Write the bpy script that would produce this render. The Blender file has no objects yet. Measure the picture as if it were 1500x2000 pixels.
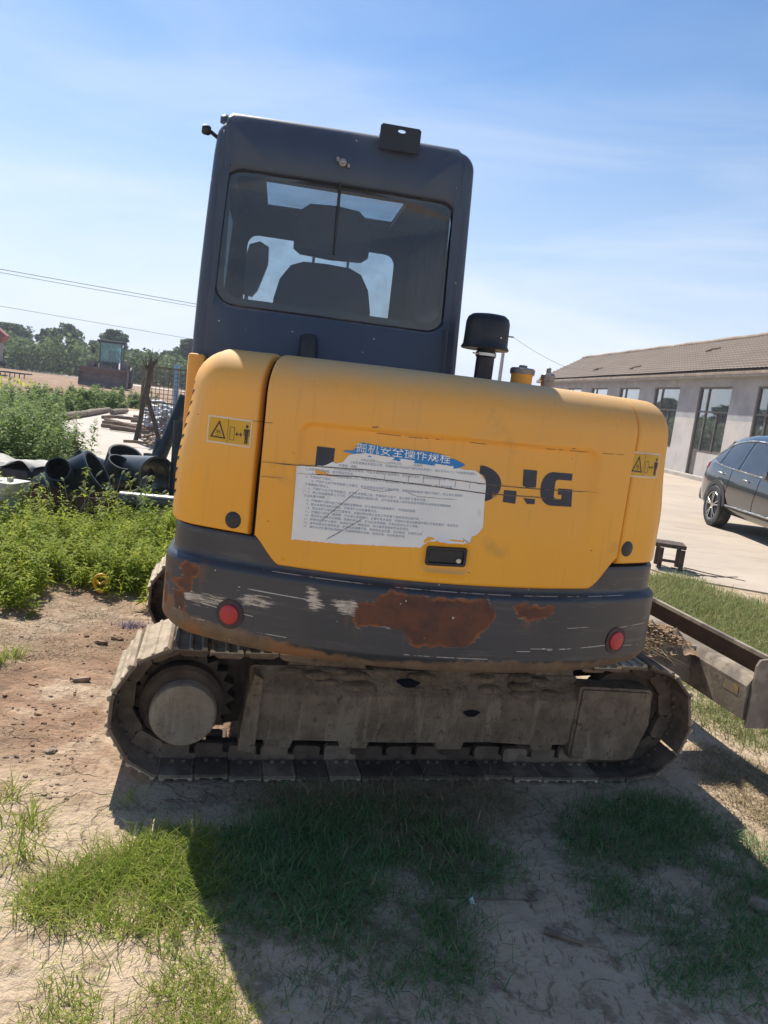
import bpy, bmesh, math, random
import numpy as np
from mathutils import Vector, Matrix, noise
rnd = random.Random(7)
rng = np.random.default_rng(7)
PI = math.pi
scene = bpy.context.scene
C = scene.collection
# ------------------------------------------------------------------ camera
CAM_H, CAM_F, CAM_P, CAM_R = 1.55, 1450.0, math.radians(8.7), math.radians(6.8)
cam_d = bpy.data.cameras.new('camera')
cam = bpy.data.objects.new('camera', cam_d); C.objects.link(cam)
cam_d.sensor_fit = 'HORIZONTAL'; cam_d.sensor_width = 36.0
cam_d.lens = CAM_F / 1500.0 * 36.0
cam_d.clip_start = 0.05; cam_d.clip_end = 3000
cam.matrix_world = (Matrix.Translation((0, 0, CAM_H)) @ Matrix.Rotation(PI/2 - CAM_P, 4, 'X')
                    @ Matrix.Rotation(CAM_R, 4, 'Z'))
scene.camera = cam
# ------------------------------------------------------------------ light
SUN_EL, SUN_AZ = math.radians(50), math.radians(-30)      # 30 degrees left of the view
world = bpy.data.worlds.new('World'); scene.world = world; world.use_nodes = True
wn = world.node_tree; wn.nodes.clear()
def wnode(t, **k):
    n = wn.nodes.new(t)
    for a, b in k.items(): setattr(n, a, b)
    return n
sky = wnode('ShaderNodeTexSky', sky_type='NISHITA', sun_disc=False, sun_elevation=SUN_EL, sun_rotation=SUN_AZ,
            altitude=50, air_density=1.0, dust_density=0.3, ozone_density=2.5)
wtc = wnode('ShaderNodeTexCoord')
wmp = wnode('ShaderNodeMapping'); wmp.inputs['Scale'].default_value = (1.1, 1.1, 5.5); wmp.inputs['Rotation'].default_value = (0.1, 0.13, 0.4)
wn.links.new(wtc.outputs['Generated'], wmp.inputs['Vector'])
wno = wnode('ShaderNodeTexNoise'); wno.inputs['Scale'].default_value = 1.6; wno.inputs['Detail'].default_value = 6; wno.inputs['Roughness'].default_value = 0.55; wno.inputs['Distortion'].default_value = 0.6
wn.links.new(wmp.outputs['Vector'], wno.inputs['Vector'])
wr = wnode('ShaderNodeMapRange'); wr.inputs['From Min'].default_value = 0.43; wr.inputs['From Max'].default_value = 0.66; wr.inputs['To Max'].default_value = 0.85
wn.links.new(wno.outputs['Fac'], wr.inputs['Value'])
# thin cloud and haze thicken towards the horizon
wsx = wnode('ShaderNodeSeparateXYZ'); wn.links.new(wtc.outputs['Generated'], wsx.inputs['Vector'])
whz = wnode('ShaderNodeMapRange'); whz.inputs['From Min'].default_value = 0.0; whz.inputs['From Max'].default_value = 0.44; whz.inputs['To Min'].default_value = 1.0; whz.inputs['To Max'].default_value = 0.06
wn.links.new(wsx.outputs['Z'], whz.inputs['Value'])
wmu = wnode('ShaderNodeMath', operation='MULTIPLY'); wn.links.new(wr.outputs['Result'], wmu.inputs[0]); wn.links.new(whz.outputs['Result'], wmu.inputs[1])
whz2 = wnode('ShaderNodeMapRange'); whz2.inputs['From Min'].default_value = 0.0; whz2.inputs['From Max'].default_value = 0.38; whz2.inputs['To Min'].default_value = 0.95; whz2.inputs['To Max'].default_value = 0.0
wn.links.new(wsx.outputs['Z'], whz2.inputs['Value'])
wmix = wnode('ShaderNodeMix', data_type='RGBA'); wmix.inputs[7].default_value = (3.55, 3.95, 4.7, 1)
wn.links.new(whz2.outputs['Result'], wmix.inputs[0]); whs = wnode('ShaderNodeHueSaturation'); whs.inputs['Saturation'].default_value = 1.16; whs.inputs['Value'].default_value = 0.71
wn.links.new(sky.outputs['Color'], whs.inputs['Color']); wn.links.new(whs.outputs['Color'], wmix.inputs[6])
wcl = wnode('ShaderNodeMix', data_type='RGBA'); wcl.inputs[7].default_value = (4.7, 4.95, 5.4, 1)      # thin white cloud over haze and sky
wn.links.new(wmu.outputs[0], wcl.inputs[0]); wn.links.new(wmix.outputs[2], wcl.inputs[6])
bg = wnode('ShaderNodeBackground'); bg.inputs['Strength'].default_value = 0.11
wn.links.new(wcl.outputs[2], bg.inputs['Color'])
wo = wnode('ShaderNodeOutputWorld'); wn.links.new(bg.outputs[0], wo.inputs['Surface'])
sun_d = bpy.data.lights.new('sun', 'SUN'); sun_d.energy = 3.9; sun_d.angle = math.radians(0.53); sun_d.color = (1.0, 0.95, 0.87)
sun = bpy.data.objects.new('sun', sun_d); C.objects.link(sun)
SUN_DIR = Vector((math.sin(SUN_AZ)*math.cos(SUN_EL), math.cos(SUN_AZ)*math.cos(SUN_EL), math.sin(SUN_EL)))
sun.rotation_euler = SUN_DIR.to_track_quat('Z', 'Y').to_euler()
vs = scene.view_settings
vs.view_transform = 'Standard'; vs.look = 'None'; vs.gamma = 1; vs.use_curve_mapping = False
vs.exposure = 0.88
scene.cycles.max_bounces = 8; scene.cycles.transparent_max_bounces = 12; scene.cycles.caustics_reflective = False; scene.cycles.caustics_refractive = False
# ------------------------------------------------------------------ layout helpers (survey of the place from the camera's standpoint)
def ray(px, py):
    dx, dy = px-750, py-1000
    c, s = math.cos(CAM_R), math.sin(CAM_R)
    x, y = dx*c + dy*s, -dx*s + dy*c
    cp, sp = math.cos(CAM_P), math.sin(CAM_P)
    return Vector((x, cp*CAM_F - sp*y, -sp*CAM_F - cp*y))
def G(px, py, z=0.0):
    d = ray(px, py); t = (z-CAM_H)/d.z
    return Vector((0, 0, CAM_H)) + d*t
def AY(px, py, y):
    d = ray(px, py); return Vector((0, 0, CAM_H)) + d*(y/d.y)
# ------------------------------------------------------------------ object helpers
def link(o, parent=None):
    C.objects.link(o)
    if parent is not None: o.parent = parent
    return o
def tag(o, label, cat, group=None):
    o['label'] = label; o['category'] = cat
    if group: o['group'] = group
    return o
def thing(name, label, cat, loc=(0, 0, 0), rz=0.0, group=None):
    o = bpy.data.objects.new(name, None); o.empty_display_size = 0.1
    o.location = loc; o.rotation_euler = (0, 0, rz); link(o)
    return tag(o, label, cat, group)
def obj(name, bm, mat, parent=None, smooth=None, kind=None, keep=False):
    if isinstance(bm, bmesh.types.BMesh):
        bm.normal_update()
        me = bpy.data.meshes.new(name); bm.to_mesh(me)
        if not keep: bm.free()
    else: me = bm
    for m in (mat if isinstance(mat, (list, tuple)) else [mat]): me.materials.append(m)
    if smooth is not None:
        me.shade_smooth()
        if smooth < 180: me.set_sharp_from_angle(angle=math.radians(smooth))
    o = bpy.data.objects.new(name, me); link(o, parent)
    if kind: o['kind'] = kind
    return o
def struct(name, bm, mat, smooth=None): return obj(name, bm, mat, None, smooth, 'structure')
def dup(o, parent=None):
    c = o.copy(); link(c)
    c.parent = parent
    for ch in list(o.children): dup(ch, c)
    return c
def xf(bm, geom_verts, M): bmesh.ops.transform(bm, matrix=M, verts=geom_verts)
def box(bm, x0, x1, y0, y1, z0, z1, bev=0.0, M=None):
    r = bmesh.ops.create_cube(bm, size=1.0)
    vs_ = r['verts']
    xf(bm, vs_, Matrix.Translation(((x0+x1)/2, (y0+y1)/2, (z0+z1)/2)) @ Matrix.Diagonal((abs(x1-x0), abs(y1-y0), abs(z1-z0), 1)))
    if bev > 0:
        es = list({e for v in vs_ for e in v.link_edges})
        rb = bmesh.ops.bevel(bm, geom=es, offset=bev, segments=2, affect='EDGES', profile=0.5)
        vs_ = list({v for v in rb['verts']} | {v for v in vs_ if v.is_valid})
    if M is not None: xf(bm, [v for v in vs_ if v.is_valid], M)
    return vs_
def newbox(*a, **k):
    bm = bmesh.new(); box(bm, *a, **k); return bm
def basis(d):
    d = Vector(d).normalized()
    a = Vector((0, 0, 1)) if abs(d.z) < 0.95 else Vector((1, 0, 0))
    x = d.cross(a).normalized(); y = d.cross(x).normalized()
    return x, y, d
def tube(bm, pts, rad, seg=10, cap=True):
    """sweep a circle along points; rad is a number or a list"""
    pts = [Vector(p) for p in pts]; n = len(pts)
    rads = rad if isinstance(rad, (list, tuple)) else [rad]*n
    rings = []; x = None
    for i, p in enumerate(pts):
        t = (pts[min(i+1, n-1)] - pts[max(i-1, 0)]).normalized()
        if x is None: x, y, _ = basis(t)
        else:
            x = (x - t*x.dot(t)).normalized(); y = t.cross(x).normalized()
        rings.append([bm.verts.new(p + (x*math.cos(2*PI*k/seg) + y*math.sin(2*PI*k/seg))*rads[i]) for k in range(seg)])
    for a, b in zip(rings, rings[1:]):
        for k in range(seg): bm.faces.new((a[k], a[(k+1) % seg], b[(k+1) % seg], b[k]))
    if cap:
        bm.faces.new(rings[0][::-1]); bm.faces.new(rings[-1])
    return rings
def lathe(bm, prof, center=(0, 0, 0), axis=(0, 0, 1), seg=32, caps=True):
    """prof: list of (radius, height along axis)"""
    c = Vector(center); x, y, d = basis(axis)
    rings = []
    for r, h in prof:
        rings.append([bm.verts.new(c + d*h + (x*math.cos(2*PI*k/seg) + y*math.sin(2*PI*k/seg))*max(r, 1e-4)) for k in range(seg)])
    for a, b in zip(rings, rings[1:]):
        for k in range(seg): bm.faces.new((a[k], b[k], b[(k+1) % seg], a[(k+1) % seg]))
    if caps:
        bm.faces.new(rings[0]); bm.faces.new(rings[-1][::-1])
    bmesh.ops.recalc_face_normals(bm, faces=[f for f in bm.faces])
    return rings
def pipe(bm, p0, p1, ro, ri, seg=28):
    """open hollow pipe"""
    p0, p1 = Vector(p0), Vector(p1); x, y, d = basis(p1-p0)
    def ring(p, r): return [bm.verts.new(p + (x*math.cos(2*PI*k/seg) + y*math.sin(2*PI*k/seg))*r) for k in range(seg)]
    loops = [ring(p0, ri), ring(p0, ro), ring(p1, ro), ring(p1, ri)]
    for a, b in zip(loops, loops[1:] + loops[:1]):
        for k in range(seg): bm.faces.new((a[k], a[(k+1) % seg], b[(k+1) % seg], b[k]))
    bmesh.ops.recalc_face_normals(bm, faces=[f for f in bm.faces])
def prism(bm, poly, axis, a, b):
    """poly of 2D points extruded along axis ('x','y','z') from a to b"""
    def mk(p, t):
        return {'x': (t, p[0], p[1]), 'y': (p[0], t, p[1]), 'z': (p[0], p[1], t)}[axis]
    va = [bm.verts.new(mk(p, a)) for p in poly]; vb = [bm.verts.new(mk(p, b)) for p in poly]
    n = len(poly)
    for i in range(n): bm.faces.new((va[i], va[(i+1) % n], vb[(i+1) % n], vb[i]))
    bm.faces.new(va[::-1]); bm.faces.new(vb)
    bmesh.ops.recalc_face_normals(bm, faces=[f for f in bm.faces])
def newprism(*a):
    bm = bmesh.new(); prism(bm, *a); return bm
# ------------------------------------------------------------------ materials
def nt(name):
    m = bpy.data.materials.new(name); m.use_nodes = True
    t = m.node_tree; b = t.nodes['Principled BSDF']
    return m, t, b
def N(t, typ, ins=None, **k):
    n = t.nodes.new(typ)
    for a, v in k.items(): setattr(n, a, v)
    for a, v in (ins or {}).items():
        if hasattr(v, 'is_output') or isinstance(v, bpy.types.NodeSocket): t.links.new(v, n.inputs[a])
        else: n.inputs[a].default_value = v
    return n
def rgb(c): return (c[0], c[1], c[2], 1)
def mixc(t, fac, a, b):
    n = t.nodes.new('ShaderNodeMix'); n.data_type = 'RGBA'
    for i, v in ((0, fac), (6, a), (7, b)):
        if isinstance(v, bpy.types.NodeSocket): t.links.new(v, n.inputs[i])
        else: n.inputs[i].default_value = v if i == 0 else rgb(v)
    return n.outputs[2]
def math_(t, op, a, b=0.0, clamp=False):
    n = t.nodes.new('ShaderNodeMath'); n.operation = op; n.use_clamp = clamp
    for i, v in ((0, a), (1, b)):
        if isinstance(v, bpy.types.NodeSocket): t.links.new(v, n.inputs[i])
        else: n.inputs[i].default_value = v
    return n.outputs[0]
def ramp(t, v, a, b, lo=0.0, hi=1.0, smooth=True):
    n = t.nodes.new('ShaderNodeMapRange'); n.interpolation_type = 'SMOOTHSTEP' if smooth else 'LINEAR'
    t.links.new(v, n.inputs['Value'])
    for k, q in (('From Min', a), ('From Max', b), ('To Min', lo), ('To Max', hi)): n.inputs[k].default_value = q
    return n.outputs['Result']
def tex(t, scale, detail=4, rough=0.55, coord='Object', stretch=None, dist=0.0, which='Fac'):
    tc = t.nodes.get('TC') or t.nodes.new('ShaderNodeTexCoord'); tc.name = 'TC'
    if coord == 'World':
        g = t.nodes.new('ShaderNodeNewGeometry'); v = g.outputs['Position']
    else: v = tc.outputs[coord]
    if stretch:
        mp = t.nodes.new('ShaderNodeMapping'); mp.inputs['Scale'].default_value = stretch; t.links.new(v, mp.inputs['Vector']); v = mp.outputs['Vector']
    n = N(t, 'ShaderNodeTexNoise', {'Scale': scale, 'Detail': detail, 'Roughness': rough, 'Distortion': dist}); t.links.new(v, n.inputs['Vector'])
    return n.outputs[which]
def bump(t, b, h, strength=0.3, dist=0.01):
    n = N(t, 'ShaderNodeBump', {'Strength': strength, 'Distance': dist}); t.links.new(h, n.inputs['Height'])
    t.links.new(n.outputs['Normal'], b.inputs['Normal'])
def mat(name, col, rough=0.6, metal=0.0, col2=None, scale=6.0, lo=0.35, hi=0.65, dirt=None, dscale=3.0, dlo=0.55, dhi=0.7, bmp=0.0, bscale=80.0, bdist=0.004, spec=0.5):
    m, t, b = nt(name)
    c2 = col2 or tuple(x*0.75 for x in col)
    c = mixc(t, ramp(t, tex(t, scale), lo, hi), col, c2)
    if dirt: c = mixc(t, ramp(t, tex(t, dscale, 8, 0.65), dlo, dhi), c, dirt)
    t.links.new(c, b.inputs['Base Color'])
    r = ramp(t, tex(t, scale*2.3), 0.3, 0.7, max(0.02, rough-0.1), min(1, rough+0.1)); t.links.new(r, b.inputs['Roughness'])
    b.inputs['Metallic'].default_value = metal; b.inputs['Specular IOR Level'].default_value = spec
    if bmp: bump(t, b, tex(t, bscale, 6, 0.6), bmp, bdist)
    return m
def glass_mat(name, tint, refl=1.0, dust=0.06, dustcol=(0.5, 0.47, 0.42), rough=0.02):
    """thin window pane: tinted see-through, mirror by angle, a film of dust"""
    m = bpy.data.materials.new(name); m.use_nodes = True; t = m.node_tree; t.nodes.clear()
    tr = N(t, 'ShaderNodeBsdfTransparent', {'Color': rgb(tint)})
    gl = N(t, 'ShaderNodeBsdfGlossy', {'Color': (1, 1, 1, 1), 'Roughness': rough})
    lw = N(t, 'ShaderNodeLayerWeight', {'Blend': 0.5})          # Schlick, the same from both sides of the pane
    f = math_(t, 'ADD', 0.045*refl, math_(t, 'MULTIPLY', math_(t, 'POWER', lw.outputs['Facing'], 5.0), 0.9*refl), True)
    mx = N(t, 'ShaderNodeMixShader'); t.links.new(f, mx.inputs[0]); t.links.new(tr.outputs[0], mx.inputs[1]); t.links.new(gl.outputs[0], mx.inputs[2])
    df = N(t, 'ShaderNodeBsdfDiffuse', {'Color': rgb(dustcol)})
    d = ramp(t, tex(t, 5.0, 8, 0.65), 0.3, 0.8, dust*0.3, dust*2.0)
    m2 = N(t, 'ShaderNodeMixShader'); t.links.new(d, m2.inputs[0]); t.links.new(mx.outputs[0], m2.inputs[1]); t.links.new(df.outputs[0], m2.inputs[2])
    o = N(t, 'ShaderNodeOutputMaterial'); t.links.new(m2.outputs[0], o.inputs[0])
    return m
def leaf_mat(name, col, col2, dry=None, transl=0.35, rough=0.55):
    """foliage: colour varies with the 'tint' attribute of each leaf"""
    m, t, b = nt(name)
    a = N(t, 'ShaderNodeAttribute', attribute_name='tint')
    c = mixc(t, a.outputs['Fac'], col, col2)
    if dry: c = mixc(t, ramp(t, a.outputs['Fac'], 0.86, 0.93), c, dry)
    t.links.new(c, b.inputs['Base Color']); b.inputs['Roughness'].default_value = rough; b.inputs['Specular IOR Level'].default_value = 0.12
    tl = N(t, 'ShaderNodeBsdfTranslucent'); t.links.new(c, tl.inputs['Color'])
    mx = N(t, 'ShaderNodeMixShader', {0: transl}); t.links.new(b.outputs[0], mx.inputs[1]); t.links.new(tl.outputs[0], mx.inputs[2])
    t.links.new(mx.outputs[0], t.nodes['Material Output'].inputs['Surface'])
    return m
def tri_mesh(name, co, tris, tint=None):
    me = bpy.data.meshes.new(name)
    me.vertices.add(len(co)); me.vertices.foreach_set('co', np.asarray(co, np.float32).ravel())
    tris = np.asarray(tris, np.int32)
    me.loops.add(tris.size); me.loops.foreach_set('vertex_index', tris.ravel())
    me.polygons.add(len(tris)); me.polygons.foreach_set('loop_start', np.arange(0, tris.size, 3, dtype=np.int32))
    if tint is not None:
        at = me.attributes.new('tint', 'FLOAT', 'POINT'); at.data.foreach_set('value', np.asarray(tint, np.float32))
    me.update(); me.validate()
    return me
# ================================================================== GROUND
def inpoly(x, y, P_):
    ins = np.zeros(x.shape, bool); n = len(P_)
    for i in range(n):
        ax, ay = P_[i]; bx, by = P_[(i+1) % n]
        c = ((ay > y) != (by > y)) & (x < (bx-ax)*(y-ay)/((by-ay) if abs(by-ay) > 1e-9 else 1e-9)+ax)
        ins ^= c
    return ins
def gp(pts): return [(G(*p).x, G(*p).y) for p in pts]
def gz(x, y):
    """height of the bare ground: gentle unevenness close by, flat farther out"""
    k = sstep_(7.0, 4.5, math.hypot(x-0.3, y-2.5))
    if k <= 0: return 0.0
    v = Vector((x, y, 0))
    h = 0.020*noise.noise(v*1.3) + 0.010*noise.noise(v*4.1+Vector((5, 0, 0))) + 0.0035*noise.noise(v*13)
    # ruts and broken crust beside the left crawler
    m = sstep_(-0.6, -1.3, x)*sstep_(5.2, 4.2, y)*sstep_(2.2, 2.9, y)
    h += m*(0.030*abs(noise.noise(v*3.3+Vector((0, 9, 0))))+0.016*noise.noise(v*8.0)+0.008*noise.noise(v*19.0))
    # the crawlers have pressed a flat bed
    f = sstep_(0.05, 0.35, bed_d(x, y))
    return h*k*f - 0.006*k
def sstep_(a, b, x):
    t = max(0, min(1, (x-a)/(b-a))); return t*t*(3-2*t)
def bed_d(x, y):
    c, s = math.cos(math.radians(13)), math.sin(math.radians(13))
    dx, dy = x+0.78, y-2.64; u, v = dx*c+dy*s, -dx*s+dy*c
    return max(-0.2-u, u-2.4, -0.1-v, v-2.0, 0.0)
def axis(vals):
    out = []
    for a, b, st in vals: out += list(np.arange(a, b, st))
    return out
xs = axis([(-1500, -200, 260), (-200, -40, 20), (-40, -8, 4), (-8, -4, 0.4), (-4, 4.5, 0.035), (4.5, 9, 0.4), (9, 40, 4), (40, 200, 20), (200, 1501, 260)])
ys = axis([(-300, -20, 70), (-20, 0.6, 2.0), (0.6, 6.5, 0.035), (6.5, 10, 0.3), (10, 40, 3), (40, 200, 20), (200, 2001, 300)])
co = np.zeros((len(ys), len(xs), 3), np.float32)
X, Y = np.meshgrid(xs, ys); co[..., 0] = X; co[..., 1] = Y
for j, y in enumerate(ys):
    if 0.5 < y < 9.5:
        for i, x in enumerate(xs):
            if -6 < x < 7: co[j, i, 2] = gz(x, y)
nx_, ny_ = len(xs), len(ys)
idx = np.arange(nx_*ny_).reshape(ny_, nx_)
a, b_, c_, d_ = idx[:-1, :-1].ravel(), idx[:-1, 1:].ravel(), idx[1:, 1:].ravel(), idx[1:, :-1].ravel()
tris = np.concatenate([np.stack([a, b_, c_], 1), np.stack([a, c_, d_], 1)])
def dirt_mat():
    m, t, b = nt('bare_earth')
    g = N(t, 'ShaderNodeNewGeometry'); P = g.outputs['Position']; s = N(t, 'ShaderNodeSeparateXYZ', {0: P})
    n_big = tex(t, 0.55, 5, 0.6, 'World'); n_mid = tex(t, 3.0, 8, 0.65, 'World'); n_fine = tex(t, 40.0, 6, 0.7, 'World')
    pale = mixc(t, ramp(t, n_mid, 0.35, 0.65), (0.58, 0.445, 0.305), (0.48, 0.36, 0.24))
    red = mixc(t, ramp(t, n_mid, 0.35, 0.65), (0.365, 0.225, 0.140), (0.25, 0.150, 0.095))
    # broken reddish soil in the track lane on the left, pale trodden clay in the foreground
    lane = math_(t, 'MULTIPLY', ramp(t, s.outputs['Y'], 2.3, 3.0), ramp(t, s.outputs['Y'], 6.5, 5.2))
    lane = math_(t, 'MULTIPLY', lane, ramp(t, s.outputs['X'], 0.3, -0.6))
    far = math_(t, 'MULTIPLY', ramp(t, s.outputs['Y'], 24, 36), ramp(t, s.outputs['X'], 0, -8))
    lane = math_(t, 'MAXIMUM', lane, far)
    f = math_(t, 'MAXIMUM', math_(t, 'MULTIPLY', lane, ramp(t, tex(t, 1.6, 6, 0.65, 'World'), 0.36, 0.52)), math_(t, 'MULTIPLY', far, ramp(t, tex(t, 0.12, 6, 0.65, 'World', stretch=(1, 0.4, 1)), 0.30, 0.5)))
    c = mixc(t, f, pale, red)
    c = mixc(t, ramp(t, n_big, 0.45, 0.7, 0, 0.5), c, (0.58, 0.49, 0.37))
    c = mixc(t, ramp(t, n_fine, 0.58, 0.75, 0, 0.55), c, (0.20, 0.14, 0.09))
    c = mixc(t, ramp(t, n_fine, 0.42, 0.28, 0, 0.4), c, (0.60, 0.51, 0.38))
    litter = tex(t, 60.0, 4, 0.6, 'World', stretch=(1, 0.25, 1)); c = mixc(t, ramp(t, litter, 0.58, 0.66, 0, 0.65), c, (0.19, 0.135, 0.085))
    c = mixc(t, ramp(t, tex(t, 7.0, 9, 0.75, 'World'), 0.52, 0.62, 0, 0.75), c, (0.27, 0.185, 0.12))
    c = mixc(t, math_(t, 'MULTIPLY', lane, ramp(t, tex(t, 9.0, 9, 0.75, 'World', stretch=(0.5, 1.3, 1)), 0.48, 0.62, 0, 0.7)), c, (0.21, 0.135, 0.085))
    c = mixc(t, ramp(t, tex(t, 55.0, 4, 0.6, 'World', stretch=(0.3, 1, 1)), 0.64, 0.70, 0, 0.7), c, (0.55, 0.46, 0.31))
    # cracked crust
    vo = N(t, 'ShaderNodeTexVoronoi', {'Scale': 2.6, 'Randomness': 1.0}, feature='DISTANCE_TO_EDGE')
    wv = N(t, 'ShaderNodeVectorMath', operation='ADD'); nw = N(t, 'ShaderNodeTexNoise', {'Scale': 5.0, 'Detail': 5}); t.links.new(P, nw.inputs['Vector'])
    sc = N(t, 'ShaderNodeVectorMath', operation='SCALE'); t.links.new(nw.outputs['Color'], sc.inputs[0]); sc.inputs['Scale'].default_value = 0.35
    t.links.new(P, wv.inputs[0]); t.links.new(sc.outputs[0], wv.inputs[1]); t.links.new(wv.outputs[0], vo.inputs['Vector'])
    crack = math_(t, 'MULTIPLY', ramp(t, vo.outputs['Distance'], 0.022, 0.004), ramp(t, n_mid, 0.47, 0.56))
    c = mixc(t, math_(t, 'MULTIPLY', crack, 0.28), c, (0.16, 0.11, 0.07))
    t.links.new(c, b.inputs['Base Color']); b.inputs['Roughness'].default_value = 0.95; b.inputs['Specular IOR Level'].default_value = 0.15
    h = math_(t, 'ADD', math_(t, 'MULTIPLY', n_mid, 1.2), math_(t, 'MULTIPLY', n_fine, 0.35)); h = math_(t, 'ADD', h, math_(t, 'MULTIPLY', tex(t, 14.0, 6, 0.65, 'World'), 0.7)); h = math_(t, 'SUBTRACT', h, math_(t, 'MULTIPLY', crack, 0.25))
    bump(t, b, h, 0.9, 0.04)
    return m
M_dirt = dirt_mat()
gme = tri_mesh('ground', co.reshape(-1, 3), tris); ground = obj('ground', gme, M_dirt, None, 180, 'structure')
def concrete_mat(name, c0, c1, dirtc):
    m, t, b = nt(name)
    c = mixc(t, ramp(t, tex(t, 0.5, 5, 0.6, 'World'), 0.35, 0.65), c0, c1)
    c = mixc(t, ramp(t, tex(t, 2.2, 9, 0.7, 'World', stretch=(0.4, 1.6, 1)), 0.50, 0.70, 0, 0.7), c, dirtc)
    c = mixc(t, ramp(t, tex(t, 30, 4, 0.6, 'World'), 0.6, 0.75, 0, 0.4), c, tuple(q*0.6 for q in c1))
    t.links.new(c, b.inputs['Base Color']); b.inputs['Roughness'].default_value = 0.9; b.inputs['Specular IOR Level'].default_value = 0.2
    bump(t, b, tex(t, 12.0, 8, 0.7, 'World'), 0.3, 0.01)
    return m
def slab(name, pts, z, m, th=0.12):
    bm = bmesh.new(); vt = [bm.verts.new((x, y, z)) for x, y in pts]; vb = [bm.verts.new((x, y, z-th)) for x, y in pts]; n = len(pts)
    bm.faces.new(vt)
    for i in range(n): bm.faces.new((vt[i], vb[i], vb[(i+1) % n], vt[(i+1) % n]))
    bmesh.ops.recalc_face_normals(bm, faces=bm.faces)
    return struct(name, bm, m)
def jag(pts, amp, step, seed):
    out = []
    for (x0, y0), (x1, y1) in zip(pts, pts[1:]+pts[:1]):
        L = math.hypot(x1-x0, y1-y0); k = max(1, int(L/step))
        for i in range(k):
            x, y = x0+(x1-x0)*i/k, y0+(y1-y0)*i/k
            out.append((x+amp*noise.noise(Vector((x, y, seed))*1.7), y+amp*noise.noise(Vector((x, y, seed+9))*1.7)))
    return out
M_pad = concrete_mat('pale_concrete', (0.56, 0.49, 0.42), (0.50, 0.43, 0.36), (0.40, 0.31, 0.23))
M_yard = concrete_mat('dusty_concrete', (0.50, 0.415, 0.32), (0.43, 0.355, 0.275), (0.34, 0.26, 0.19))
slab('concrete_pad', jag(gp([(70, 890), (85, 832), (205, 802), (330, 806), (420, 830), (460, 900), (330, 935), (180, 930)]), 0.25, 0.8, 3), 0.018, M_pad)
slab('concrete_yard', [(3.2, 7.9), (4.6, 7.45), (6.0, 7.25), (9.0, 6.6), (20, 5.0), (24, 14), (12.5, 29), (10.6, 46), (6.0, 52), (2.0, 40), (2.2, 14), (2.6, 9.0)], 0.016, M_yard)
# paved lane far behind on the left
slab('far_lane', [(-60, 92), (-60, 97), (-18, 66), (-9, 60), (-9, 57), (-20, 63)], 0.018, M_pad)
# ------------------------------------------------------------------ vegetation builders
def blades(name, P_, h, wd, lean, label, cat, m, seed, tintlo=0.0, tinthi=1.0, zf=None):
    """tufts of grass: each blade is three triangles bent over in an arc"""
    r = np.random.default_rng(seed); n = len(P_)
    x, y = P_[:, 0], P_[:, 1]
    z = np.array([gz(a, b) for a, b in P_]) if zf is None else np.full(n, zf)
    H = h*(0.45+0.75*r.random(n)) if np.isscalar(h) else h*(0.45+0.75*r.random(n))
    Wd = wd*(0.6+0.8*r.random(n)); az = r.random(n)*2*PI; le = lean*(0.3+1.2*r.random(n)); fa = az+PI/2+r.normal(0, 0.4, n)
    dx, dy = np.cos(az), np.sin(az); sx, sy = np.cos(fa), np.sin(fa)
    def pt(k, side, wf):
        out = np.zeros((n, 3)); fwd = le*H*k**1.8
        out[:, 0] = x+dx*fwd+sx*side*Wd*wf; out[:, 1] = y+dy*fwd+sy*side*Wd*wf; out[:, 2] = z+H*(k-0.35*le*k*k)-0.004
        return out
    v = np.stack([pt(0, -1, 1), pt(0, 1, 1), pt(0.5, -1, 0.8), pt(0.5, 1, 0.8), pt(1.0, 0, 0)], 1).reshape(-1, 3)
    base = (np.arange(n)*5)[:, None]
    t = np.concatenate([base+np.array([[0, 1, 3]]), base+np.array([[0, 3, 2]]), base+np.array([[2, 3, 4]])])
    tint = np.repeat(tintlo+(tinthi-tintlo)*r.random(n), 5)
    o = obj(name, tri_mesh(name, v, t, tint), m, None, None, 'stuff')
    return tag(o, label, cat)
def scatter(poly, dens, seed, clump=1.2, thr=0.0, edge=0.0):
    """random points in a ground polygon, thinned by patchy noise"""
    r = np.random.default_rng(seed); P_ = np.array(poly); lo, hi = P_.min(0)-edge, P_.max(0)+edge
    n = int((hi-lo).prod()*dens); q = lo+(hi-lo)*r.random((n, 2))
    jit = q+r.normal(0, edge, q.shape) if edge else q
    q = q[inpoly(jit[:, 0], jit[:, 1], poly)]
    if clump and thr > -1:
        k = np.array([noise.noise(Vector((a*clump*2.2, b*clump*2.2, seed)))+0.6*noise.noise(Vector((a*clump*6, b*clump*6, seed+3))) for a, b in q]) if len(q) else np.zeros(0)
        q = q[k > thr+0.25*r.normal(0, 1, len(q))]
    return q
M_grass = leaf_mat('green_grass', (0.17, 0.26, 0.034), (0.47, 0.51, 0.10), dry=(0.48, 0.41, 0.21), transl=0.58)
M_grass_shade = leaf_mat('shaded_grass', (0.085, 0.190, 0.065), (0.180, 0.300, 0.110), dry=(0.34, 0.28, 0.16))  # same grass inside the machine's shadow, the shade darkened into its colours
M_dry = leaf_mat('dry_grass', (0.24, 0.18, 0.10), (0.40, 0.32, 0.18), transl=0.25)
M_olive = leaf_mat('olive_grass', (0.15, 0.20, 0.050), (0.34, 0.35, 0.13), dry=(0.42, 0.35, 0.18))
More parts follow.
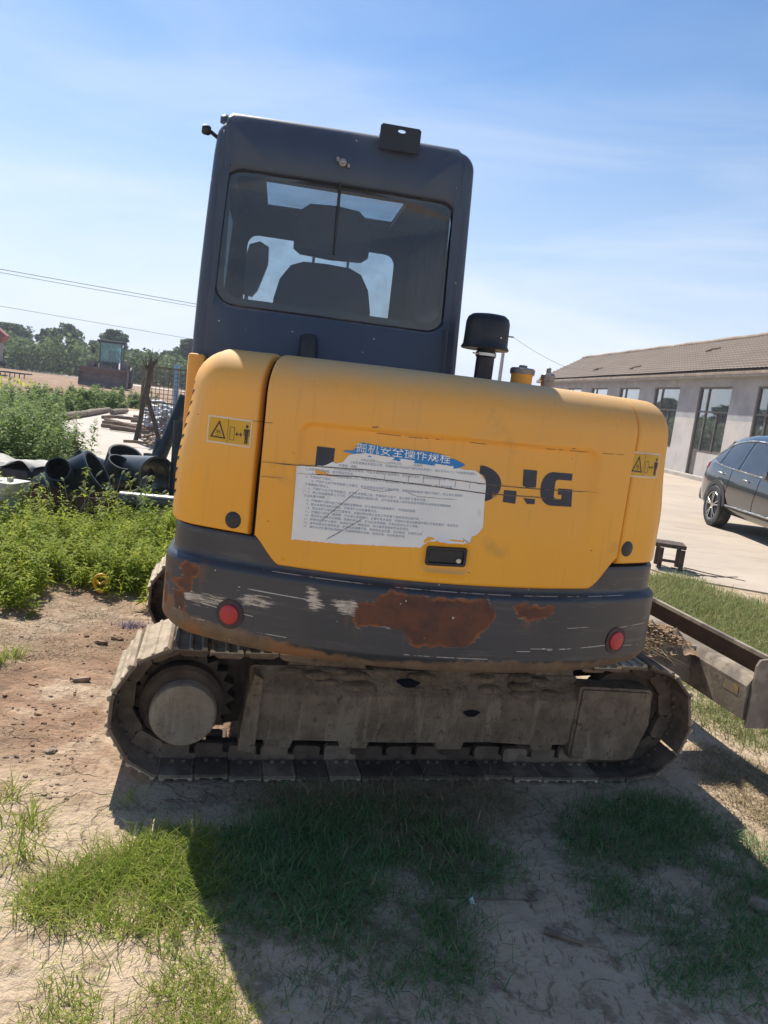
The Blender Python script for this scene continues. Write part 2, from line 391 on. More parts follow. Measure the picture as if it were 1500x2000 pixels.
def leafy(name, P_, h, nleaf, ls, label, cat, m, seed, spread=0.35, zf=None):
    """upright weeds: a thin stem with pointed leaves set round it"""
    r = np.random.default_rng(seed); V = []; T = []; TI = []; k0 = 0
    n = len(P_); H = h*(0.45+0.7*r.random(n)); az = r.random(n)*2*PI; le = 0.28*r.random(n)
    tp = r.random(n)
    # stems
    for i in range(n):
        x, y = P_[i]; z = gz(x, y) if zf is None else zf
        dx, dy = math.cos(az[i])*le[i]*H[i], math.sin(az[i])*le[i]*H[i]
        w_ = 0.004+0.003*H[i]
        V += [(x-w_, y, z), (x+w_, y, z), (x+dx, y+dy, z+H[i])]; T.append((k0, k0+1, k0+2)); TI += [tp[i]*0.5]*3; k0 += 3
        m_ = max(4, int(nleaf*(0.5+H[i]/h*0.6)))
        tt = np.sort(r.random(m_))*0.92+0.08; aa = np.arange(m_)*2.4+r.random()*6; LS = ls*(0.55+0.8*r.random(m_))*(1.15-0.6*tt)
        up = r.normal(0.25, 0.35, m_); bx = x+dx*tt; by = y+dy*tt; bz = z+H[i]*tt
        ca, sa = np.cos(aa), np.sin(aa)
        off = spread*H[i]*(1-tt)*r.random(m_)*0.5
        bx = bx+ca*off; by = by+sa*off
        L = np.stack([np.stack([bx, by, bz], 1),
                      np.stack([bx+ca*LS*.5-sa*LS*.2, by+sa*LS*.5+ca*LS*.2, bz+LS*up*.6], 1),
                      np.stack([bx+ca*LS*.5+sa*LS*.2, by+sa*LS*.5-ca*LS*.2, bz+LS*up*.6], 1),
                      np.stack([bx+ca*LS, by+sa*LS, bz+LS*(up-0.25)*.8], 1)], 1).reshape(-1, 3)
        V += L.tolist(); b0 = k0+np.arange(m_)*4
        T += np.concatenate([np.stack([b0, b0+1, b0+2], 1), np.stack([b0+1, b0+3, b0+2], 1)]).tolist(); k0 += 4*m_
        TI += np.repeat(np.clip(tp[i]*0.5+0.5*r.random(m_)*0.9, 0, 1), 4).tolist()
    o = obj(name, tri_mesh(name, np.array(V), np.array(T), np.array(TI)), m, None, None, 'stuff')
    return tag(o, label, cat)
M_weed = leaf_mat('bright_weeds', (0.17, 0.26, 0.014), (0.50, 0.52, 0.040), transl=0.6)
M_weed2 = leaf_mat('grey_green_weeds', (0.11, 0.20, 0.036), (0.27, 0.35, 0.08), transl=0.55)
# ------------------------------------------------------------------ the grass in the picture
g1 = gp([(210, 1680), (300, 1640), (395, 1630), (415, 1700), (405, 1800), (260, 1815), (150, 1800), (45, 1790), (60, 1740)])
P1 = scatter(g1, 30000, 11, 1.5, -0.5, 0.05)
blades('grass_patch', P1, 0.085, 0.0017, 1.25, 'sunlit green grass patch left of the machine\'s shadow', 'grass', M_grass, 12)
g2 = gp([(400, 1640), (520, 1590), (700, 1570), (840, 1585), (900, 1640), (1030, 1710), (900, 1740), (905, 1830), (930, 1910), (720, 1905), (560, 1830), (420, 1800)])
P2 = scatter(g2, 15000, 21, 1.1, -0.33, 0.06)
blades('grass_patch', P2, 0.075, 0.0018, 1.2, 'dark green grass in the shadow in front of the left crawler half', 'grass', M_grass_shade, 22)
g3 = gp([(130, 1900), (330, 1860), (440, 1900), (470, 2000), (480, 2120), (60, 2120), (90, 1980)])
P3 = scatter(g3, 22000, 31, 1.4, -0.25, 0.05)
blades('grass_patch', P3, 0.05, 0.0014, 1.3, 'short sunlit grass at the lower left corner of the picture', 'grass', M_grass, 32)
g4 = gp([(1085, 1600), (1200, 1555), (1330, 1560), (1420, 1620), (1560, 1700), (1560, 1830), (1420, 1960), (1290, 1930), (1180, 1780), (1130, 1680)])
P4 = scatter(g4, 15000, 41, 1.0, -0.30, 0.06)
blades('grass_patch', P4, 0.062, 0.0017, 1.2, 'dark green grass in the shadow at the lower right', 'grass', M_grass_shade, 42)
g5 = gp([(480, 1538), (700, 1530), (960, 1532), (1030, 1560), (960, 1640), (900, 1720), (760, 1660), (660, 1620), (520, 1590)])
P5 = scatter(g5, 9500, 51, 1.2, -0.45, 0.05)
blades('dry_grass_patch', P5, 0.075, 0.0014, 1.8, 'withered brown grass along the foot of the near crawler', 'dry grass', M_dry, 52)
g6 = gp([(1360, 1450), (1440, 1470), (1560, 1520), (1560, 1640), (1480, 1620), (1370, 1520)])
P6 = scatter(g6, 12000, 61, 1.2, -0.6, 0.05)
blades('dry_grass_patch', P6, 0.045, 0.0018, 1.5, 'sunlit straw coloured grass below the dozer blade', 'dry grass', M_dry, 62)
g7 = gp([(1270, 1130), (1330, 1128), (1420, 1165), (1560, 1200), (1600, 1330), (1500, 1300), (1380, 1250), (1270, 1215)])
P7 = scatter(g7, 4500, 71, 0.7, -0.7, 0.10)
blades('grass_strip', P7, 0.13, 0.0028, 1.0, 'strip of sunlit olive grass between dozer blade and concrete yard', 'grass', M_olive, 72)
g8 = gp([(1320, 1320), (1400, 1330), (1500, 1390), (1560, 1440), (1480, 1465), (1390, 1420), (1330, 1380)])
P8 = scatter(g8, 8000, 81, 1.0, -0.4, 0.06)
blades('grass_patch', P8, 0.08, 0.002, 1.1, 'green grass under the raised dozer blade', 'grass', M_olive, 82)
# thin wisps over the bare clay
g9 = gp([(-60, 1560), (200, 1560), (330, 1650), (200, 1720), (60, 1800), (300, 1880), (-60, 2120)])
P9 = scatter(g9, 2600, 91, 2.0, 0.22, 0.05)
blades('grass_wisps', P9, 0.04, 0.0011, 1.6, 'sparse grass wisps on the sunlit clay at the left edge', 'grass', M_grass, 92)
g10 = gp([(480, 1840), (900, 1880), (950, 1950), (900, 2100), (500, 2100)])
P10 = scatter(g10, 5000, 101, 1.5, 0.02, 0.06)
blades('grass_wisps', P10, 0.042, 0.0014, 1.3, 'thin grass in the shadow at the bottom centre', 'grass', M_grass_shade, 102)
gt = []
for cx_, cy_, n_ in ((60, 1610, 70), (45, 1665, 60), (10, 1560, 40), (250, 1560, 25), (30, 1280, 60), (5, 1300, 50)):
    c0 = G(cx_, cy_); gt.append(np.stack([c0.x+rng.normal(0, 0.03, n_), c0.y+rng.normal(0, 0.03, n_)], 1))
blades('grass_tufts', np.concatenate(gt), 0.11, 0.002, 1.1, 'few separate grass tufts on the sunlit clay at far left', 'grass', M_grass, 112)
# straw litter over the soil on the left
g11 = gp([(-40, 1210), (120, 1180), (300, 1190), (330, 1240), (200, 1290), (150, 1400), (120, 1560), (-40, 1560)])
P11 = scatter(g11, 2600, 121, 1.6, 0.05, 0.05)
blades('straw_litter', P11, 0.022, 0.0012, 3.0, 'straw litter on the reddish soil left of the crawler', 'straw', M_dry, 122)
# ------------------------------------------------------------------ weeds on the left
w1 = gp([(-80, 1200), (40, 1180), (90, 1130), (180, 1150), (280, 1175), (350, 1165), (420, 1080), (420, 1045), (-80, 1050)])
Pw = scatter(w1, 210, 131, 0.6, -0.75, 0.10)
leafy('weed_thicket', Pw, 0.27, 46, 0.062, 'bright green leafy weeds left of the excavator', 'weeds', M_weed, 132)
Pw2 = scatter(gp([(-80, 1190), (40, 1170), (120, 1120), (300, 1170), (420, 1080), (420, 1030), (-80, 1030)]), 1800, 141, 0.7, -0.6, 0.08)
blades('weed_undergrowth', Pw2, 0.19, 0.003, 0.8, 'fine grass growing between the bright weeds', 'grass', M_weed, 142)
w2 = gp([(70, 1040), (330, 1040), (340, 1010), (300, 1000), (75, 1000)])
Pw3 = scatter(w2, 95, 151, 0.5, -0.8, 0.1)
leafy('tall_weeds', Pw3, 0.30, 40, 0.075, 'taller weeds in front of the black pipe fittings', 'weeds', M_weed, 152, zf=0.0)
w3 = gp([(-200, 965), (60, 950), (130, 905), (125, 880), (60, 850), (-200, 850)])
Pw4 = scatter(w3, 34, 161, 0.35, -0.75, 0.2)
leafy('bushy_weeds', Pw4, 0.85, 150, 0.11, 'tall grey green weeds at the left edge behind the white pail', 'weeds', M_weed2, 162, zf=0.0)
w4 = gp([(-300, 838), (60, 820), (110, 812), (255, 796), (275, 790), (200, 786), (-300, 796)])
Pw5 = scatter(w4, 7.0, 171, 0.15, -0.9, 0.4)
leafy('grass_verge', Pw5, 0.62, 120, 0.20, 'green verge between the concrete pad and the red earth', 'weeds', M_weed2, 172, zf=0.0)
Pv = scatter(gp([(-100, 760), (40, 762), (75, 752), (20, 738), (-100, 735)]), 3.0, 181, 0.05, -0.9, 0.5)
blades('far_grass', Pv, 0.25, 0.05, 0.8, 'flat grass on the far red earth at the left edge', 'grass', M_weed, 182, zf=0.0)
g12 = gp([(420, 1800), (640, 1760), (900, 1740), (920, 1900), (700, 1960), (480, 1920)])
blades('dry_grass_patch', scatter(g12, 3000, 191, 1.6, -0.05, 0.06), 0.05, 0.0013, 1.8, 'withered blades among the shaded grass at the bottom centre', 'dry grass', M_dry, 192)
g13 = gp([(1090, 1600), (1330, 1560), (1500, 1650), (1560, 1800), (1380, 1940), (1200, 1780)])
blades('dry_grass_patch', scatter(g13, 2600, 201, 1.6, -0.05, 0.06), 0.05, 0.0013, 1.6, 'withered blades among the shaded grass at the lower right', 'dry grass', M_dry, 202)
g14 = gp([(-40, 1180), (110, 1150), (330, 1185), (320, 1260), (120, 1290), (-40, 1300)])
blades('straw_litter', scatter(g14, 4500, 211, 1.2, -0.25, 0.06), 0.03, 0.0014, 2.6, 'withered straw between the weeds and the bare soil', 'straw', M_dry, 212)
# foxtail grass standing out of the weeds
def foxtails(spots, h, label, seed):
    r = random.Random(seed); bm = bmesh.new()
    for x, y in spots:
        H = h*r.uniform(0.7, 1.25); le = r.uniform(-0.12, 0.12); l2 = r.uniform(-0.1, 0.1); top = Vector((x+le, y+l2, H)); tube(bm, [(x, y, 0), (x+le*0.35, y+l2*0.4, H*0.6), top], [0.003, 0.0025, 0.0015], 4, False)
        d = Vector((le*1.6, l2, 0.12)).normalized(); L = r.uniform(0.05, 0.09); tube(bm, [top+d*L*q for q in (0, 0.2, 0.5, 0.8, 1.0)], [0.003, 0.010, 0.012, 0.009, 0.002], 6)
    return tag(obj('foxtail_grass', bm, M_fox, None, 60, 'stuff'), label, 'grass')
M_fox = mat('pale_seed_heads', (0.42, 0.42, 0.24), 0.9, col2=(0.30, 0.33, 0.16))
foxtails([(G(px, py).x, G(px, py).y) for px, py in [(rnd.uniform(90, 330), rnd.uniform(1000, 1060)) for _ in range(34)]], 0.40, 'pale foxtail seed heads standing before the pipe fittings', 5)
Pt = scatter(gp([(-80, 1160), (60, 1140), (200, 1120), (420, 1060), (420, 1030), (-80, 1020)]), 16, 221, 0.6, -0.6, 0.1)
leafy('tall_weed_shoots', Pt, 0.50, 46, 0.075, 'taller yellow green shoots rising above the weeds', 'weeds', M_weed, 222, spread=0.15)
g15 = gp([(-40, 1560), (400, 1560), (1100, 1560), (1540, 1560), (1540, 2080), (-40, 2080)])
blades('ground_litter', scatter(g15, 1500, 231, 1.0, -0.2, 0.0), 0.020, 0.0011, 3.2, 'bits of dry straw scattered over the whole foreground clay', 'straw', M_dry, 232)
# ================================================================== EXCAVATOR
TH, PH = math.radians(9.0), math.radians(13.0)
BO = Vector((0.18, 2.73, 0)); TO = Vector((-0.78, 2.64, 0))
EXC = Vector((0.06, 3.81, 0))
exc = thing('excavator', 'dusty yellow and charcoal crawler excavator seen from behind, its counterweight scraped and rusty', 'excavator', EXC)
def bodypart(name, bm, m, smooth=None, parent=None):
    o = obj(name, bm, m, parent or exc, smooth)
    if parent is None: o.location = BO-EXC; o.rotation_euler = (0, 0, TH)
    return o
def trackpart(name, bm, m, smooth=None, parent=None):
    o = obj(name, bm, m, parent or exc, smooth)
    if parent is None: o.location = TO-EXC; o.rotation_euler = (0, 0, PH)
    return o
# ---- materials
def yellow_paint():
    m, t, b = nt('machine_yellow')
    tc = N(t, 'ShaderNodeTexCoord'); tc.name = 'TC'
    base = mixc(t, ramp(t, tex(t, 1.3, 3), 0.3, 0.7), (0.88, 0.410, 0.022), (0.82, 0.365, 0.022))
    # settled dust, thicker on the upward-facing parts
    g = N(t, 'ShaderNodeNewGeometry'); sx = N(t, 'ShaderNodeSeparateXYZ', {0: g.outputs['Normal']})
    up = ramp(t, sx.outputs['Z'], 0.05, 0.9, 0.0, 0.75)
    p = N(t, 'ShaderNodeSeparateXYZ', {0: tc.outputs['Object']})
    hi = ramp(t, p.outputs['Z'], 1.10, 1.6, 0.03, 0.30)
    film = math_(t, 'MULTIPLY', ramp(t, tex(t, 3.5, 8, 0.65), 0.25, 0.75, 0.45, 1.25), math_(t, 'MAXIMUM', up, hi), True)
    c = mixc(t, film, base, (0.62, 0.42, 0.23))
    # rain runs
    runs = ramp(t, tex(t, 9.0, 3, 0.5, stretch=(6, 6, 0.35)), 0.56, 0.72, 0.0, 0.16)
    c = mixc(t, runs, c, (0.42, 0.25, 0.06))
    # long horizontal scratches across the door and scattered nicks
    def line(z0, slope, wdt, thr):
        zz = math_(t, 'SUBTRACT', p.outputs['Z'], math_(t, 'ADD', z0, math_(t, 'MULTIPLY', p.outputs['X'], slope)))
        zz = math_(t, 'ADD', zz, math_(t, 'MULTIPLY', math_(t, 'SUBTRACT', tex(t, 7.0, 2), 0.5), 0.010))
        near = math_(t, 'LESS_THAN', math_(t, 'ABSOLUTE', zz), wdt)
        br = ramp(t, tex(t, 12.0, 4, 0.6, stretch=(1, 1, 0.2)), thr, thr+0.03)
        return math_(t, 'MULTIPLY', near, br)
    s = line(1.437, 0.02, 0.0012, 0.5)
    nick = ramp(t, tex(t, 38.0, 2, 0.5, stretch=(0.6, 0.6, 2.2)), 0.765, 0.785)
    s = math_(t, 'MAXIMUM', s, nick)
    c = mixc(t, s, c, (0.10, 0.06, 0.035))
    smear = ramp(t, tex(t, 5.0, 5, 0.6), 0.60, 0.72, 0.0, 0.35)
    c = mixc(t, smear, c, (0.40, 0.24, 0.08))
    t.links.new(c, b.inputs['Base Color'])
    t.links.new(ramp(t, film, 0.0, 0.5, 0.32, 0.75), b.inputs['Roughness'])
    bump(t, b, tex(t, 240.0, 3), 0.03, 0.002)
    return m
M_yel = yellow_paint()
def cab_paint():
    m, t, b = nt('charcoal_paint')
    c = mixc(t, ramp(t, tex(t, 2.0, 5), 0.3, 0.7), (0.028, 0.047, 0.083), (0.036, 0.056, 0.094))
    g = N(t, 'ShaderNodeNewGeometry'); sx = N(t, 'ShaderNodeSeparateXYZ', {0: g.outputs['Normal']})
    up = ramp(t, sx.outputs['Z'], 0.1, 0.9, 0.04, 0.6)
    film = math_(t, 'MULTIPLY', ramp(t, tex(t, 4.0, 8, 0.65), 0.3, 0.75, 0.3, 1.2), up, True)
    c = mixc(t, film, c, (0.33, 0.31, 0.28))
    dots = ramp(t, tex(t, 55.0, 1, 0.4), 0.80, 0.815)
    c = mixc(t, dots, c, (0.55, 0.55, 0.5))
    t.links.new(c, b.inputs['Base Color']); b.inputs['Roughness'].default_value = 0.42
    bump(t, b, tex(t, 160.0, 3), 0.04, 0.002)
    return m
M_cab = cab_paint()
def cw_paint():
    """counterweight: charcoal paint worn away; the wear maps are attributes of the casting"""
    m, t, b = nt('counterweight_paint')
    tc = N(t, 'ShaderNodeTexCoord'); tc.name = 'TC'
    pn = mixc(t, ramp(t, tex(t, 3.0, 6), 0.3, 0.7), (0.027, 0.033, 0.044), (0.043, 0.047, 0.055))
    p = N(t, 'ShaderNodeSeparateXYZ', {0: tc.outputs['Object']})
    st = tex(t, 4.0, 6, 0.65, stretch=(1.0, 1.0, 9.0))
    pn = mixc(t, ramp(t, st, 0.52, 0.72, 0, 0.35), pn, (0.16, 0.15, 0.135))
    def att(nm): return N(t, 'ShaderNodeAttribute', attribute_name=nm).outputs['Fac']
    n1 = tex(t, 22.0, 8, 0.68); n2 = tex(t, 12.0, 9, 0.75, stretch=(1.0, 1.0, 12.0))
    rustm = ramp(t, math_(t, 'ADD', att('rust'), math_(t, 'MULTIPLY', math_(t, 'SUBTRACT', n1, 0.5), 0.055)), -0.0015, 0.0015)
    chipm = ramp(t, math_(t, 'ADD', att('chip'), math_(t, 'MULTIPLY', math_(t, 'SUBTRACT', n2, 0.5), 0.15)), -0.006, 0.006)
    dirtm = ramp(t, math_(t, 'ADD', att('dirt'), math_(t, 'MULTIPLY', math_(t, 'SUBTRACT', n1, 0.5), 0.06)), -0.008, 0.008)
    rc = mixc(t, ramp(t, tex(t, 12.0, 8, 0.7), 0.35, 0.65), (0.085, 0.042, 0.029), (0.16, 0.062, 0.031))
    rc = mixc(t, ramp(t, tex(t, 5.0, 5, 0.6), 0.55, 0.7), rc, (0.085, 0.055, 0.045))
    dc = mixc(t, ramp(t, tex(t, 16.0, 8, 0.7), 0.3, 0.7), (0.21, 0.145, 0.092), (0.13, 0.085, 0.055))
    dc = mixc(t, ramp(t, tex(t, 4.0, 4), 0.55, 0.68), dc, (0.26, 0.125, 0.055))
    c = mixc(t, dirtm, pn, dc)
    c = mixc(t, chipm, c, mixc(t, ramp(t, tex(t, 18.0, 6, 0.7), 0.4, 0.6), (0.60, 0.54, 0.45), (0.40, 0.34, 0.27)))
    edge = math_(t, 'MULTIPLY', ramp(t, math_(t, 'ADD', att('rust'), math_(t, 'MULTIPLY', math_(t, 'SUBTRACT', n1, 0.5), 0.055)), -0.006, -0.002), ramp(t, n2, 0.56, 0.62))
    c = mixc(t, edge, c, (0.5, 0.46, 0.4))
    c = mixc(t, rustm, c, rc)
    rim = math_(t, 'MULTIPLY', rustm, ramp(t, math_(t, 'ADD', att('rust'), math_(t, 'MULTIPLY', math_(t, 'SUBTRACT', n1, 0.5), 0.055)), 0.012, 0.002))
    c = mixc(t, math_(t, 'MULTIPLY', rim, ramp(t, tex(t, 15.0, 5), 0.4, 0.6)), c, (0.27, 0.10, 0.035))
    run = math_(t, 'MULTIPLY', ramp(t, att('rust'), -0.05, -0.002), ramp(t, tex(t, 22.0, 4, 0.6, stretch=(1, 1, 0.12)), 0.54, 0.68, 0, 0.6))
    c = mixc(t, math_(t, 'MULTIPLY', run, math_(t, 'SUBTRACT', 1.0, rustm)), c, (0.13, 0.07, 0.045))
    # fine pale scratches, nearly level
    def scr(z0, sl, x0, x1, wd):
        zz = math_(t, 'ABSOLUTE', math_(t, 'SUBTRACT', p.outputs['Z'], math_(t, 'ADD', z0, math_(t, 'MULTIPLY', p.outputs['X'], sl))))
        a = math_(t, 'LESS_THAN', zz, wd)
        bnd = math_(t, 'MULTIPLY', math_(t, 'GREATER_THAN', p.outputs['X'], x0), math_(t, 'LESS_THAN', p.outputs['X'], x1))
        return math_(t, 'MULTIPLY', math_(t, 'MULTIPLY', a, bnd), ramp(t, tex(t, 14.0, 4, 0.6), 0.42, 0.5))
    s = scr(0.716, 0.03, 0.43, 0.70, 0.0013)
    for q in ((0.742, -0.02, 0.36, 0.52, 0.001), (0.695, 0.0, -0.10, 0.20, 0.001), (0.725, 0.0, 0.30, 0.36, 0.0012), (0.80, 0.02, 0.50, 0.62, 0.0008),
              (0.765, 0.05, 0.72, 0.88, 0.0008), (0.775, -0.06, 0.74, 0.86, 0.0007), (0.722, -0.06, -0.80, -0.62, 0.0012), (0.735, 0.03, -0.85, -0.72, 0.001), (0.84, -0.02, -0.68, -0.45, 0.0014),
              (0.924, 0.0, -0.6, 0.75, 0.0008), (0.70, -0.01, -0.6, -0.5, 0.001)):
        s = math_(t, 'MAXIMUM', s, scr(*q))
    s = math_(t, 'MAXIMUM', s, ramp(t, tex(t, 45.0, 2, 0.4), 0.775, 0.79))
    c = mixc(t, s, c, (0.55, 0.53, 0.48))
    t.links.new(c, b.inputs['Base Color'])
    rr = math_(t, 'MAXIMUM', math_(t, 'MULTIPLY', rustm, 0.85), math_(t, 'MAXIMUM', math_(t, 'MULTIPLY', dirtm, 0.9), 0.40)); t.links.new(rr, b.inputs['Roughness'])
    h = math_(t, 'ADD', math_(t, 'MULTIPLY', rustm, -0.5), math_(t, 'MULTIPLY', n1, 0.35)); h = math_(t, 'ADD', h, math_(t, 'MULTIPLY', dirtm, 0.5))
    bump(t, b, h, 0.35, 0.003)
    return m
M_cw = cw_paint()
M_black = mat('black_plastic', (0.014, 0.016, 0.02), 0.45, dirt=(0.10, 0.09, 0.08), dscale=5, dlo=0.5, dhi=0.9, bmp=0.05)
M_int = mat('dark_interior', (0.011, 0.013, 0.018), 0.85, spec=0.2)
M_seat = mat('seat_fabric', (0.018, 0.022, 0.034), 0.85, bmp=0.2, bscale=300, bdist=0.001)
M_rubber = mat('black_rubber', (0.018, 0.018, 0.02), 0.7, dirt=(0.14, 0.12, 0.1), dlo=0.5, dhi=0.8)
def mud_mat(name, a_, b_c, pale, dark):
    m, t, b = nt(name)
    c = mixc(t, ramp(t, tex(t, 9.0, 10, 0.72, 'World'), 0.36, 0.64), a_, b_c)
    c = mixc(t, ramp(t, tex(t, 5.0, 9, 0.7, 'World', stretch=(2.2, 2.2, 0.45)), 0.50, 0.62, 0, 0.75), c, pale)
    c = mixc(t, ramp(t, tex(t, 26.0, 8, 0.7, 'World'), 0.55, 0.66, 0, 0.8), c, dark)
    c = mixc(t, ramp(t, tex(t, 14.0, 4, 0.6, 'World', stretch=(5, 5, 0.5)), 0.60, 0.70, 0, 0.5), c, dark)
    t.links.new(c, b.inputs['Base Color']); b.inputs['Roughness'].default_value = 0.95; b.inputs['Specular IOR Level'].default_value = 0.15
    h = math_(t, 'ADD', tex(t, 22.0, 9, 0.7, 'World'), math_(t, 'MULTIPLY', tex(t, 90.0, 4, 0.6, 'World'), 0.35)); bump(t, b, h, 1.0, 0.018); return m
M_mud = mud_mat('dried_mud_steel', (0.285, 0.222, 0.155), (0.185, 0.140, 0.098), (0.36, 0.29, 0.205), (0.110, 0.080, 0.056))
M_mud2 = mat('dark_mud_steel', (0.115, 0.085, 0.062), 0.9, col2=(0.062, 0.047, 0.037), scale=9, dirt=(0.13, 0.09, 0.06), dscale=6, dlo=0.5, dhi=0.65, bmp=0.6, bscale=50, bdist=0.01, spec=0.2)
M_shoe = mat('track_shoe_steel', (0.13, 0.105, 0.08), 0.85, col2=(0.065, 0.052, 0.042), scale=10, dirt=(0.34, 0.28, 0.205), dscale=7, dlo=0.42, dhi=0.6, bmp=0.5, bscale=60, bdist=0.006, spec=0.3)
M_cake = mud_mat('caked_clay', (0.35, 0.29, 0.215), (0.27, 0.22, 0.16), (0.42, 0.355, 0.27), (0.18, 0.14, 0.10))
M_mould = mat('dark_brown_steel', (0.030, 0.019, 0.014), 0.98, col2=(0.020, 0.013, 0.010), scale=8, spec=0.0)  # one very dark brown over the whole mouldboard
M_blade = mat('worn_blade_steel', (0.20, 0.165, 0.125), 0.75, col2=(0.13, 0.10, 0.08), scale=6, dirt=(0.30, 0.25, 0.19), dscale=5, dlo=0.45, dhi=0.6, bmp=0.35, bscale=70, bdist=0.004)
M_red = mat('red_reflector', (0.48, 0.022, 0.03), 0.35, col2=(0.40, 0.025, 0.03), dirt=(0.25, 0.1, 0.08), dlo=0.6, dhi=0.75)
M_redrim = mat('dusty_red_ring', (0.055, 0.030, 0.034), 0.6)
M_chrome = mat('bare_metal', (0.55, 0.53, 0.5), 0.3, metal=1.0)
M_grey = mat('grey_metal', (0.30, 0.29, 0.28), 0.5, metal=0.6, col2=(0.2, 0.19, 0.18))
def shoe_mat():
    m, t, b = nt('track_shoe_clay'); tc = N(t, 'ShaderNodeTexCoord'); tc.name = 'TC'; s = N(t, 'ShaderNodeSeparateXYZ', {0: tc.outputs['Object']})
    inner = mixc(t, ramp(t, tex(t, 12, 6, 0.65, 'World'), 0.35, 0.65), (0.20, 0.148, 0.105), (0.12, 0.088, 0.064))
    inner = mixc(t, ramp(t, tex(t, 5, 7, 0.65, 'World'), 0.52, 0.68, 0, 0.7), inner, (0.28, 0.215, 0.15))
    outer = mixc(t, ramp(t, tex(t, 14, 7, 0.65, 'World'), 0.35, 0.65), (0.42, 0.345, 0.25), (0.27, 0.215, 0.155))
    c = mixc(t, ramp(t, s.outputs['Z'], -0.009, -0.0125, 0, 1), inner, outer); oi_ = N(t, 'ShaderNodeObjectInfo'); hs = N(t, 'ShaderNodeHueSaturation'); t.links.new(c, hs.inputs['Color']); t.links.new(ramp(t, oi_.outputs['Random'], 0, 1, 0.55, 1.5, False), hs.inputs['Value']); t.links.new(hs.outputs['Color'], b.inputs['Base Color']); b.inputs['Roughness'].default_value = 0.9; b.inputs['Specular IOR Level'].default_value = 0.2
    bump(t, b, tex(t, 55, 6, 0.65, 'World'), 0.6, 0.006); return m
M_shoe = shoe_mat()
# ---- hood geometry: plan path of the tail and its normals
R_, WC = 1.85, 1.58
RC = 0.19; CU = 0.945-RC; AA = math.asin(CU/(R_-RC)); CW = WC-(R_-RC)*math.cos(AA)
LA = R_*AA; LF = RC*(PI/2-AA)
SMAX = LA+LF+1.3
def plan(s):
    sg = 1 if s >= 0 else -1; s = abs(s)
    if s <= LA:
        a = s/R_; return sg*R_*math.sin(a), WC-R_*math.cos(a), sg*math.sin(a), -math.cos(a)
    if s <= LA+LF:
        a = AA+(s-LA)/RC; return sg*(CU+RC*math.sin(a)), CW-RC*math.cos(a), sg*math.sin(a), -math.cos(a)
    return sg*(CU+RC), CW+(s-LA-LF), sg*1.0, 0.0
def s_of(u): return R_*math.asin(max(-1, min(1, u/R_)))
def sp(s, off, z):
    u, w, nu, nw = plan(s); return Vector((u-nu*off, w-nw*off, z))
def sstep(a, b, x):
    t = max(0, min(1, (x-a)/(b-a))); return t*t*(3-2*t)
def rrect_d(x, z, x0, x1, z0, z1, r):
    """signed distance inside (+) of a rounded rectangle"""
    dx = max(x0+r-x, x-(x1-r), 0); dz = max(z0+r-z, z-(z1-r), 0)
    inner = min(x-x0, x1-x, z-z0, z1-z)
    return r-math.hypot(dx, dz) if (dx > 0 and dz > 0) else inner
def door_off(u, z):
    o = -0.004
    d = rrect_d(u, z, -0.528, 0.533, 0.6, 1.452+0.012*u, 0.05)
    o += 0.020*sstep(0, 0.016, d)*sstep(1.06, 1.38, z)
    d2 = rrect_d(u, z, -0.095, 0.10, 0.985, 1.105, 0.035)
    o += -0.006*(sstep(-0.010, 0.002, d2))+0.010*sstep(0.004, 0.02, d2)
    return o
def lin(a, b, n): return [a+(b-a)*i/(n-1) for i in range(n)]
def panel(name, s0, s1, n, zbot, offf, m, edges=(True, True), zt=1.515, fr=0.14):
    cols = lin(s0, s1, n); e = [0.0, 0.002, 0.005, 0.009, 0.013]
    cols = sorted(set([s0+q for q in e if edges[0]] + [s1-q for q in e if edges[1]] + [c for c in cols if (not edges[0] or c-s0 > 0.016) and (not edges[1] or s1-c > 0.016)] + [s0, s1]))
    bm = bmesh.new(); grid = []; rr = 0.012
    def dip(d): return rr-math.sqrt(max(0, rr*rr-(rr-min(d, rr))**2))
    for c in cols:
        zb = zbot(c); u = plan(c)[0]; col = []
        de = min((c-s0) if edges[0] else 9, (s1-c) if edges[1] else 9)
        zs = [zb, zb+0.002, zb+0.005, zb+0.009, zb+0.013] + lin(zb+0.022, zt, 62)
        for z in zs:
            o = offf(u, z) + dip(min(de, z-zb)); col.append(bm.verts.new(sp(c, o, z)))
        for k in range(1, 11):
            a = k/10*PI/2; col.append(bm.verts.new(sp(c, offf(u, zt)+fr*(1-math.cos(a))+dip(de), zt+fr*math.sin(a)-(dip(de) if k > 6 else 0))))
        col.append(bm.verts.new(sp(c, fr+0.012, zt+fr-0.006)))
        col.insert(0, bm.verts.new(sp(c, 0.035, zb+0.0005)))
        grid.append(col)
    def flange(c, z_off=0.035):
        base = grid[0] if c == s0 else grid[-1]
        return [bm.verts.new(v.co + Vector((-plan(c)[2], -plan(c)[3], 0))*z_off) for v in base]
    if edges[0]: grid.insert(0, flange(s0))
    if edges[1]: grid.append(flange(s1))
    for a, b_ in zip(grid, grid[1:]):
        for k in range(len(a)-1): bm.faces.new((a[k], b_[k], b_[k+1], a[k+1]))
    bmesh.ops.recalc_face_normals(bm, faces=bm.faces)
    return bodypart(name, bm, m, 50)
def corner_off(u, z): return 0.042*sstep(1.2, 1.56, z)*sstep(0.82, 0.94, abs(u))     # the flanks lean in towards the top
S_L, S_R = s_of(-0.643), s_of(0.682)
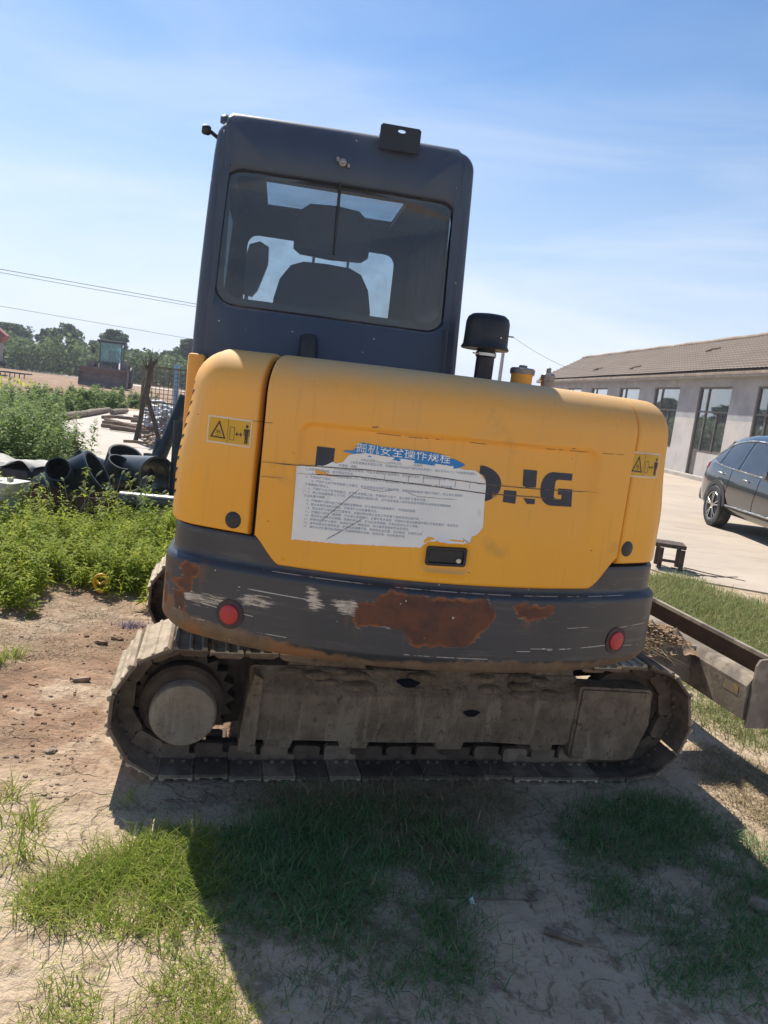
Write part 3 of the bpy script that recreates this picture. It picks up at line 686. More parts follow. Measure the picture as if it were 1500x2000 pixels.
def door_bot(s):
    u = plan(s)[0]
    if u < -0.56: return 1.045+(0.948-1.045)*sstep(-0.66, -0.545, u)
    if u > 0.57: return 0.952+(1.075-0.952)*(sstep(0.56, 0.70, u))
    return 0.948+0.004*(u+0.56)
door = panel('engine_door', S_L, S_R, 132, door_bot, door_off, M_yel)
hl = panel('hood_corner_panel', -SMAX, s_of(-0.664), 90, lambda s: 1.037, lambda u, z: corner_off(u, z), M_yel, (False, True))
hr = panel('hood_corner_panel', s_of(0.688), SMAX, 90, lambda s: 1.045, lambda u, z: corner_off(u, z)+0.014*sstep(0.82, 0.94, u), M_yel, (True, False))
# dark frame behind the panel gaps, and the top plate
bm = bmesh.new()
cols = lin(-SMAX+0.01, SMAX-0.01, 120)
g = [[bm.verts.new(sp(c, o, z)) for o, z in ((0.035, 0.93), (0.035, 1.25), (0.085, 1.50), (0.10, 1.56), (0.15, 1.60), (0.185, 1.62))] for c in cols]
for a, b_ in zip(g, g[1:]):
    for k in range(5): bm.faces.new((a[k], b_[k], b_[k+1], a[k+1]))
bodypart('hood_frame', bm, M_int, 40)
bm = bmesh.new()
bm.faces.new([bm.verts.new(sp(c, 0.183, 1.6485)) for c in lin(-SMAX+0.01, SMAX-0.01, 120)])
bodypart('hood_top', bm, M_yel)
# ---- counterweight
def seg_d(px, pz, poly):
    """signed distance to polygon, + inside"""
    best = 9; ins = False; n = len(poly)
    for i in range(n):
        ax, az = poly[i]; bx, bz = poly[(i+1) % n]
        dx, dz = bx-ax, bz-az; t = max(0, min(1, ((px-ax)*dx+(pz-az)*dz)/(dx*dx+dz*dz+1e-12)))
        best = min(best, math.hypot(px-ax-t*dx, pz-az-t*dz))
        if (az > pz) != (bz > pz) and px < (bx-ax)*(pz-az)/(bz-az)+ax: ins = not ins
    return best if ins else -best
RUST = [[(-0.29, 0.80), (-0.27, 0.86), (-0.225, 0.865), (-0.20, 0.895), (-0.17, 0.912), (-0.05, 0.905), (0.10, 0.905), (0.165, 0.912), (0.19, 0.88), (0.208, 0.855), (0.19, 0.81), (0.165, 0.785), (0.13, 0.75), (0.10, 0.735), (0.0, 0.725), (-0.075, 0.728), (-0.10, 0.76), (-0.12, 0.785), (-0.21, 0.785), (-0.265, 0.772)],
        [(0.27, 0.885), (0.30, 0.902), (0.37, 0.893), (0.43, 0.89), (0.43, 0.865), (0.39, 0.842), (0.33, 0.838), (0.29, 0.855)],
        [(-0.885, 0.89), (-0.86, 0.905), (-0.81, 0.903), (-0.81, 0.87), (-0.835, 0.85), (-0.83, 0.815), (-0.85, 0.80), (-0.90, 0.81), (-0.91, 0.84), (-0.865, 0.845)],
        [(-0.90, 0.80), (-0.86, 0.80), (-0.855, 0.73), (-0.89, 0.725)]]
CHIP = [[(-0.86, 0.805), (-0.83, 0.80), (-0.78, 0.803), (-0.72, 0.80), (-0.73, 0.785), (-0.80, 0.772), (-0.85, 0.775)],
        [(-0.67, 0.822), (-0.60, 0.825), (-0.55, 0.818), (-0.56, 0.808), (-0.65, 0.80)],
        [(-0.437, 0.885), (-0.415, 0.872), (-0.40, 0.835), (-0.412, 0.815), (-0.435, 0.825), (-0.432, 0.85)],
        [(-0.35, 0.855), (-0.285, 0.862), (-0.272, 0.84), (-0.276, 0.815), (-0.335, 0.828)]]
cwprof = [(0.135, 0.628), (0.05, 0.622), (0.022, 0.632), (0.004, 0.652), (-0.008, 0.675)] + [(-0.012, z) for z in lin(0.685, 0.902, 40)] + [(-0.010, 0.912), (-0.003, 0.920), (0.006, 0.925), (0.012, 0.930), (0.015, 0.940)] + [(0.015, z) for z in lin(0.95, 1.022, 8)] + [(0.019, 1.030), (0.035, 1.033), (0.135, 1.033)]
bm = bmesh.new()
lr = bm.verts.layers.float.new('rust'); lc = bm.verts.layers.float.new('chip'); ld = bm.verts.layers.float.new('dirt')
cols = lin(-(LA+LF+0.55), LA+LF+0.55, 330); grid = []
for c in cols:
    u = plan(c)[0]; tail = abs(c) > LA+LF*0.5; col = []
    for o, z in cwprof:
        oo = o
        # lower corners sweep in towards the tail ends
        if z < 0.70: oo += 0.10*(0.70-z)*sstep(0.55, 0.95, abs(u))*4*(0.70-z)/0.08
        v = bm.verts.new(sp(c, min(oo, 0.13), z))
        uu = u if not tail else (c/abs(c))*(0.86+abs(c)-LA-LF*0.5)
        v[lr] = max(seg_d(uu, z, p) for p in RUST)
        v[lc] = max(seg_d(uu, z, p) for p in CHIP)
        dl = 0.674+0.012*math.sin(u*7)+0.018*sstep(0.2, 0.95, abs(u))+0.02*sstep(-0.45, -0.95, u)
        if uu < -0.83: dl += 0.06*sstep(-0.83, -0.90, uu)
        v[ld] = dl-z
        col.append(v)
    grid.append(col)
for a, b_ in zip(grid, grid[1:]):
    for k in range(len(a)-1): bm.faces.new((a[k], b_[k], b_[k+1], a[k+1]))
    bm.faces.new((a[-1], b_[-1], b_[0], a[0]))
bm.faces.new(grid[0]); bm.faces.new(grid[-1][::-1])
bmesh.ops.recalc_face_normals(bm, faces=bm.faces)
cw = bodypart('counterweight', bm, M_cw, 50)
cw['label'] = 'charcoal counterweight with rust patches and scraped paint'
# reflectors
for u in (-0.695, 0.728):
    p = sp(s_of(u), -0.012, 0.752); a = s_of(u)/R_; nrm = Vector((math.sin(a), -math.cos(a), 0))
    bm = bmesh.new(); lathe(bm, [(0.052, 0), (0.052, 0.003), (0.046, 0.0042)], p, nrm, 32)
    ring_ = bodypart('reflector_ring', bm, M_redrim, 40)
    bm = bmesh.new(); lathe(bm, [(0.035, 0.002), (0.035, 0.009), (0.030, 0.012), (0.0, 0.013)], p, nrm, 12 if u < 0 else 24, caps=False)
    bodypart('reflector', bm, M_red, 30, ring_)
# round blanking caps on the corner panels
for u, z in ((-0.717, 1.079), (0.722, 1.104)):
    p = sp(s_of(u), 0.0, z); a = s_of(u)/R_; nrm = Vector((math.sin(a), -math.cos(a), 0))
    bm = bmesh.new(); lathe(bm, [(0.029, -0.002), (0.029, 0.002), (0.026, 0.004)], p, nrm, 28); bodypart('blanking_cap', bm, M_black, 40, hl if u < 0 else hr)
# louvre slots in the left corner panel
for i in range(11):
    z = 1.53-i*0.040; s0_ = -(LA+LF*0.80); bm = bmesh.new(); ring = []
    for k in range(14):
        a = 2*PI*k/14; ds = 0.030*math.cos(a); dz = 0.007*math.sin(a)+0.30*ds
        zz = z+dz; off = 0.0 if zz < 1.515 else 0.14-math.sqrt(max(0, 0.14**2-(zz-1.515)**2))
        ring.append((s0_+ds, off+corner_off(0.94, zz), zz))
    va = [bm.verts.new(sp(s_, o_-0.0008, z_)) for s_, o_, z_ in ring]; vc = bm.verts.new(sp(s0_, 0.5*(ring[3][1]+ring[10][1])-0.0008, z))
    for k in range(14): bm.faces.new((va[k], va[(k+1) % 14], vc))
    bodypart('louvre_slot', bm, M_int, None, hl)
# door handle
def dsurf(u, z, lift=0.0): return sp(s_of(u), door_off(u, z)-lift, z)
def handle():
    bm = bmesh.new(); n = 40; loops = []
    def loop(w_, h_, r, lift):
        L = []
        for k in range(n):
            a = 2*PI*k/n; cx, cz = math.cos(a), math.sin(a)
            x = max(-(w_-r), min(w_-r, cx*9))+cx*r; z = max(-(h_-r), min(h_-r, cz*9))+cz*r
            L.append(bm.verts.new(sp(s_of(0.004+x), -lift, 1.047+z+0.03*x)))
        return L
    seq = [(0.070, 0.033, 0.010, -0.012), (0.070, 0.033, 0.010, 0.006), (0.068, 0.031, 0.010, 0.009), (0.061, 0.024, 0.007, 0.009), (0.058, 0.021, 0.006, 0.001)]
    loops = [loop(*q) for q in seq]
    for a, b_ in zip(loops, loops[1:]):
        for k in range(n): bm.faces.new((a[k], a[(k+1) % n], b_[(k+1) % n], b_[k]))
    bm.faces.new(loops[-1]); bmesh.ops.recalc_face_normals(bm, faces=bm.faces)
    h = bodypart('door_handle', bm, M_black, 35, door)
    bm = bmesh.new(); p = sp(s_of(0.048), -0.001, 1.036); a = s_of(0.048)/R_
    lathe(bm, [(0.0095, 0), (0.0095, 0.006), (0.008, 0.0075), (0.004, 0.0065)], p, (math.sin(a), -math.cos(a), 0), 20)
    o = obj('lock', bm, M_chrome, exc, 40); o.location = BO-EXC; o.rotation_euler = (0, 0, TH)
handle()
# ---- flat print and stickers, laid on the curved skin
def lay(bm, lift, doorskin=True):
    for v in bm.verts:
        u, z = v.co.x, v.co.z
        v.co = sp(s_of(u), (door_off(u, z) if doorskin else 0.0)-lift, z)
def poly_bm(polys, lift, doorskin=True, step=0.02):
    bm = bmesh.new()
    for P_ in polys:
        bm.faces.new([bm.verts.new((x, 0, z)) for x, z in P_])
    xs = [v.co.x for v in bm.verts]; zs = [v.co.z for v in bm.verts]
    x = min(xs)+step
    while x < max(xs):
        bmesh.ops.bisect_plane(bm, geom=bm.verts[:]+bm.edges[:]+bm.faces[:], plane_co=(x, 0, 0), plane_no=(1, 0, 0)); x += step
    z = min(zs)+step
    while z < max(zs):
        bmesh.ops.bisect_plane(bm, geom=bm.verts[:]+bm.edges[:]+bm.faces[:], plane_co=(0, 0, z), plane_no=(0, 0, 1)); z += step
    bmesh.ops.triangulate(bm, faces=bm.faces)
    for f in bm.faces:
        if f.normal.y > 0: f.normal_flip()
    lay(bm, lift, doorskin); return bm
def text_bm(body, size, x, z, slope=0.0, spacing=1.0):
    cu = bpy.data.curves.new('txt', 'FONT'); cu.body = body; cu.size = size; cu.resolution_u = 1; cu.space_character = spacing
    o = bpy.data.objects.new('txt', cu); C.objects.link(o)
    dg = bpy.context.evaluated_depsgraph_get(); dg.update()
    me = o.evaluated_get(dg).to_mesh()
    bm = bmesh.new(); bm.from_mesh(me)
    for v in bm.verts: v.co = Vector((x+v.co.x, 0, z+v.co.y+slope*v.co.x))
    o.evaluated_get(dg).to_mesh_clear(); bpy.data.objects.remove(o); bpy.data.curves.remove(cu)
    return bm
M_ink = mat('navy_print', (0.030, 0.034, 0.055), 0.45, dirt=(0.30, 0.18, 0.06), dscale=9, dlo=0.62, dhi=0.70)
def arc_pts(cx, cz, rx, rz, a0, a1, n): return [(cx+rx*math.cos(math.radians(a0+(a1-a0)*i/n)), cz+rz*math.sin(math.radians(a0+(a1-a0)*i/n))) for i in range(n+1)]
LET = {
 'L': [[(-0.466, 1.20), (-0.407, 1.20), (-0.407, 1.366), (-0.466, 1.366)]],
 'O': [arc_pts(0.085, 1.303, 0.083, 0.062, 90, -90, 24) + arc_pts(0.085, 1.303, 0.028, 0.034, -90, 90, 16)],
 'N': [[(0.243, 1.366), (0.295, 1.366), (0.298, 1.308), (0.262, 1.304), (0.247, 1.311)],
       [(0.180, 1.290), (0.227, 1.290), (0.227, 1.246), (0.180, 1.249)],
       [(0.254, 1.268), (0.300, 1.268), (0.300, 1.250), (0.270, 1.249)]],
 'G': [[(0.436, 1.366), (0.436, 1.341)] + arc_pts(0.385, 1.331, 0.014, 0.010, 90, 180, 5) + [(0.371, 1.283)] + arc_pts(0.385, 1.284, 0.014, 0.010, 180, 270, 5) + [(0.402, 1.274), (0.402, 1.289), (0.386, 1.289), (0.386, 1.311), (0.443, 1.311), (0.447, 1.250), (0.358, 1.249)] + arc_pts(0.360, 1.300, 0.044, 0.050, 262, 180, 8) + arc_pts(0.360, 1.312, 0.044, 0.054, 180, 96, 8)]}
for k, P_ in LET.items():
    for q in P_: bodypart('letter', poly_bm([q], 0.0012), M_ink, None, door)
# torn safety notice
def lerp_tab(tab, x):
    for (x0, y0), (x1, y1) in zip(tab, tab[1:]):
        if x <= x1: return y0+(y1-y0)*(x-x0)/max(1e-9, x1-x0) if x >= x0 else y0
    return tab[-1][1]
def paper_mat():
    m, t, b = nt('torn_paper')
    c = mixc(t, ramp(t, tex(t, 5.0, 5), 0.3, 0.7), (0.84, 0.84, 0.79), (0.76, 0.76, 0.72))
    c = mixc(t, ramp(t, tex(t, 16.0, 6, 0.65), 0.62, 0.78, 0, 0.6), c, (0.45, 0.42, 0.36))
    t.links.new(c, b.inputs['Base Color']); b.inputs['Roughness'].default_value = 0.6
    bump(t, b, tex(t, 22.0, 5), 0.15, 0.004)
    return m
M_paper = paper_mat()
top_t = [(-0.522, 1.292), (-0.466, 1.300), (-0.43, 1.305), (-0.405, 1.321), (-0.395, 1.317), (-0.372, 1.324), (-0.352, 1.352), (-0.335, 1.356), (-0.30, 1.363), (0.0, 1.352), (0.030, 1.345), (0.075, 1.346), (0.092, 1.335), (0.110, 1.318), (0.117, 1.30)]
bot_t = [(-0.522, 1.046), (-0.50, 1.047), (-0.40, 1.051), (-0.30, 1.058), (-0.10, 1.070), (-0.085, 1.077), (-0.07, 1.093), (-0.04, 1.099), (0.0, 1.094), (0.05, 1.097), (0.068, 1.100), (0.078, 1.108), (0.072, 1.122), (0.09, 1.127), (0.10, 1.135), (0.108, 1.145), (0.117, 1.16)]
def strip(tt, bt, x0, x1, step, rows, jag, seed, skew=0.0):
    bm = bmesh.new(); prev = None; x = x0
    while x < x1+1e-6:
        j1 = jag*noise.noise(Vector((x*90, seed, 0))); j2 = jag*noise.noise(Vector((x*90, seed+5, 0)))
        a, b_ = lerp_tab(bt, x)+j2, lerp_tab(tt, x)+j1
        col = [bm.verts.new((x+skew*(z-1.2), 0, z)) for z in lin(a, b_, rows)]
        if prev:
            for k in range(rows-1): bm.faces.new((prev[k], col[k], col[k+1], prev[k+1]))
        prev = col; x += step
    return bm
bm = strip(top_t, bot_t, -0.520, 0.116, 0.006, 14, 0.003, 1.0, -0.035)
for v in bm.verts:
    u, z = v.co.x, v.co.z; e = min(abs(z-lerp_tab(top_t, u)), abs(z-lerp_tab(bot_t, u)), abs(u-0.115), abs(u+0.522)); q = noise.noise(Vector((u*14, z*14, 4)))
    lf = 0.0022+0.0005*noise.noise(Vector((u*30, z*40, 1)))+max(0, 0.012-e)/0.012*max(0, q+0.1)*0.012; v.co = sp(s_of(u), door_off(u, z)-lf, z)
paper = bodypart('torn_notice', bm, M_paper, 60, door)
paper['label'] = 'torn white safety notice with blue heading'
M_blue = mat('blue_print', (0.012, 0.20, 0.52), 0.5, col2=(0.02, 0.24, 0.55))
btop = [(-0.378, 1.363), (-0.345, 1.366), (-0.335, 1.386), (-0.318, 1.396), (-0.25, 1.389), (-0.1, 1.391), (-0.05, 1.387), (-0.03, 1.378), (0.0, 1.374), (0.03, 1.362)]
bbot = [(-0.378, 1.359), (-0.3, 1.352), (-0.1, 1.348), (0.0, 1.345), (0.02, 1.352), (0.03, 1.360)]
bm = strip(btop, bbot, -0.378, 0.03, 0.006, 4, 0.0022, 9.0); lay(bm, 0.0030)
bodypart('blue_heading', bm, M_blue, 60, paper)
M_white = mat('white_print', (0.88, 0.88, 0.87), 0.5)
bm = bmesh.new()
for i, ch in enumerate('掘机安全操作规程'):
    tb = text_bm(ch, 0.0385, -0.340+i*0.0402, 1.3665-0.0006*i)
    me_ = bpy.data.meshes.new('t'); tb.to_mesh(me_); tb.free(); bm.from_mesh(me_); bpy.data.meshes.remove(me_)
for k in range(40):   # the tear cuts off the top of the characters
    x0 = -0.36+k*0.01
bmesh.ops.bisect_plane(bm, geom=bm.verts[:]+bm.edges[:]+bm.faces[:], plane_co=(-0.2, 0, 1.3895), plane_no=(0.028, 0, 1), clear_outer=True)
lay(bm, 0.0036); bodypart('heading_text', bm, M_white, None, paper)
M_txt = mat('blue_grey_print', (0.16, 0.24, 0.34), 0.6, col2=(0.22, 0.28, 0.36))
LINES = [(-0.335, 1.339, '责。司机必须经过培训合格持证上岗，严禁无证操作。'), (-0.350, 1.327, '工前检查确认各部位正常，挖掘机进行作业时严禁无关人员进入，禁止任何人员上下机械和传递物品，以及在铲斗旋转范围内'),
 (-0.385, 1.3135, '的通道，道路。'), (-0.40, 1.3005, '作业前应检查作业地点、作业环境和地下管线情况，在坡道作业时，必须保持机身平稳，二位。'), (-0.492, 1.288, '任何时候不得超载，要平稳运行作业。'),
 (-0.470, 1.2755, '2、工作时铲斗不得碰撞轮胎的上方，严禁人员在铲斗下通过或停留，装车时铲斗应尽量放低，防止撞击车厢。'), (-0.490, 1.263, '3、严禁用铲斗载人。'),
 (-0.470, 1.2505, '4、严禁铲斗从汽车驾驶室上方越过，作业结束后应将铲斗落地停稳，切断电源并锁好门窗方可离开，防止他人误操作。'), (-0.490, 1.238, '不得横坡行驶以上。'),
 (-0.478, 1.2255, '6、严禁铲斗在汽车顶部越过，在汽车未停稳之前，不得将铲斗放下，禁止用铲斗撞击车辆。'), (-0.478, 1.213, '7、禁止在松软地带上下行走，应提前确定好路线行走，且不得在陡坡上急转弯或者突然停车以免发生倾翻事故。'), (-0.49, 1.2005, '方法应遵守使用。'),
 (-0.480, 1.186, '8、严禁用铲斗的冲击力作业破碎坚硬物体，铲斗落地后应缓慢提升，不得猛起猛落。'), (-0.480, 1.1735, '9、禁止在高压线附近作业，不得用铲斗吊运重物行走。'), (-0.480, 1.161, '10、禁止将铲斗放在悬空位置停车，机器运转时禁止在机工作装置下面检查调试或行走。'),
 (-0.482, 1.1485, '11、挖掘机行驶时，遇障碍、交叉道口减速慢行，必要时专人指挥，挖掘机与高压线距离不得小于规定要求，保证安全。'), (-0.482, 1.136, '12、夜间作业应有充足照明，挖掘机停止后，铲斗应放到地面，不得在松动土方上停放。'),
 (-0.484, 1.1235, '13、检修时应将铲斗放平，关闭发动机，释放油压，再行维修更换部件以及清洁。'), (-0.484, 1.111, '14、操作结束后应清扫机身，铲斗内应清理干净，停放到安全位置，拉好制动，并填写记录。'), (-0.484, 1.0985, '15、操作人员应遵守各项规定，定期保养维护机械，如有异常，及时检修处理。')]
bm = bmesh.new()
for x, z, s_ in LINES:
    tb = text_bm(s_, 0.0096, x-0.035*(z-1.2), z-0.0035+0.012*(x+0.35), 0.016, 1.05)
    me_ = bpy.data.meshes.new('t'); tb.to_mesh(me_); tb.free(); bm.from_mesh(me_); bpy.data.meshes.remove(me_)
bmesh.ops.bisect_plane(bm, geom=bm.verts[:]+bm.edges[:]+bm.faces[:], plane_co=(0.104, 0, 1.2), plane_no=(1, 0, 0.0), clear_outer=True)
for v in bm.verts: pass
bad = [v for v in bm.verts if v.co.z > lerp_tab(top_t, v.co.x)-0.003 or v.co.z < lerp_tab(bot_t, v.co.x)+0.003]
bmesh.ops.delete(bm, geom=bad, context='VERTS')
lay(bm, 0.0028); bodypart('notice_text', bm, M_txt, None, paper)
# tears and gouges through the notice
M_gouge = mat('gouge', (0.075, 0.055, 0.042), 0.8, col2=(0.2, 0.15, 0.1), scale=30)
def gouge(pts, wd, seed):
    bm = bmesh.new(); n = 70; prev = None
    for i in range(n+1):
        t = i/n*(len(pts)-1); k = min(int(t), len(pts)-2); f = t-k
        x = pts[k][0]+(pts[k+1][0]-pts[k][0])*f; z = pts[k][1]+(pts[k+1][1]-pts[k][1])*f+0.0012*noise.noise(Vector((x*40, seed, 2)))
        w_ = wd*(0.55+0.6*abs(noise.noise(Vector((x*70, seed, 7)))))*min(1, 8*min(i, n-i)/n+0.1)
        dx, dz = pts[k+1][0]-pts[k][0], pts[k+1][1]-pts[k][1]; L = math.hypot(dx, dz); nx, nz = -dz/L, dx/L
        a = bm.verts.new((x+nx*w_, 0, z+nz*w_)); b_ = bm.verts.new((x-nx*w_, 0, z-nz*w_))
        if prev: bm.faces.new((prev[0], prev[1], b_, a))
        prev = (a, b_)
    lay(bm, 0.0036); bodypart('gouge', bm, M_gouge, None, door)
gouge([(-0.66, 1.291), (-0.52, 1.296), (-0.30, 1.308), (-0.1, 1.312), (0.12, 1.303), (0.32, 1.303), (0.56, 1.308)], 0.0024, 1)
gouge([(-0.52, 1.268), (-0.32, 1.283), (-0.1, 1.280), (0.12, 1.272), (0.30, 1.275), (0.45, 1.27)], 0.0026, 2)
gouge([(-0.64, 1.243), (-0.56, 1.247)], 0.0012, 3)
gouge([(-0.43, 1.055+0.06), (-0.38, 1.17), (-0.31, 1.245)], 0.0013, 4); gouge([(-0.405, 1.058), (-0.35, 1.10), (-0.285, 1.15)], 0.0014, 5)
gouge([(-0.31, 1.247), (-0.24, 1.243), (-0.20, 1.252)], 0.001, 6); gouge([(-0.16, 1.252), (-0.12, 1.240), (-0.03, 1.241), (0.02, 1.243)], 0.001, 7)
for x in (-0.235, -0.155, -0.105, -0.05, 0.005, 0.055): gouge([(x, 1.283), (x+0.001, 1.308)], 0.0009, x*50)
gouge([(0.05, 1.116), (0.075, 1.10)], 0.0014, 8)
# small yellow hole in the notice
bodypart('notice_hole', poly_bm([[(-0.462, 1.276), (-0.40, 1.272), (-0.43, 1.284), (-0.462, 1.290)]], 0.0032), M_yel, None, door)
# warning stickers
M_wy = mat('sticker_yellow', (0.62, 0.36, 0.02), 0.5, col2=(0.55, 0.31, 0.03)); M_wb = mat('sticker_border', (0.72, 0.60, 0.45), 0.5); M_wk = mat('sticker_ink', (0.045, 0.025, 0.015), 0.5)
def warning(cx, cz, w, h, par):
    def T(P_): return [(cx+x*w, cz+z*h-0.00*x) for x, z in P_]
    b_ = bodypart('warning_sticker', poly_bm([T([(-.5, -.5), (.5, -.5), (.5, .5), (-.5, .5)])], 0.0010, False), M_wb, None, par)
    bodypart('sticker_field', poly_bm([T([(-.47, -.44), (.47, -.44), (.47, .44), (-.47, .44)])], 0.0014, False), M_wy, None, b_)
    def thickline(a, c, t_):
        a = (a[0]*w, a[1]*h); c = (c[0]*w, c[1]*h); dx, dz = c[0]-a[0], c[1]-a[1]; L = math.hypot(dx, dz); nx, nz = -dz/L*t_, dx/L*t_; ex, ez = dx/L*t_, dz/L*t_
        return [(cx+a[0]-ex+nx, cz+a[1]-ez+nz), (cx+a[0]-ex-nx, cz+a[1]-ez-nz), (cx+c[0]+ex-nx, cz+c[1]+ez-nz), (cx+c[0]+ex+nx, cz+c[1]+ez+nz)]
    L = []
    A, B_, D = (-.40, -.26), (-.09, -.28), (-.235, .30)
    for q in ((A, B_), (B_, D), (D, A)): L.append(thickline(*q, 0.0024))
    for q in (((-.30, -.12), (-.20, -.02)), ((-.26, 0.02), (-.25, -.15)), ((-.22, -.1), (-.17, -.14)), ((-.29, -.03), (-.2, -.09)), ((-.28, -.2), (-.2, -.2))): L.append(thickline(*q, 0.0009))
    L.append(thickline((-.03, .44), (-.03, -.44), 0.0006))
    for q in (((.02, -.3), (.12, -.3)), ((.12, -.3), (.12, .16)), ((.12, .16), (.02, .16)), ((.02, .16), (.02, -.3))): L.append(thickline(*q, 0.0008))
    L.append(thickline((.18, -.07), (.26, -.07), 0.0016))
    L += [T([(.145, -.07), (.19, -.16), (.19, .02)]), T([(.30, -.07), (.255, .02), (.255, -.16)])]
    bodypart('sticker_symbols', poly_bm(L, 0.0019, False), M_wk, None, b_)
    man = [T(arc_pts(.395, .25, .030, .065, 0, 340, 12)), T([(.33, .15), (.46, .15), (.46, -.10), (.443, -.10), (.443, .08), (.435, .08), (.43, -.38), (.40, -.38), (.395, -.12), (.39, -.38), (.36, -.38), (.355, .08), (.347, .08), (.347, -.10), (.33, -.10)])]
    bodypart('sticker_figure', poly_bm(man, 0.0019, False), M_wk, None, b_)
warning(-0.756, 1.378, 0.150, 0.092, hl); warning(0.738, 1.419, 0.143, 0.092, hr)
# ---- revolving frame under the hood, body side skirts
bm = bmesh.new(); prism(bm, [(sp(c, 0.10, 0).x, sp(c, 0.10, 0).y) for c in lin(-(LA+LF+0.5), LA+LF+0.5, 60)] + [(0.84, 2.2), (-0.84, 2.2)], 'z', 0.66, 0.80)
bodypart('revolving_frame', bm, M_mud2)
bm = bmesh.new(); box(bm, -0.93, -0.12, 0.45, 1.95, 0.80, 0.98, 0.02); bodypart('cab_floor', bm, M_cab, 40)
bm = bmesh.new(); box(bm, 0.20, 0.938, 1.2, 1.9, 0.72, 1.42, 0.05); bodypart('tank', bm, M_yel, 40)
# yellow cab skirt panel that shows beside the hood
bm = bmesh.new(); box(bm, -0.966, -0.90, 0.36, 1.2, 0.99, 1.634, 0.012); bodypart('cab_skirt', bm, M_yel, 40)
# ---- cab
def cabL(z): return -0.966+0.036*max(0, (z-1.6)/0.95)**1.6*1.0
def cabR(z): return 0.128-0.036*max(0, (z-1.6)/0.95)
def cab_loop(inset, zt, zb):
    """outline of the cab seen from behind, with fixed breakpoints"""
    P_ = []
    zl = [zb, 1.2, 1.5, 1.72, 1.85, 2.0, 2.15, 2.30, 2.40]
    for z in zl: P_.append((cabR(z)-inset, max(z, zb)))
    r = 0.075; ztr = zt+0.014
    for k in range(0, 9):
        a = k/8*PI/2; P_.append((cabR(2.5)-r+(r-inset)*math.cos(a), ztr-r+(r-inset)*math.sin(a)))
    for u in (-0.05, -0.3, -0.55, -0.79): P_.append((u, zt-inset+0.006+0.014*(u+0.9)))
    for k in range(0, 9):
        a = PI/2+k/8*PI/2; P_.append((cabL(2.5)+r+(r-inset)*math.cos(a), zt-r-0.012+(r-inset)*math.sin(a)))
    for z in zl[::-1]: P_.append((cabL(z)+inset, max(z, zb)))
    return [q for a_, b_ in zip(P_, P_[1:]+P_[:1]) for q in [(a_[0]+(b_[0]-a_[0])*i/3, a_[1]+(b_[1]-a_[1])*i/3) for i in range(3)]]
ZT, ZB = 2.545, 0.98
bm = bmesh.new()
W = [(0.03, 0.425), (0.012, 0.435), (0.003, 0.455), (0.0, 0.48), (0.0, 0.56), (0.0, 0.86), (0.0, 1.0), (0.0, 1.2), (0.0, 1.7), (0.0, 1.84), (0.012, 1.89), (0.04, 1.91)]
rings = []
for ins, w in W: rings.append([bm.verts.new((x, w, z)) for x, z in cab_loop(ins, ZT, ZB)])
n = len(rings[0])
for a, b_ in zip(rings, rings[1:]):
    for k in range(n):
        f = (a[k], a[(k+1) % n], b_[(k+1) % n], b_[k])
        cc = sum((v.co for v in f), Vector())/4
        if cc.x > 0 and 0.57 < cc.y < 0.85 and 1.73 < cc.z < 2.40: continue
        if cc.x > 0 and 1.0 < cc.y < 1.7 and 1.73 < cc.z < 2.40 and False: continue
        if cc.x < -0.85 and 1.0 < cc.y < 1.7 and 1.73 < cc.z < 2.40: continue
        if -0.8 < cc.x < -0.04 and cc.z > 2.45 and 1.2 < cc.y < 1.84: continue
        bm.faces.new(f)
def rrect_ray(cx, cz, x0, x1, z0, z1, r, n_, pts):
    """points of a rounded rectangle met by rays from (cx,cz) through pts"""
    out = []
    for x, z in pts:
        dx, dz = x-cx, z-cz; lo, hi = 0.0, 4.0
        for _ in range(40):
            m_ = (lo+hi)/2
            if rrect_d(cx+dx*m_, cz+dz*m_, x0, x1, z0, z1, r) > 0: lo = m_
            else: hi = m_
        out.append((cx+dx*lo, cz+dz*lo))
    return out
def fill_ring(bm, ring, inner):
    n = len(ring); 
    for k in range(n): bm.faces.new((ring[k], ring[(k+1) % n], inner[(k+1) % n], inner[k]))
# front wall with the windscreen opening
loopF = cab_loop(0.04, ZT, ZB)
wf = rrect_ray(-0.43, 2.17, -0.862, 0.0, 1.96, 2.385, 0.06, 0, loopF)
inn = [bm.verts.new((x, 1.90, z)) for x, z in wf]; fill_ring(bm, rings[-1], inn)
# rear wall inner flange (the panel sits over it)
loopB = cab_loop(0.03, ZT, ZB)
WR = (-0.888, 0.040, 1.842, 2.345)
def skewz(x): return 0.0
wb = rrect_ray(-0.42, 2.09, WR[0], WR[1], WR[2], WR[3], 0.075, 0, loopB)
inn = [bm.verts.new((x, 0.43, z)) for x, z in wb]; fill_ring(bm, rings[0], inn)
bmesh.ops.recalc_face_normals(bm, faces=bm.faces)
cab = bodypart('cab_shell', bm, M_cab, 40)
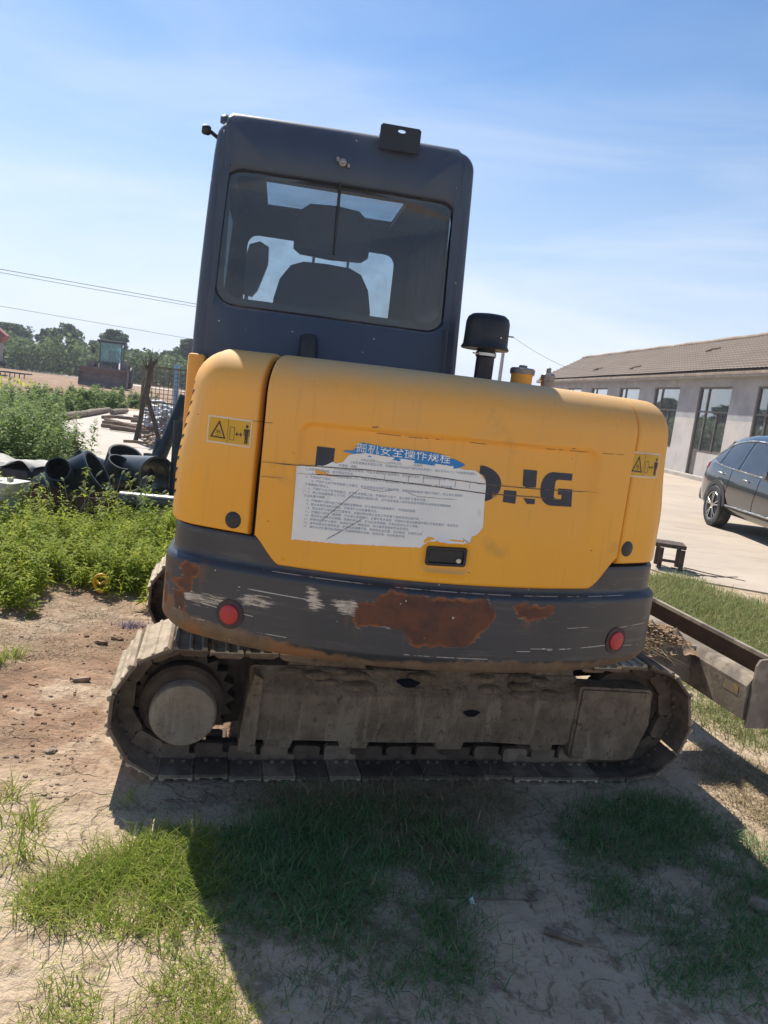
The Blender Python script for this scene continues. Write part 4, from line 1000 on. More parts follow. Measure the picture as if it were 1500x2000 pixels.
# rear panel: proud pressed sheet between the corner pillars
bm = bmesh.new()
def rp_loop(ins):
    P_ = []
    for z in (1.45, 1.7, 1.9, 2.1, 2.3, 2.42): P_.append((cabR(z)-0.052-ins, z))
    xr, xl = cabR(2.5)-0.055-ins, cabL(2.5)+0.035+ins
    P_ += [(xr, 2.51), (xr-0.004, 2.550-ins), (xr-0.02, 2.572-ins*1.2)]
    for k in range(1, 8): P_.append((xr-0.02+(xl-xr+0.04)*k/8, 2.572-0.015*k/8-ins*1.2))
    P_ += [(xl+0.02, 2.556-ins*1.2), (xl+0.004, 2.535-ins), (xl, 2.50)]
    for z in (2.42, 2.3, 2.1, 1.9, 1.7, 1.45): P_.append((cabL(z)+0.042+ins, z))
    return [q for a_, b_ in zip(P_, P_[1:]+P_[:1]) for q in [(a_[0]+(b_[0]-a_[0])*i/8, a_[1]+(b_[1]-a_[1])*i/8) for i in range(8)]]
def bow(x): return 0.012*((x+0.42)/0.5)**2
def rpv(ins, w): return [bm.verts.new((x, w+bow(x)+(0.03*max(0, (z-2.50)/0.06)**2 if z > 2.5 else 0), z)) for x, z in rp_loop(ins)]
rr_ = [rpv(-0.004, 0.45), rpv(0.0, 0.420), rpv(0.003, 0.412), rpv(0.010, 0.407), rpv(0.03, 0.405)]
for a, b_ in zip(rr_, rr_[1:]):
    k_ = len(a)
    for k in range(k_): bm.faces.new((a[k], a[(k+1) % k_], b_[(k+1) % k_], b_[k]))
def winloop(g_, w): return [bm.verts.new((x, w+bow(x), z)) for x, z in rrect_ray(-0.42, 2.09, WR[0]-g_, WR[1]+g_, WR[2]-g_, WR[3]+g_, 0.08, 0, rp_loop(0.03))]
wl = [winloop(0.022, 0.405), winloop(0.012, 0.409), winloop(0.002, 0.418), winloop(0.0, 0.432)]
fill_ring(bm, rr_[-1], wl[0])
for a, b_ in zip(wl, wl[1:]): fill_ring(bm, a, b_)
bmesh.ops.recalc_face_normals(bm, faces=bm.faces)
rp = bodypart('rear_panel', bm, M_cab, 45)
# rear glass with its black printed border
M_rglass = glass_mat('tinted_rear_glass', (0.55, 0.64, 0.72), 1.2, 0.04, (0.20, 0.28, 0.44))
bm = bmesh.new(); P_ = rrect_ray(-0.42, 2.09, WR[0]+0.001, WR[1]-0.001, WR[2]+0.001, WR[3]-0.001, 0.075, 0, rp_loop(0.03))
bm.faces.new([bm.verts.new((x, 0.422+bow(x), z)) for x, z in P_]); bmesh.ops.triangulate(bm, faces=bm.faces)
bodypart('rear_window', bm, M_rglass, None, cab)
bm = bmesh.new(); inn = rrect_ray(-0.42, 2.09, WR[0]+0.028, WR[1]-0.022, WR[2]+0.028, WR[3]-0.012, 0.06, 0, rp_loop(0.03))
a = [bm.verts.new((x, 0.4245+bow(x), z)) for x, z in P_]; b_ = [bm.verts.new((x, 0.4245+bow(x), z)) for x, z in inn]; fill_ring(bm, a, b_)
bodypart('window_border', bm, M_black, None, cab)
bm = bmesh.new(); P3_ = rrect_ray(-0.42, 2.09, WR[0]-0.003, WR[1]+0.003, WR[2]-0.003, WR[3]+0.003, 0.078, 0, rp_loop(0.03)); tube(bm, [(x, 0.414+bow(x), z) for x, z in P3_+P3_[:2]], 0.0035, 6, False)
bodypart('window_seal', bm, M_rubber, 60, cab)
# other panes
M_dglass = glass_mat('dark_side_glass', (0.25, 0.29, 0.30), 1.0, 0.08)
M_wglass = glass_mat('dusty_windscreen', (0.80, 0.86, 0.86), 1.0, 0.20, (0.52, 0.46, 0.38))
bm = bmesh.new(); bm.faces.new([bm.verts.new((x, 1.905, z)) for x, z in wf]); bodypart('windscreen', bm, M_wglass, None, cab)
bm = bmesh.new(); bm.faces.new([bm.verts.new(q) for q in ((cabL(1.72)+0.006, 1.0, 1.72), (cabL(1.72)+0.006, 1.7, 1.72), (cabL(2.4)+0.006, 1.7, 2.4), (cabL(2.4)+0.006, 1.0, 2.4))]); bodypart('side_window', bm, M_dglass, None, cab)
bm = bmesh.new(); bm.faces.new([bm.verts.new(q) for q in ((cabR(1.72)-0.006, 0.56, 1.72), (cabR(1.72)-0.006, 0.86, 1.72), (cabR(2.4)-0.006, 0.86, 2.4), (cabR(2.4)-0.006, 0.56, 2.4))]); bodypart('side_window', bm, M_wglass, None, cab)
bm = bmesh.new(); bm.faces.new([bm.verts.new(q) for q in ((-0.79, 1.2, 2.545), (-0.05, 1.2, 2.545), (-0.05, 1.84, 2.545), (-0.79, 1.84, 2.545))]); bodypart('roof_hatch_glass', bm, glass_mat('hatch_glass', (0.62, 0.72, 0.76), 1.0, 0.18), None, cab)
# headliner with the hatch opening: gives the roof thickness
bm = bmesh.new()
for q in ((-0.90, -0.76, 0.47, 1.86), (-0.06, 0.05, 0.47, 1.86), (-0.76, -0.06, 0.47, 1.20), (-0.76, -0.06, 1.83, 1.86)): box(bm, q[0], q[1], q[2], q[3], 2.512, 2.53, 0.004)
bodypart('headliner', bm, M_int, None, cab)
# dark trim lining the cab inside
bm = bmesh.new(); lp_ = cab_loop(0.016, ZT-0.02, ZB)
rings = [[bm.verts.new((x, w, z)) for x, z in lp_] for w in (0.45, 0.56, 0.86, 1.0, 1.2, 1.7, 1.84, 1.885)]
for a, b_ in zip(rings, rings[1:]):
    for k in range(len(lp_)):
        f = (a[k], a[(k+1) % len(lp_)], b_[(k+1) % len(lp_)], b_[k]); cc = sum((v.co for v in f), Vector())/4
        if cc.x > 0 and 0.57 < cc.y < 0.85 and 1.73 < cc.z < 2.40: continue
        if cc.x < -0.85 and 1.0 < cc.y < 1.7 and 1.73 < cc.z < 2.40: continue
        if cc.z > 2.42: continue
        bm.faces.new(f)
inn = [bm.verts.new((x, 1.884, z)) for x, z in rrect_ray(-0.43, 2.17, -0.862, 0.0, 1.96, 2.385, 0.06, 0, lp_)]; fill_ring(bm, rings[-1], inn)
bodypart('cab_lining', bm, M_int, None, cab)
# seat
bm = bmesh.new()
prof = [(-0.665, 1.62), (-0.672, 1.80), (-0.668, 1.93), (-0.648, 2.02), (-0.605, 2.085), (-0.55, 2.108), (-0.45, 2.112), (-0.34, 2.108), (-0.285, 2.085), (-0.245, 2.02), (-0.226, 1.93), (-0.220, 1.80), (-0.226, 1.62)]
prism(bm, prof, 'y', 0.80, 0.92); es = [e for e in bm.edges if abs(e.verts[0].co.y-e.verts[1].co.y) < 1e-4]
bmesh.ops.bevel(bm, geom=es, offset=0.03, segments=3, affect='EDGES', profile=0.6)
seat = bodypart('seat_back', bm, M_seat, 40)
bm = bmesh.new(); box(bm, -0.67, -0.22, 0.9, 1.4, 1.45, 1.62, 0.05); bodypart('seat_cushion', bm, M_seat, 40)
bm = bmesh.new(); hp = [(-0.60, 2.165), (-0.605, 2.25), (-0.585, 2.325), (-0.545, 2.358), (-0.43, 2.366), (-0.325, 2.358), (-0.285, 2.325), (-0.258, 2.25), (-0.262, 2.165), (-0.29, 2.145), (-0.43, 2.138), (-0.57, 2.145)]
prism(bm, hp, 'y', 0.81, 0.90); es = [e for e in bm.edges if abs(e.verts[0].co.y-e.verts[1].co.y) < 1e-4]
bmesh.ops.bevel(bm, geom=es, offset=0.022, segments=3, affect='EDGES', profile=0.6)
hd = bodypart('headrest', bm, M_seat, 40)
for u in (-0.505, -0.348):
    bm = bmesh.new(); tube(bm, [(u, 0.86, 2.06), (u, 0.86, 2.2)], 0.006, 8); bodypart('headrest_rod', bm, M_grey, 60, hd)
# dashboard silhouette, joystick consoles, pillars
bm = bmesh.new(); box(bm, -0.60, -0.20, 1.65, 1.85, 1.0, 1.80, 0.04); bodypart('dashboard', bm, M_int, 40)
for u in (-0.80, -0.10):
    bm = bmesh.new(); box(bm, u-0.08, u+0.08, 0.9, 1.4, 1.2, 1.68, 0.04); con = bodypart('console', bm, M_int, 40)
    bm = bmesh.new(); tube(bm, [(u, 1.35, 1.66), (u, 1.38, 1.80)], 0.012, 8); lathe(bm, [(0.02, 0), (0.026, 0.05), (0.02, 0.1), (0.0, 0.11)], (u, 1.38, 1.78), (0, 0.1, 1), 12, False); bodypart('joystick', bm, M_black, 50, con)
# wiper arm seen upright in the rear window
bm = bmesh.new(); tube(bm, [(-0.445, 0.415, 2.43), (-0.443, 0.412, 2.30), (-0.440, 0.414, 2.09)], [0.007, 0.006, 0.004], 8); bodypart('wiper', bm, M_black, 60)
bm = bmesh.new(); lathe(bm, [(0.017, 0), (0.015, 0.012), (0.009, 0.014), (0.009, 0.026), (0.006, 0.028)], (-0.443, 0.404, 2.428), (0, -1, 0), 14)
box(bm, -0.468, -0.458, 0.390, 0.402, 2.428, 2.444); box(bm, -0.424, -0.414, 0.392, 0.402, 2.412, 2.426); bodypart('wiper_pivot', bm, M_grey, 40)
# roof bracket
bm = bmesh.new()
br_o = [(-0.312, 2.50), (-0.312, 2.584), (-0.304, 2.592), (-0.160, 2.592), (-0.152, 2.584), (-0.152, 2.50)]
va = [bm.verts.new((x, 0.385, z)) for x, z in br_o]; hole = [bm.verts.new((-0.228+0.016*math.cos(a)*(-1), 0.385, 2.573+0.007*math.sin(a))) for a in [2*PI*k/12 for k in range(12)]]
eds = [bm.edges.new((va[i], va[(i+1) % 6])) for i in range(6)] + [bm.edges.new((hole[i], hole[(i+1) % 12])) for i in range(12)]
bmesh.ops.triangle_fill(bm, edges=eds, use_beauty=True)
bm.faces.ensure_lookup_table()
bad = [f for f in bm.faces if all(v in hole for v in f.verts)]
bmesh.ops.delete(bm, geom=bad, context='FACES')
r = bmesh.ops.extrude_face_region(bm, geom=bm.faces[:]); bmesh.ops.translate(bm, verts=[v for v in r['geom'] if isinstance(v, bmesh.types.BMVert)], vec=(0, 0.006, 0))
bmesh.ops.recalc_face_normals(bm, faces=bm.faces)
box(bm, -0.312, -0.152, 0.392, 0.46, 2.552, 2.558)
bodypart('roof_bracket', bm, M_black)
# knobs at the cab's upper left corner
bm = bmesh.new(); tube(bm, [(-0.93, 0.55, 2.482), (-0.968, 0.53, 2.500)], 0.008, 8); lathe(bm, [(0.014, 0), (0.019, 0.008), (0.019, 0.026), (0.013, 0.034)], (-0.964, 0.53, 2.500), (-1, -0.2, 0.05), 12); bodypart('corner_knob', bm, M_black, 40)
bm = bmesh.new(); lathe(bm, [(0.02, 0), (0.02, 0.02), (0.01, 0.03)], (-0.91, 0.52, 2.535), (0, 0, 1), 12); bodypart('roof_bolt', bm, M_cab, 40)
# grab rail on the right cab pillar
bm = bmesh.new(); tube(bm, [(0.10, 0.70, 2.02), (0.135, 0.70, 2.03), (0.142, 0.70, 2.00), (0.142, 0.70, 1.86), (0.13, 0.70, 1.83)], 0.009, 8); bodypart('grab_rail', bm, M_black, 60)
# door on the left side of the cab: rubber seam and latch
bm = bmesh.new(); tube(bm, [(cabL(z)-0.001, w, z) for w, z in ((0.93, 1.06), (0.93, 1.72), (0.93, 2.30), (0.97, 2.44), (1.10, 2.47), (1.66, 2.47), (1.76, 2.42), (1.78, 2.2), (1.78, 1.06), (0.93, 1.06))], 0.006, 6, False); dseam = bodypart('door_seam', bm, M_rubber, 60)
bm = bmesh.new(); box(bm, -0.992, -0.966, 1.0, 1.14, 1.44, 1.50, 0.008); bodypart('door_latch', bm, M_black, 40, dseam)
# mirror in front of the cab, seen through the windscreen
bm = bmesh.new(); mp = [(-0.875, 2.07), (-0.88, 2.26), (-0.86, 2.36), (-0.80, 2.385), (-0.745, 2.36), (-0.74, 2.26), (-0.79, 2.10), (-0.82, 2.06)]
prism(bm, mp, 'y', 2.06, 2.12); mir = bodypart('mirror', bm, M_black, 40)
bm = bmesh.new(); tube(bm, [(-0.86, 1.9, 1.9), (-0.855, 2.09, 1.95), (-0.85, 2.09, 2.3)], 0.012, 8); bodypart('mirror_arm', bm, M_black, 60, mir)
# exhaust stub on the hood
bm = bmesh.new(); rings_ = []
tube(bm, [(-0.505, 0.335, 1.55), (-0.505, 0.335, 1.68), (-0.506, 0.338, 1.715), (-0.508, 0.352, 1.748)], [0.037, 0.037, 0.037, 0.035], 20)
bodypart('exhaust_stub', bm, M_black, 40)
# air precleaner
bm = bmesh.new(); c0 = (0.188, 0.25, 0)
lathe(bm, [(0.036, 1.60), (0.036, 1.752), (0.040, 1.755), (0.040, 1.772), (0.036, 1.775), (0.036, 1.80)], c0, (0, 0, 1), 28); st = bodypart('intake_stem', bm, M_black, 40)
bm = bmesh.new(); lathe(bm, [(0.0395, 1.757), (0.0412, 1.758), (0.0412, 1.769), (0.0395, 1.770)], c0, (0, 0, 1), 28, False); bodypart('hose_clamp', bm, M_chrome, 40, st)
bm = bmesh.new(); tube(bm, [(0.15, 0.23, 1.762), (0.128, 0.22, 1.763)], 0.003, 6); bodypart('clamp_screw', bm, M_chrome, 60, st)
bm = bmesh.new(); c1 = (0.180, 0.25, 0)
lathe(bm, [(0.036, 1.785), (0.093, 1.782), (0.095, 1.788), (0.088, 1.800), (0.087, 1.830), (0.086, 1.885), (0.080, 1.904), (0.066, 1.915), (0.03, 1.920), (0.0, 1.921)], c1, (0, 0, 1), 36, False); pc = bodypart('precleaner_bowl', bm, M_black, 40)
bm = bmesh.new(); lathe(bm, [(0.004, 0), (0.004, 0.004), (0.002, 0.005)], (0.215, 0.171, 1.828), (0.4, -0.9, 0), 10); bodypart('wing_screw', bm, M_chrome, None, pc)
# fuel cap and radiator cap
bm = bmesh.new(); lathe(bm, [(0.043, 1.60), (0.043, 1.700), (0.046, 1.705), (0.047, 1.712)], (0.347, 0.25, 0), (0, 0, 1), 28); nk = bodypart('filler_neck', bm, M_yel, 40)
bm = bmesh.new(); lathe(bm, [(0.049, 1.706), (0.050, 1.724), (0.044, 1.730), (0.018, 1.731), (0.016, 1.741), (0.0, 1.743)], (0.347, 0.25, 0), (0, 0, 1), 28, False); bodypart('filler_cap', bm, M_grey, 40, nk)
bm = bmesh.new(); lathe(bm, [(0.026, 1.60), (0.026, 1.690), (0.030, 1.692), (0.030, 1.715), (0.024, 1.722), (0.010, 1.723), (0.010, 1.742), (0.007, 1.745)], (0.456, 0.25, 0), (0, 0, 1), 8); bodypart('breather_cap', bm, M_grey, 20)
# ---- boom and arm, lowered in front of the machine
bm = bmesh.new()
bp = [(1.7, 0.85), (1.7, 1.15), (3.0, 1.50), (3.6, 1.45), (4.6, 1.05), (4.6, 0.85), (3.5, 1.15), (3.0, 1.18)]
prism(bm, bp, 'x', 0.22, 0.46); boom = bodypart('boom', bm, M_yel, 40)
bm = bmesh.new(); prism(bm, [(4.45, 1.25), (4.75, 1.20), (4.45, 0.30), (4.25, 0.30)], 'x', 0.25, 0.43); bodypart('arm', bm, M_yel, 40)
bm = bmesh.new(); prism(bm, [(4.2, 0.40), (4.5, 0.35), (4.6, 0.12), (4.35, 0.0), (4.0, 0.02), (3.9, 0.25)], 'x', 0.05, 0.63); bodypart('digging_bucket', bm, M_mud2, 40)
bm = bmesh.new(); tube(bm, [(0.34, 1.75, 0.82), (0.34, 2.9, 1.15)], 0.05, 12); bodypart('boom_cylinder', bm, M_yel, 60)
# ---- undercarriage
TC_L, TC_R, RAD, ZC = 0.105, 2.055, 0.248, 0.272
PITCH_N = 41
LEN = 2*(TC_R-TC_L)+2*PI*RAD
def path(d):
    d = d % LEN; L = TC_R-TC_L
    if d < L: return TC_L+d, ZC-RAD, 0.0
    d -= L
    if d < PI*RAD: a = d/RAD; return TC_R+RAD*math.sin(a), ZC-RAD*math.cos(a), -a
    d -= PI*RAD
    if d < L:
        sag = 0.012*math.sin(PI*d/L); return TC_R-d, ZC+RAD-sag, -PI
    d -= L; a = d/RAD; return TC_L-RAD*math.sin(a), ZC+RAD*math.cos(a), -PI-a
def shoe_mesh():
    bm = bmesh.new(); p = LEN/PITCH_N/2
    # outward is -z when flat on the ground
    prof = [(-p+0.001, 0.0015), (-p+0.012, 0.004), (-p+0.018, 0.0), (p-0.012, 0.0), (p-0.008, 0.004), (p-0.003, 0.004), (p-0.002, -0.010), (p-0.006, -0.022), (p-0.016, -0.022), (p-0.024, -0.014), (0.008, -0.014), (0.004, -0.020), (-0.004, -0.020), (-0.008, -0.014), (-p+0.028, -0.014), (-p+0.022, -0.024), (-p+0.008, -0.024), (-p+0.001, -0.006)]
    prism(bm, prof, 'y', 0.0, 0.40)
    for y in (0.135, 0.235):     # chain links
        prism(bm, [(-p*1.05, 0.0), (p*1.05, 0.0), (p*1.05, 0.022), (p*0.62, 0.026), (p*0.62, 0.058), (p*0.4, 0.064), (-p*0.9, 0.064), (-p*1.05, 0.05)], 'y', y, y+0.03)
    for x in (-0.022, 0.022):
        for y in (0.112, 0.285): lathe(bm, [(0.010, 0.0), (0.010, 0.010), (0.007, 0.012)], (x, y, 0.0), (0, 0, 1), 6)
    return bm
shoe_me = None
class _P: pass
def crawler(v0, first):
    global shoe_me
    bm = bmesh.new()
    # sprocket with teeth
    teeth = []
    for k in range(42):
        a = 2*PI*k/42; r = 0.205 if k % 2 == 0 else 0.170; teeth.append((TC_L+r*math.cos(a), ZC+r*math.sin(a)))
    prism(bm, teeth, 'y', v0+0.165, v0+0.235)
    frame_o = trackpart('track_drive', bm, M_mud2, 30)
    bm = bmesh.new(); lathe(bm, [(0.160, 0.0), (0.160, 0.06), (0.145, 0.075)], (TC_L, v0+0.165, ZC), (0, -1, 0), 36); trackpart('drive_hub', bm, M_mud2, 40, frame_o)
    bm = bmesh.new(); prism(bm, [(0.20, 0.11), (0.42, 0.16), (0.42, 0.44), (0.25, 0.47), (0.12, 0.46)], 'y', v0+0.245, v0+0.30); trackpart('drive_plate', bm, M_mud2, None, frame_o)
    bm = bmesh.new(); lathe(bm, [(0.128, 0.0), (0.128, 0.116), (0.122, 0.126), (0.09, 0.129), (0.085, 0.126), (0.0, 0.1275)], (TC_L+0.008, v0+0.165, ZC-0.020), (0, -1, 0), 40, False); trackpart('drive_cover', bm, M_cake, 40, frame_o)
    bm = bmesh.new(); lathe(bm, [(0.10, 0.0), (0.185, 0.0), (0.185, 0.07), (0.10, 0.07)], (TC_R, v0+0.235, ZC), (0, -1, 0), 36, False); lathe(bm, [(0.06, -0.05), (0.06, 0.12)], (TC_R, v0+0.235, ZC), (0, -1, 0), 20); idl = trackpart('idler_wheel', bm, M_mud2, 30)
    # side frame: sloped box beam
    bm = bmesh.new()
    sect = [(v0+0.080, 0.135), (v0+0.075, 0.30), (v0+0.075, 0.335), (v0+0.15, 0.425), (v0+0.30, 0.43), (v0+0.33, 0.40), (v0+0.33, 0.14)]
    us = [0.36, 0.375, 0.40, 0.6, 0.8, 1.0, 1.2, 1.4, 1.6, 1.80]; rings = []
    for i, u in enumerate(us):
        k = 0.93 if i == 0 else 1.0
        rings.append([bm.verts.new((u, y+0.004*math.sin(u*19+j), 0.28+(z-0.28)*k+0.004*math.sin(u*23+j*2))) for j, (y, z) in enumerate(sect)])
    for a, b_ in zip(rings, rings[1:]):
        for k in range(len(sect)): bm.faces.new((a[k], a[(k+1) % len(sect)], b_[(k+1) % len(sect)], b_[k]))
    bm.faces.new(rings[0]); bm.faces.new(rings[-1][::-1]); bmesh.ops.recalc_face_normals(bm, faces=bm.faces)
    fr = trackpart('track_frame', bm, M_mud, 25)
    # gusset near the drive and roller guards below the beam
    bm = bmesh.new(); prism(bm, [(0.335, 0.10), (0.40, 0.09), (0.41, 0.40), (0.375, 0.42), (0.355, 0.33), (0.34, 0.2)], 'y', v0+0.06, v0+0.30); trackpart('gusset', bm, M_mud, 30, fr)
    for u0_, u1_ in ((0.43, 0.56), (0.74, 0.88), (1.16, 1.30), (1.60, 1.72)):
        bm = bmesh.new(); prism(bm, [(u0_, 0.14), (u0_+0.015, 0.095), (u1_-0.015, 0.095), (u1_, 0.14)], 'y', v0+0.10, v0+0.13); trackpart('roller_bracket', bm, M_mud, None, fr)
    for u in (0.5, 0.83, 1.23, 1.62):
        bm = bmesh.new(); lathe(bm, [(0.055, 0), (0.06, 0.02), (0.045, 0.03), (0.045, 0.10), (0.06, 0.11), (0.055, 0.13)], (u, v0+0.265, 0.105), (0, -1, 0), 18); trackpart('track_roller', bm, M_mud2, 40, fr)
    # idler guard box
    bm = bmesh.new(); prism(bm, [(1.79, 0.070), (1.775, 0.10), (1.785, 0.405), (1.80, 0.412), (2.125, 0.405), (2.14, 0.39), (2.148, 0.235), (2.095, 0.085), (2.07, 0.068)], 'y', v0+0.055, v0+0.16)
    es = [e for e in bm.edges if all(abs(v.co.y-(v0+0.055)) < 1e-5 for v in e.verts)]; bmesh.ops.bevel(bm, geom=es, offset=0.012, segments=2, affect='EDGES')
    trackpart('idler_guard', bm, M_mud, 40)
    for u_, z_, ra, rb_, y_ in ((1.30, 0.275, 0.036, 0.016, 0.0705), (1.02, 0.385, 0.05, 0.016, 0.112)):
        bm = bmesh.new(); bm.faces.new([bm.verts.new((u_+ra*math.cos(q_)*(1+0.2*math.sin(3*q_)), v0+y_-0.001+(0.0 if z_ < 0.33 else 0.83*rb_*math.sin(q_)), z_+rb_*math.sin(q_))) for q_ in [2*PI*k/14 for k in range(14)]]); trackpart('access_hole', bm, M_int, None, fr)
    # the belt of shoes
    cb = bmesh.new()                       # inner running rail of the chain: one closed band
    lo = [[], [], [], []]
    for k in range(PITCH_N*2):
        x, z, a = path(k*LEN/PITCH_N/2); nx, nz = math.sin(a), math.cos(a)
        for i_, (h_, y_) in enumerate(((0.004, 0.175), (0.004, 0.225), (0.05, 0.225), (0.05, 0.175))):
            lo[i_].append(cb.verts.new((x+nx*h_, v0+y_, z+nz*h_)))
    m_ = PITCH_N*2
    for i_ in range(4):
        for k in range(m_): cb.faces.new((lo[i_][k], lo[i_][(k+1) % m_], lo[(i_+1) % 4][(k+1) % m_], lo[(i_+1) % 4][k]))
    bmesh.ops.recalc_face_normals(cb, faces=cb.faces)
    belt = trackpart('crawler_track', cb, M_mud2)
    for k in range(PITCH_N):
        x, z, a = path(k*LEN/PITCH_N)
        if shoe_me is None:
            o = obj('track_shoe', shoe_mesh(), M_shoe, belt); shoe_me = o.data
        else:
            o = bpy.data.objects.new('track_shoe', shoe_me); link(o, belt)
        j = rnd.uniform(-0.003, 0.003)
        o.location = (x, v0+rnd.uniform(-0.009, 0.009), z+j); o.rotation_euler = (rnd.uniform(-.02, .02), a+rnd.uniform(-0.035, 0.035), rnd.uniform(-0.02, 0.02))
crawler(0.0, True); crawler(1.50, False)
# car body between the crawlers, slew ring
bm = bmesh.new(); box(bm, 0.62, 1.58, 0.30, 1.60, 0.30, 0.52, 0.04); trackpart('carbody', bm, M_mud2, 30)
for u in (0.5, 1.45):
    bm = bmesh.new(); prism(bm, [(u, 0.40), (u+0.35, 0.40), (u+0.30, 0.545), (u+0.05, 0.53)], 'y', 0.16, 0.36); trackpart('frame_leg', bm, M_mud, 30)
    bm = bmesh.new(); prism(bm, [(u, 0.40), (u+0.35, 0.40), (u+0.30, 0.545), (u+0.05, 0.53)], 'y', 1.55, 1.75); trackpart('frame_leg', bm, M_mud2, 30)
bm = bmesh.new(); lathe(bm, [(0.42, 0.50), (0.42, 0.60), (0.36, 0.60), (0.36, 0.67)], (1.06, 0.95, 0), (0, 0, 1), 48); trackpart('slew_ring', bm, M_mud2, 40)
# lumpy mud packed on the frame
bm = bmesh.new()
for k in range(46):
    u = rnd.uniform(0.42, 1.75); y = rnd.uniform(0.10, 0.30); z = 0.335+0.9*(max(0, min(0.075, y-0.075)))*1.1
    r = bmesh.ops.create_icosphere(bm, subdivisions=2, radius=rnd.uniform(0.015, 0.05))
    for v in r['verts']: v.co *= 1+0.35*noise.noise(v.co*30+Vector((k, 0, 0)))
    xf(bm, r['verts'], Matrix.Translation((u, y, z)) @ Matrix.Diagonal((1.5, 1, 0.45, 1)))
o = trackpart('packed_mud', bm, M_mud, 180); o['kind'] = 'stuff'
# ---- dozer blade
bm = bmesh.new()
U0 = 2.60
# mouldboard: concave sheet swept across the machine, ends closed by plates
mb = []
for k in range(9):
    a = k/8; z = 0.30+0.285*a; x = U0+0.052+0.025*(2*a-1)**2; mb.append((x, z))
mb2 = [(x+0.014, z) for x, z in mb[::-1]]
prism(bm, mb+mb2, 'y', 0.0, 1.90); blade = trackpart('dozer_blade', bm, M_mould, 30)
bm = bmesh.new(); prism(bm, [(U0-0.02, 0.30), (U0-0.03, 0.46), (U0-0.005, 0.50), (U0+0.05, 0.505), (U0+0.055, 0.31)], 'y', 0.01, 1.89); trackpart('stiffener_beam', bm, M_blade, 30, blade)
for y in (-0.012, 1.90):
    bm = bmesh.new(); prism(bm, [(U0-0.015, 0.27), (U0-0.015, 0.565), (U0, 0.592), (U0+0.05, 0.60), (U0+0.105, 0.592), (U0+0.105, 0.27)], 'y', y, y+0.012); trackpart('end_plate', bm, M_blade, None, blade)
bm = bmesh.new(); box(bm, U0+0.074, U0+0.096, 0.0, 1.9, 0.572, 0.594); trackpart('blade_top_edge', bm, M_blade, None, blade)
bm = bmesh.new(); bm.faces.new([bm.verts.new((U0-0.02-0.010*(z-0.30)/0.16-0.0012, y, z)) for y, z in ((0.06, 0.395), (0.16, 0.395), (0.16, 0.445), (0.06, 0.445))])
trackpart('blade_sticker', bm, mat('faded_yellow', (0.36, 0.25, 0.09), 0.8, col2=(0.25, 0.19, 0.11), scale=30, dirt=(0.24, 0.195, 0.145), dscale=18, dlo=0.42, dhi=0.55), None, blade)
for y in (0.42, 1.30):
    bm = bmesh.new()
    sect = [(1.75, 0.30, 0.40), (2.1, 0.33, 0.46), (2.35, 0.33, 0.50), (2.61, 0.31, 0.50)]
    rings = [[bm.verts.new((u, yy, zz)) for yy, zz in ((y, a), (y+0.16, a), (y+0.16, b_), (y, b_))] for u, a, b_ in sect]
    for a, b_ in zip(rings, rings[1:]):
        for k in range(4): bm.faces.new((a[k], a[(k+1) % 4], b_[(k+1) % 4], b_[k]))
    bm.faces.new(rings[0]); bm.faces.new(rings[-1][::-1]); bmesh.ops.recalc_face_normals(bm, faces=bm.faces)
    bmesh.ops.bevel(bm, geom=bm.edges[:], offset=0.008, segments=1, affect='EDGES'); trackpart('push_arm', bm, M_blade, 30)
bm = bmesh.new(); tube(bm, [(1.7, 0.95, 0.42), (2.3, 0.95, 0.47)], 0.05, 14); tube(bm, [(2.3, 0.95, 0.47), (2.6, 0.95, 0.45)], 0.028, 12); trackpart('blade_cylinder', bm, M_blade, 50)
# ================================================================== LOOSE THINGS ON THE GROUND
def lump(name, loc, r, sc, m, seed, label, cat, group=None, sub=3, rough=0.35):
    bm = bmesh.new(); bmesh.ops.create_icosphere(bm, subdivisions=sub, radius=r)
    for v in bm.verts:
        d = v.co.normalized(); v.co *= 1+rough*noise.noise(d*1.6+Vector((seed, 0, 0)))+0.15*noise.noise(d*5+Vector((0, seed, 0)))
        v.co = Vector((v.co.x*sc[0], v.co.y*sc[1], v.co.z*sc[2]))
    o = obj(name, bm, m, None, 40); o.location = loc; o.rotation_euler = (0, 0, seed)
    return tag(o, label, cat, group)
M_stone = mat('pale_stone', (0.27, 0.215, 0.155), 0.95, col2=(0.20, 0.155, 0.11), scale=9, bmp=0.5, bscale=50)
M_clod = mat('earth_clod', (0.36, 0.25, 0.16), 0.95, col2=(0.26, 0.175, 0.11), scale=9, bmp=0.7, bscale=40, bdist=0.01, spec=0.1)
for px, py, r, lab in ((1492, 1772, 0.045, 'pale flat stone at the right edge in the shaded grass'), (858, 1722, 0.018, 'small grey stone in the shaded grass right of the grass patch'), (1052, 1748, 0.020, 'small earth lump in the shaded bare track'),
                       (1305, 1752, 0.016, 'little stone among the shaded grass at lower right'), (100, 1468, 0.020, 'small brown clod left of the crawler drive'), (880, 1935, 0.012, 'tiny pebble on the shaded clay near the bottom')):
    p = G(px, py); p.z = gz(p.x, p.y)+r*0.15
    lump('stone', p, r, (1.2, 0.9, 0.55), M_stone, px*0.01, lab, 'stone', 'stones on the ground')
bm = bmesh.new()     # crumbled soil beside the crawler
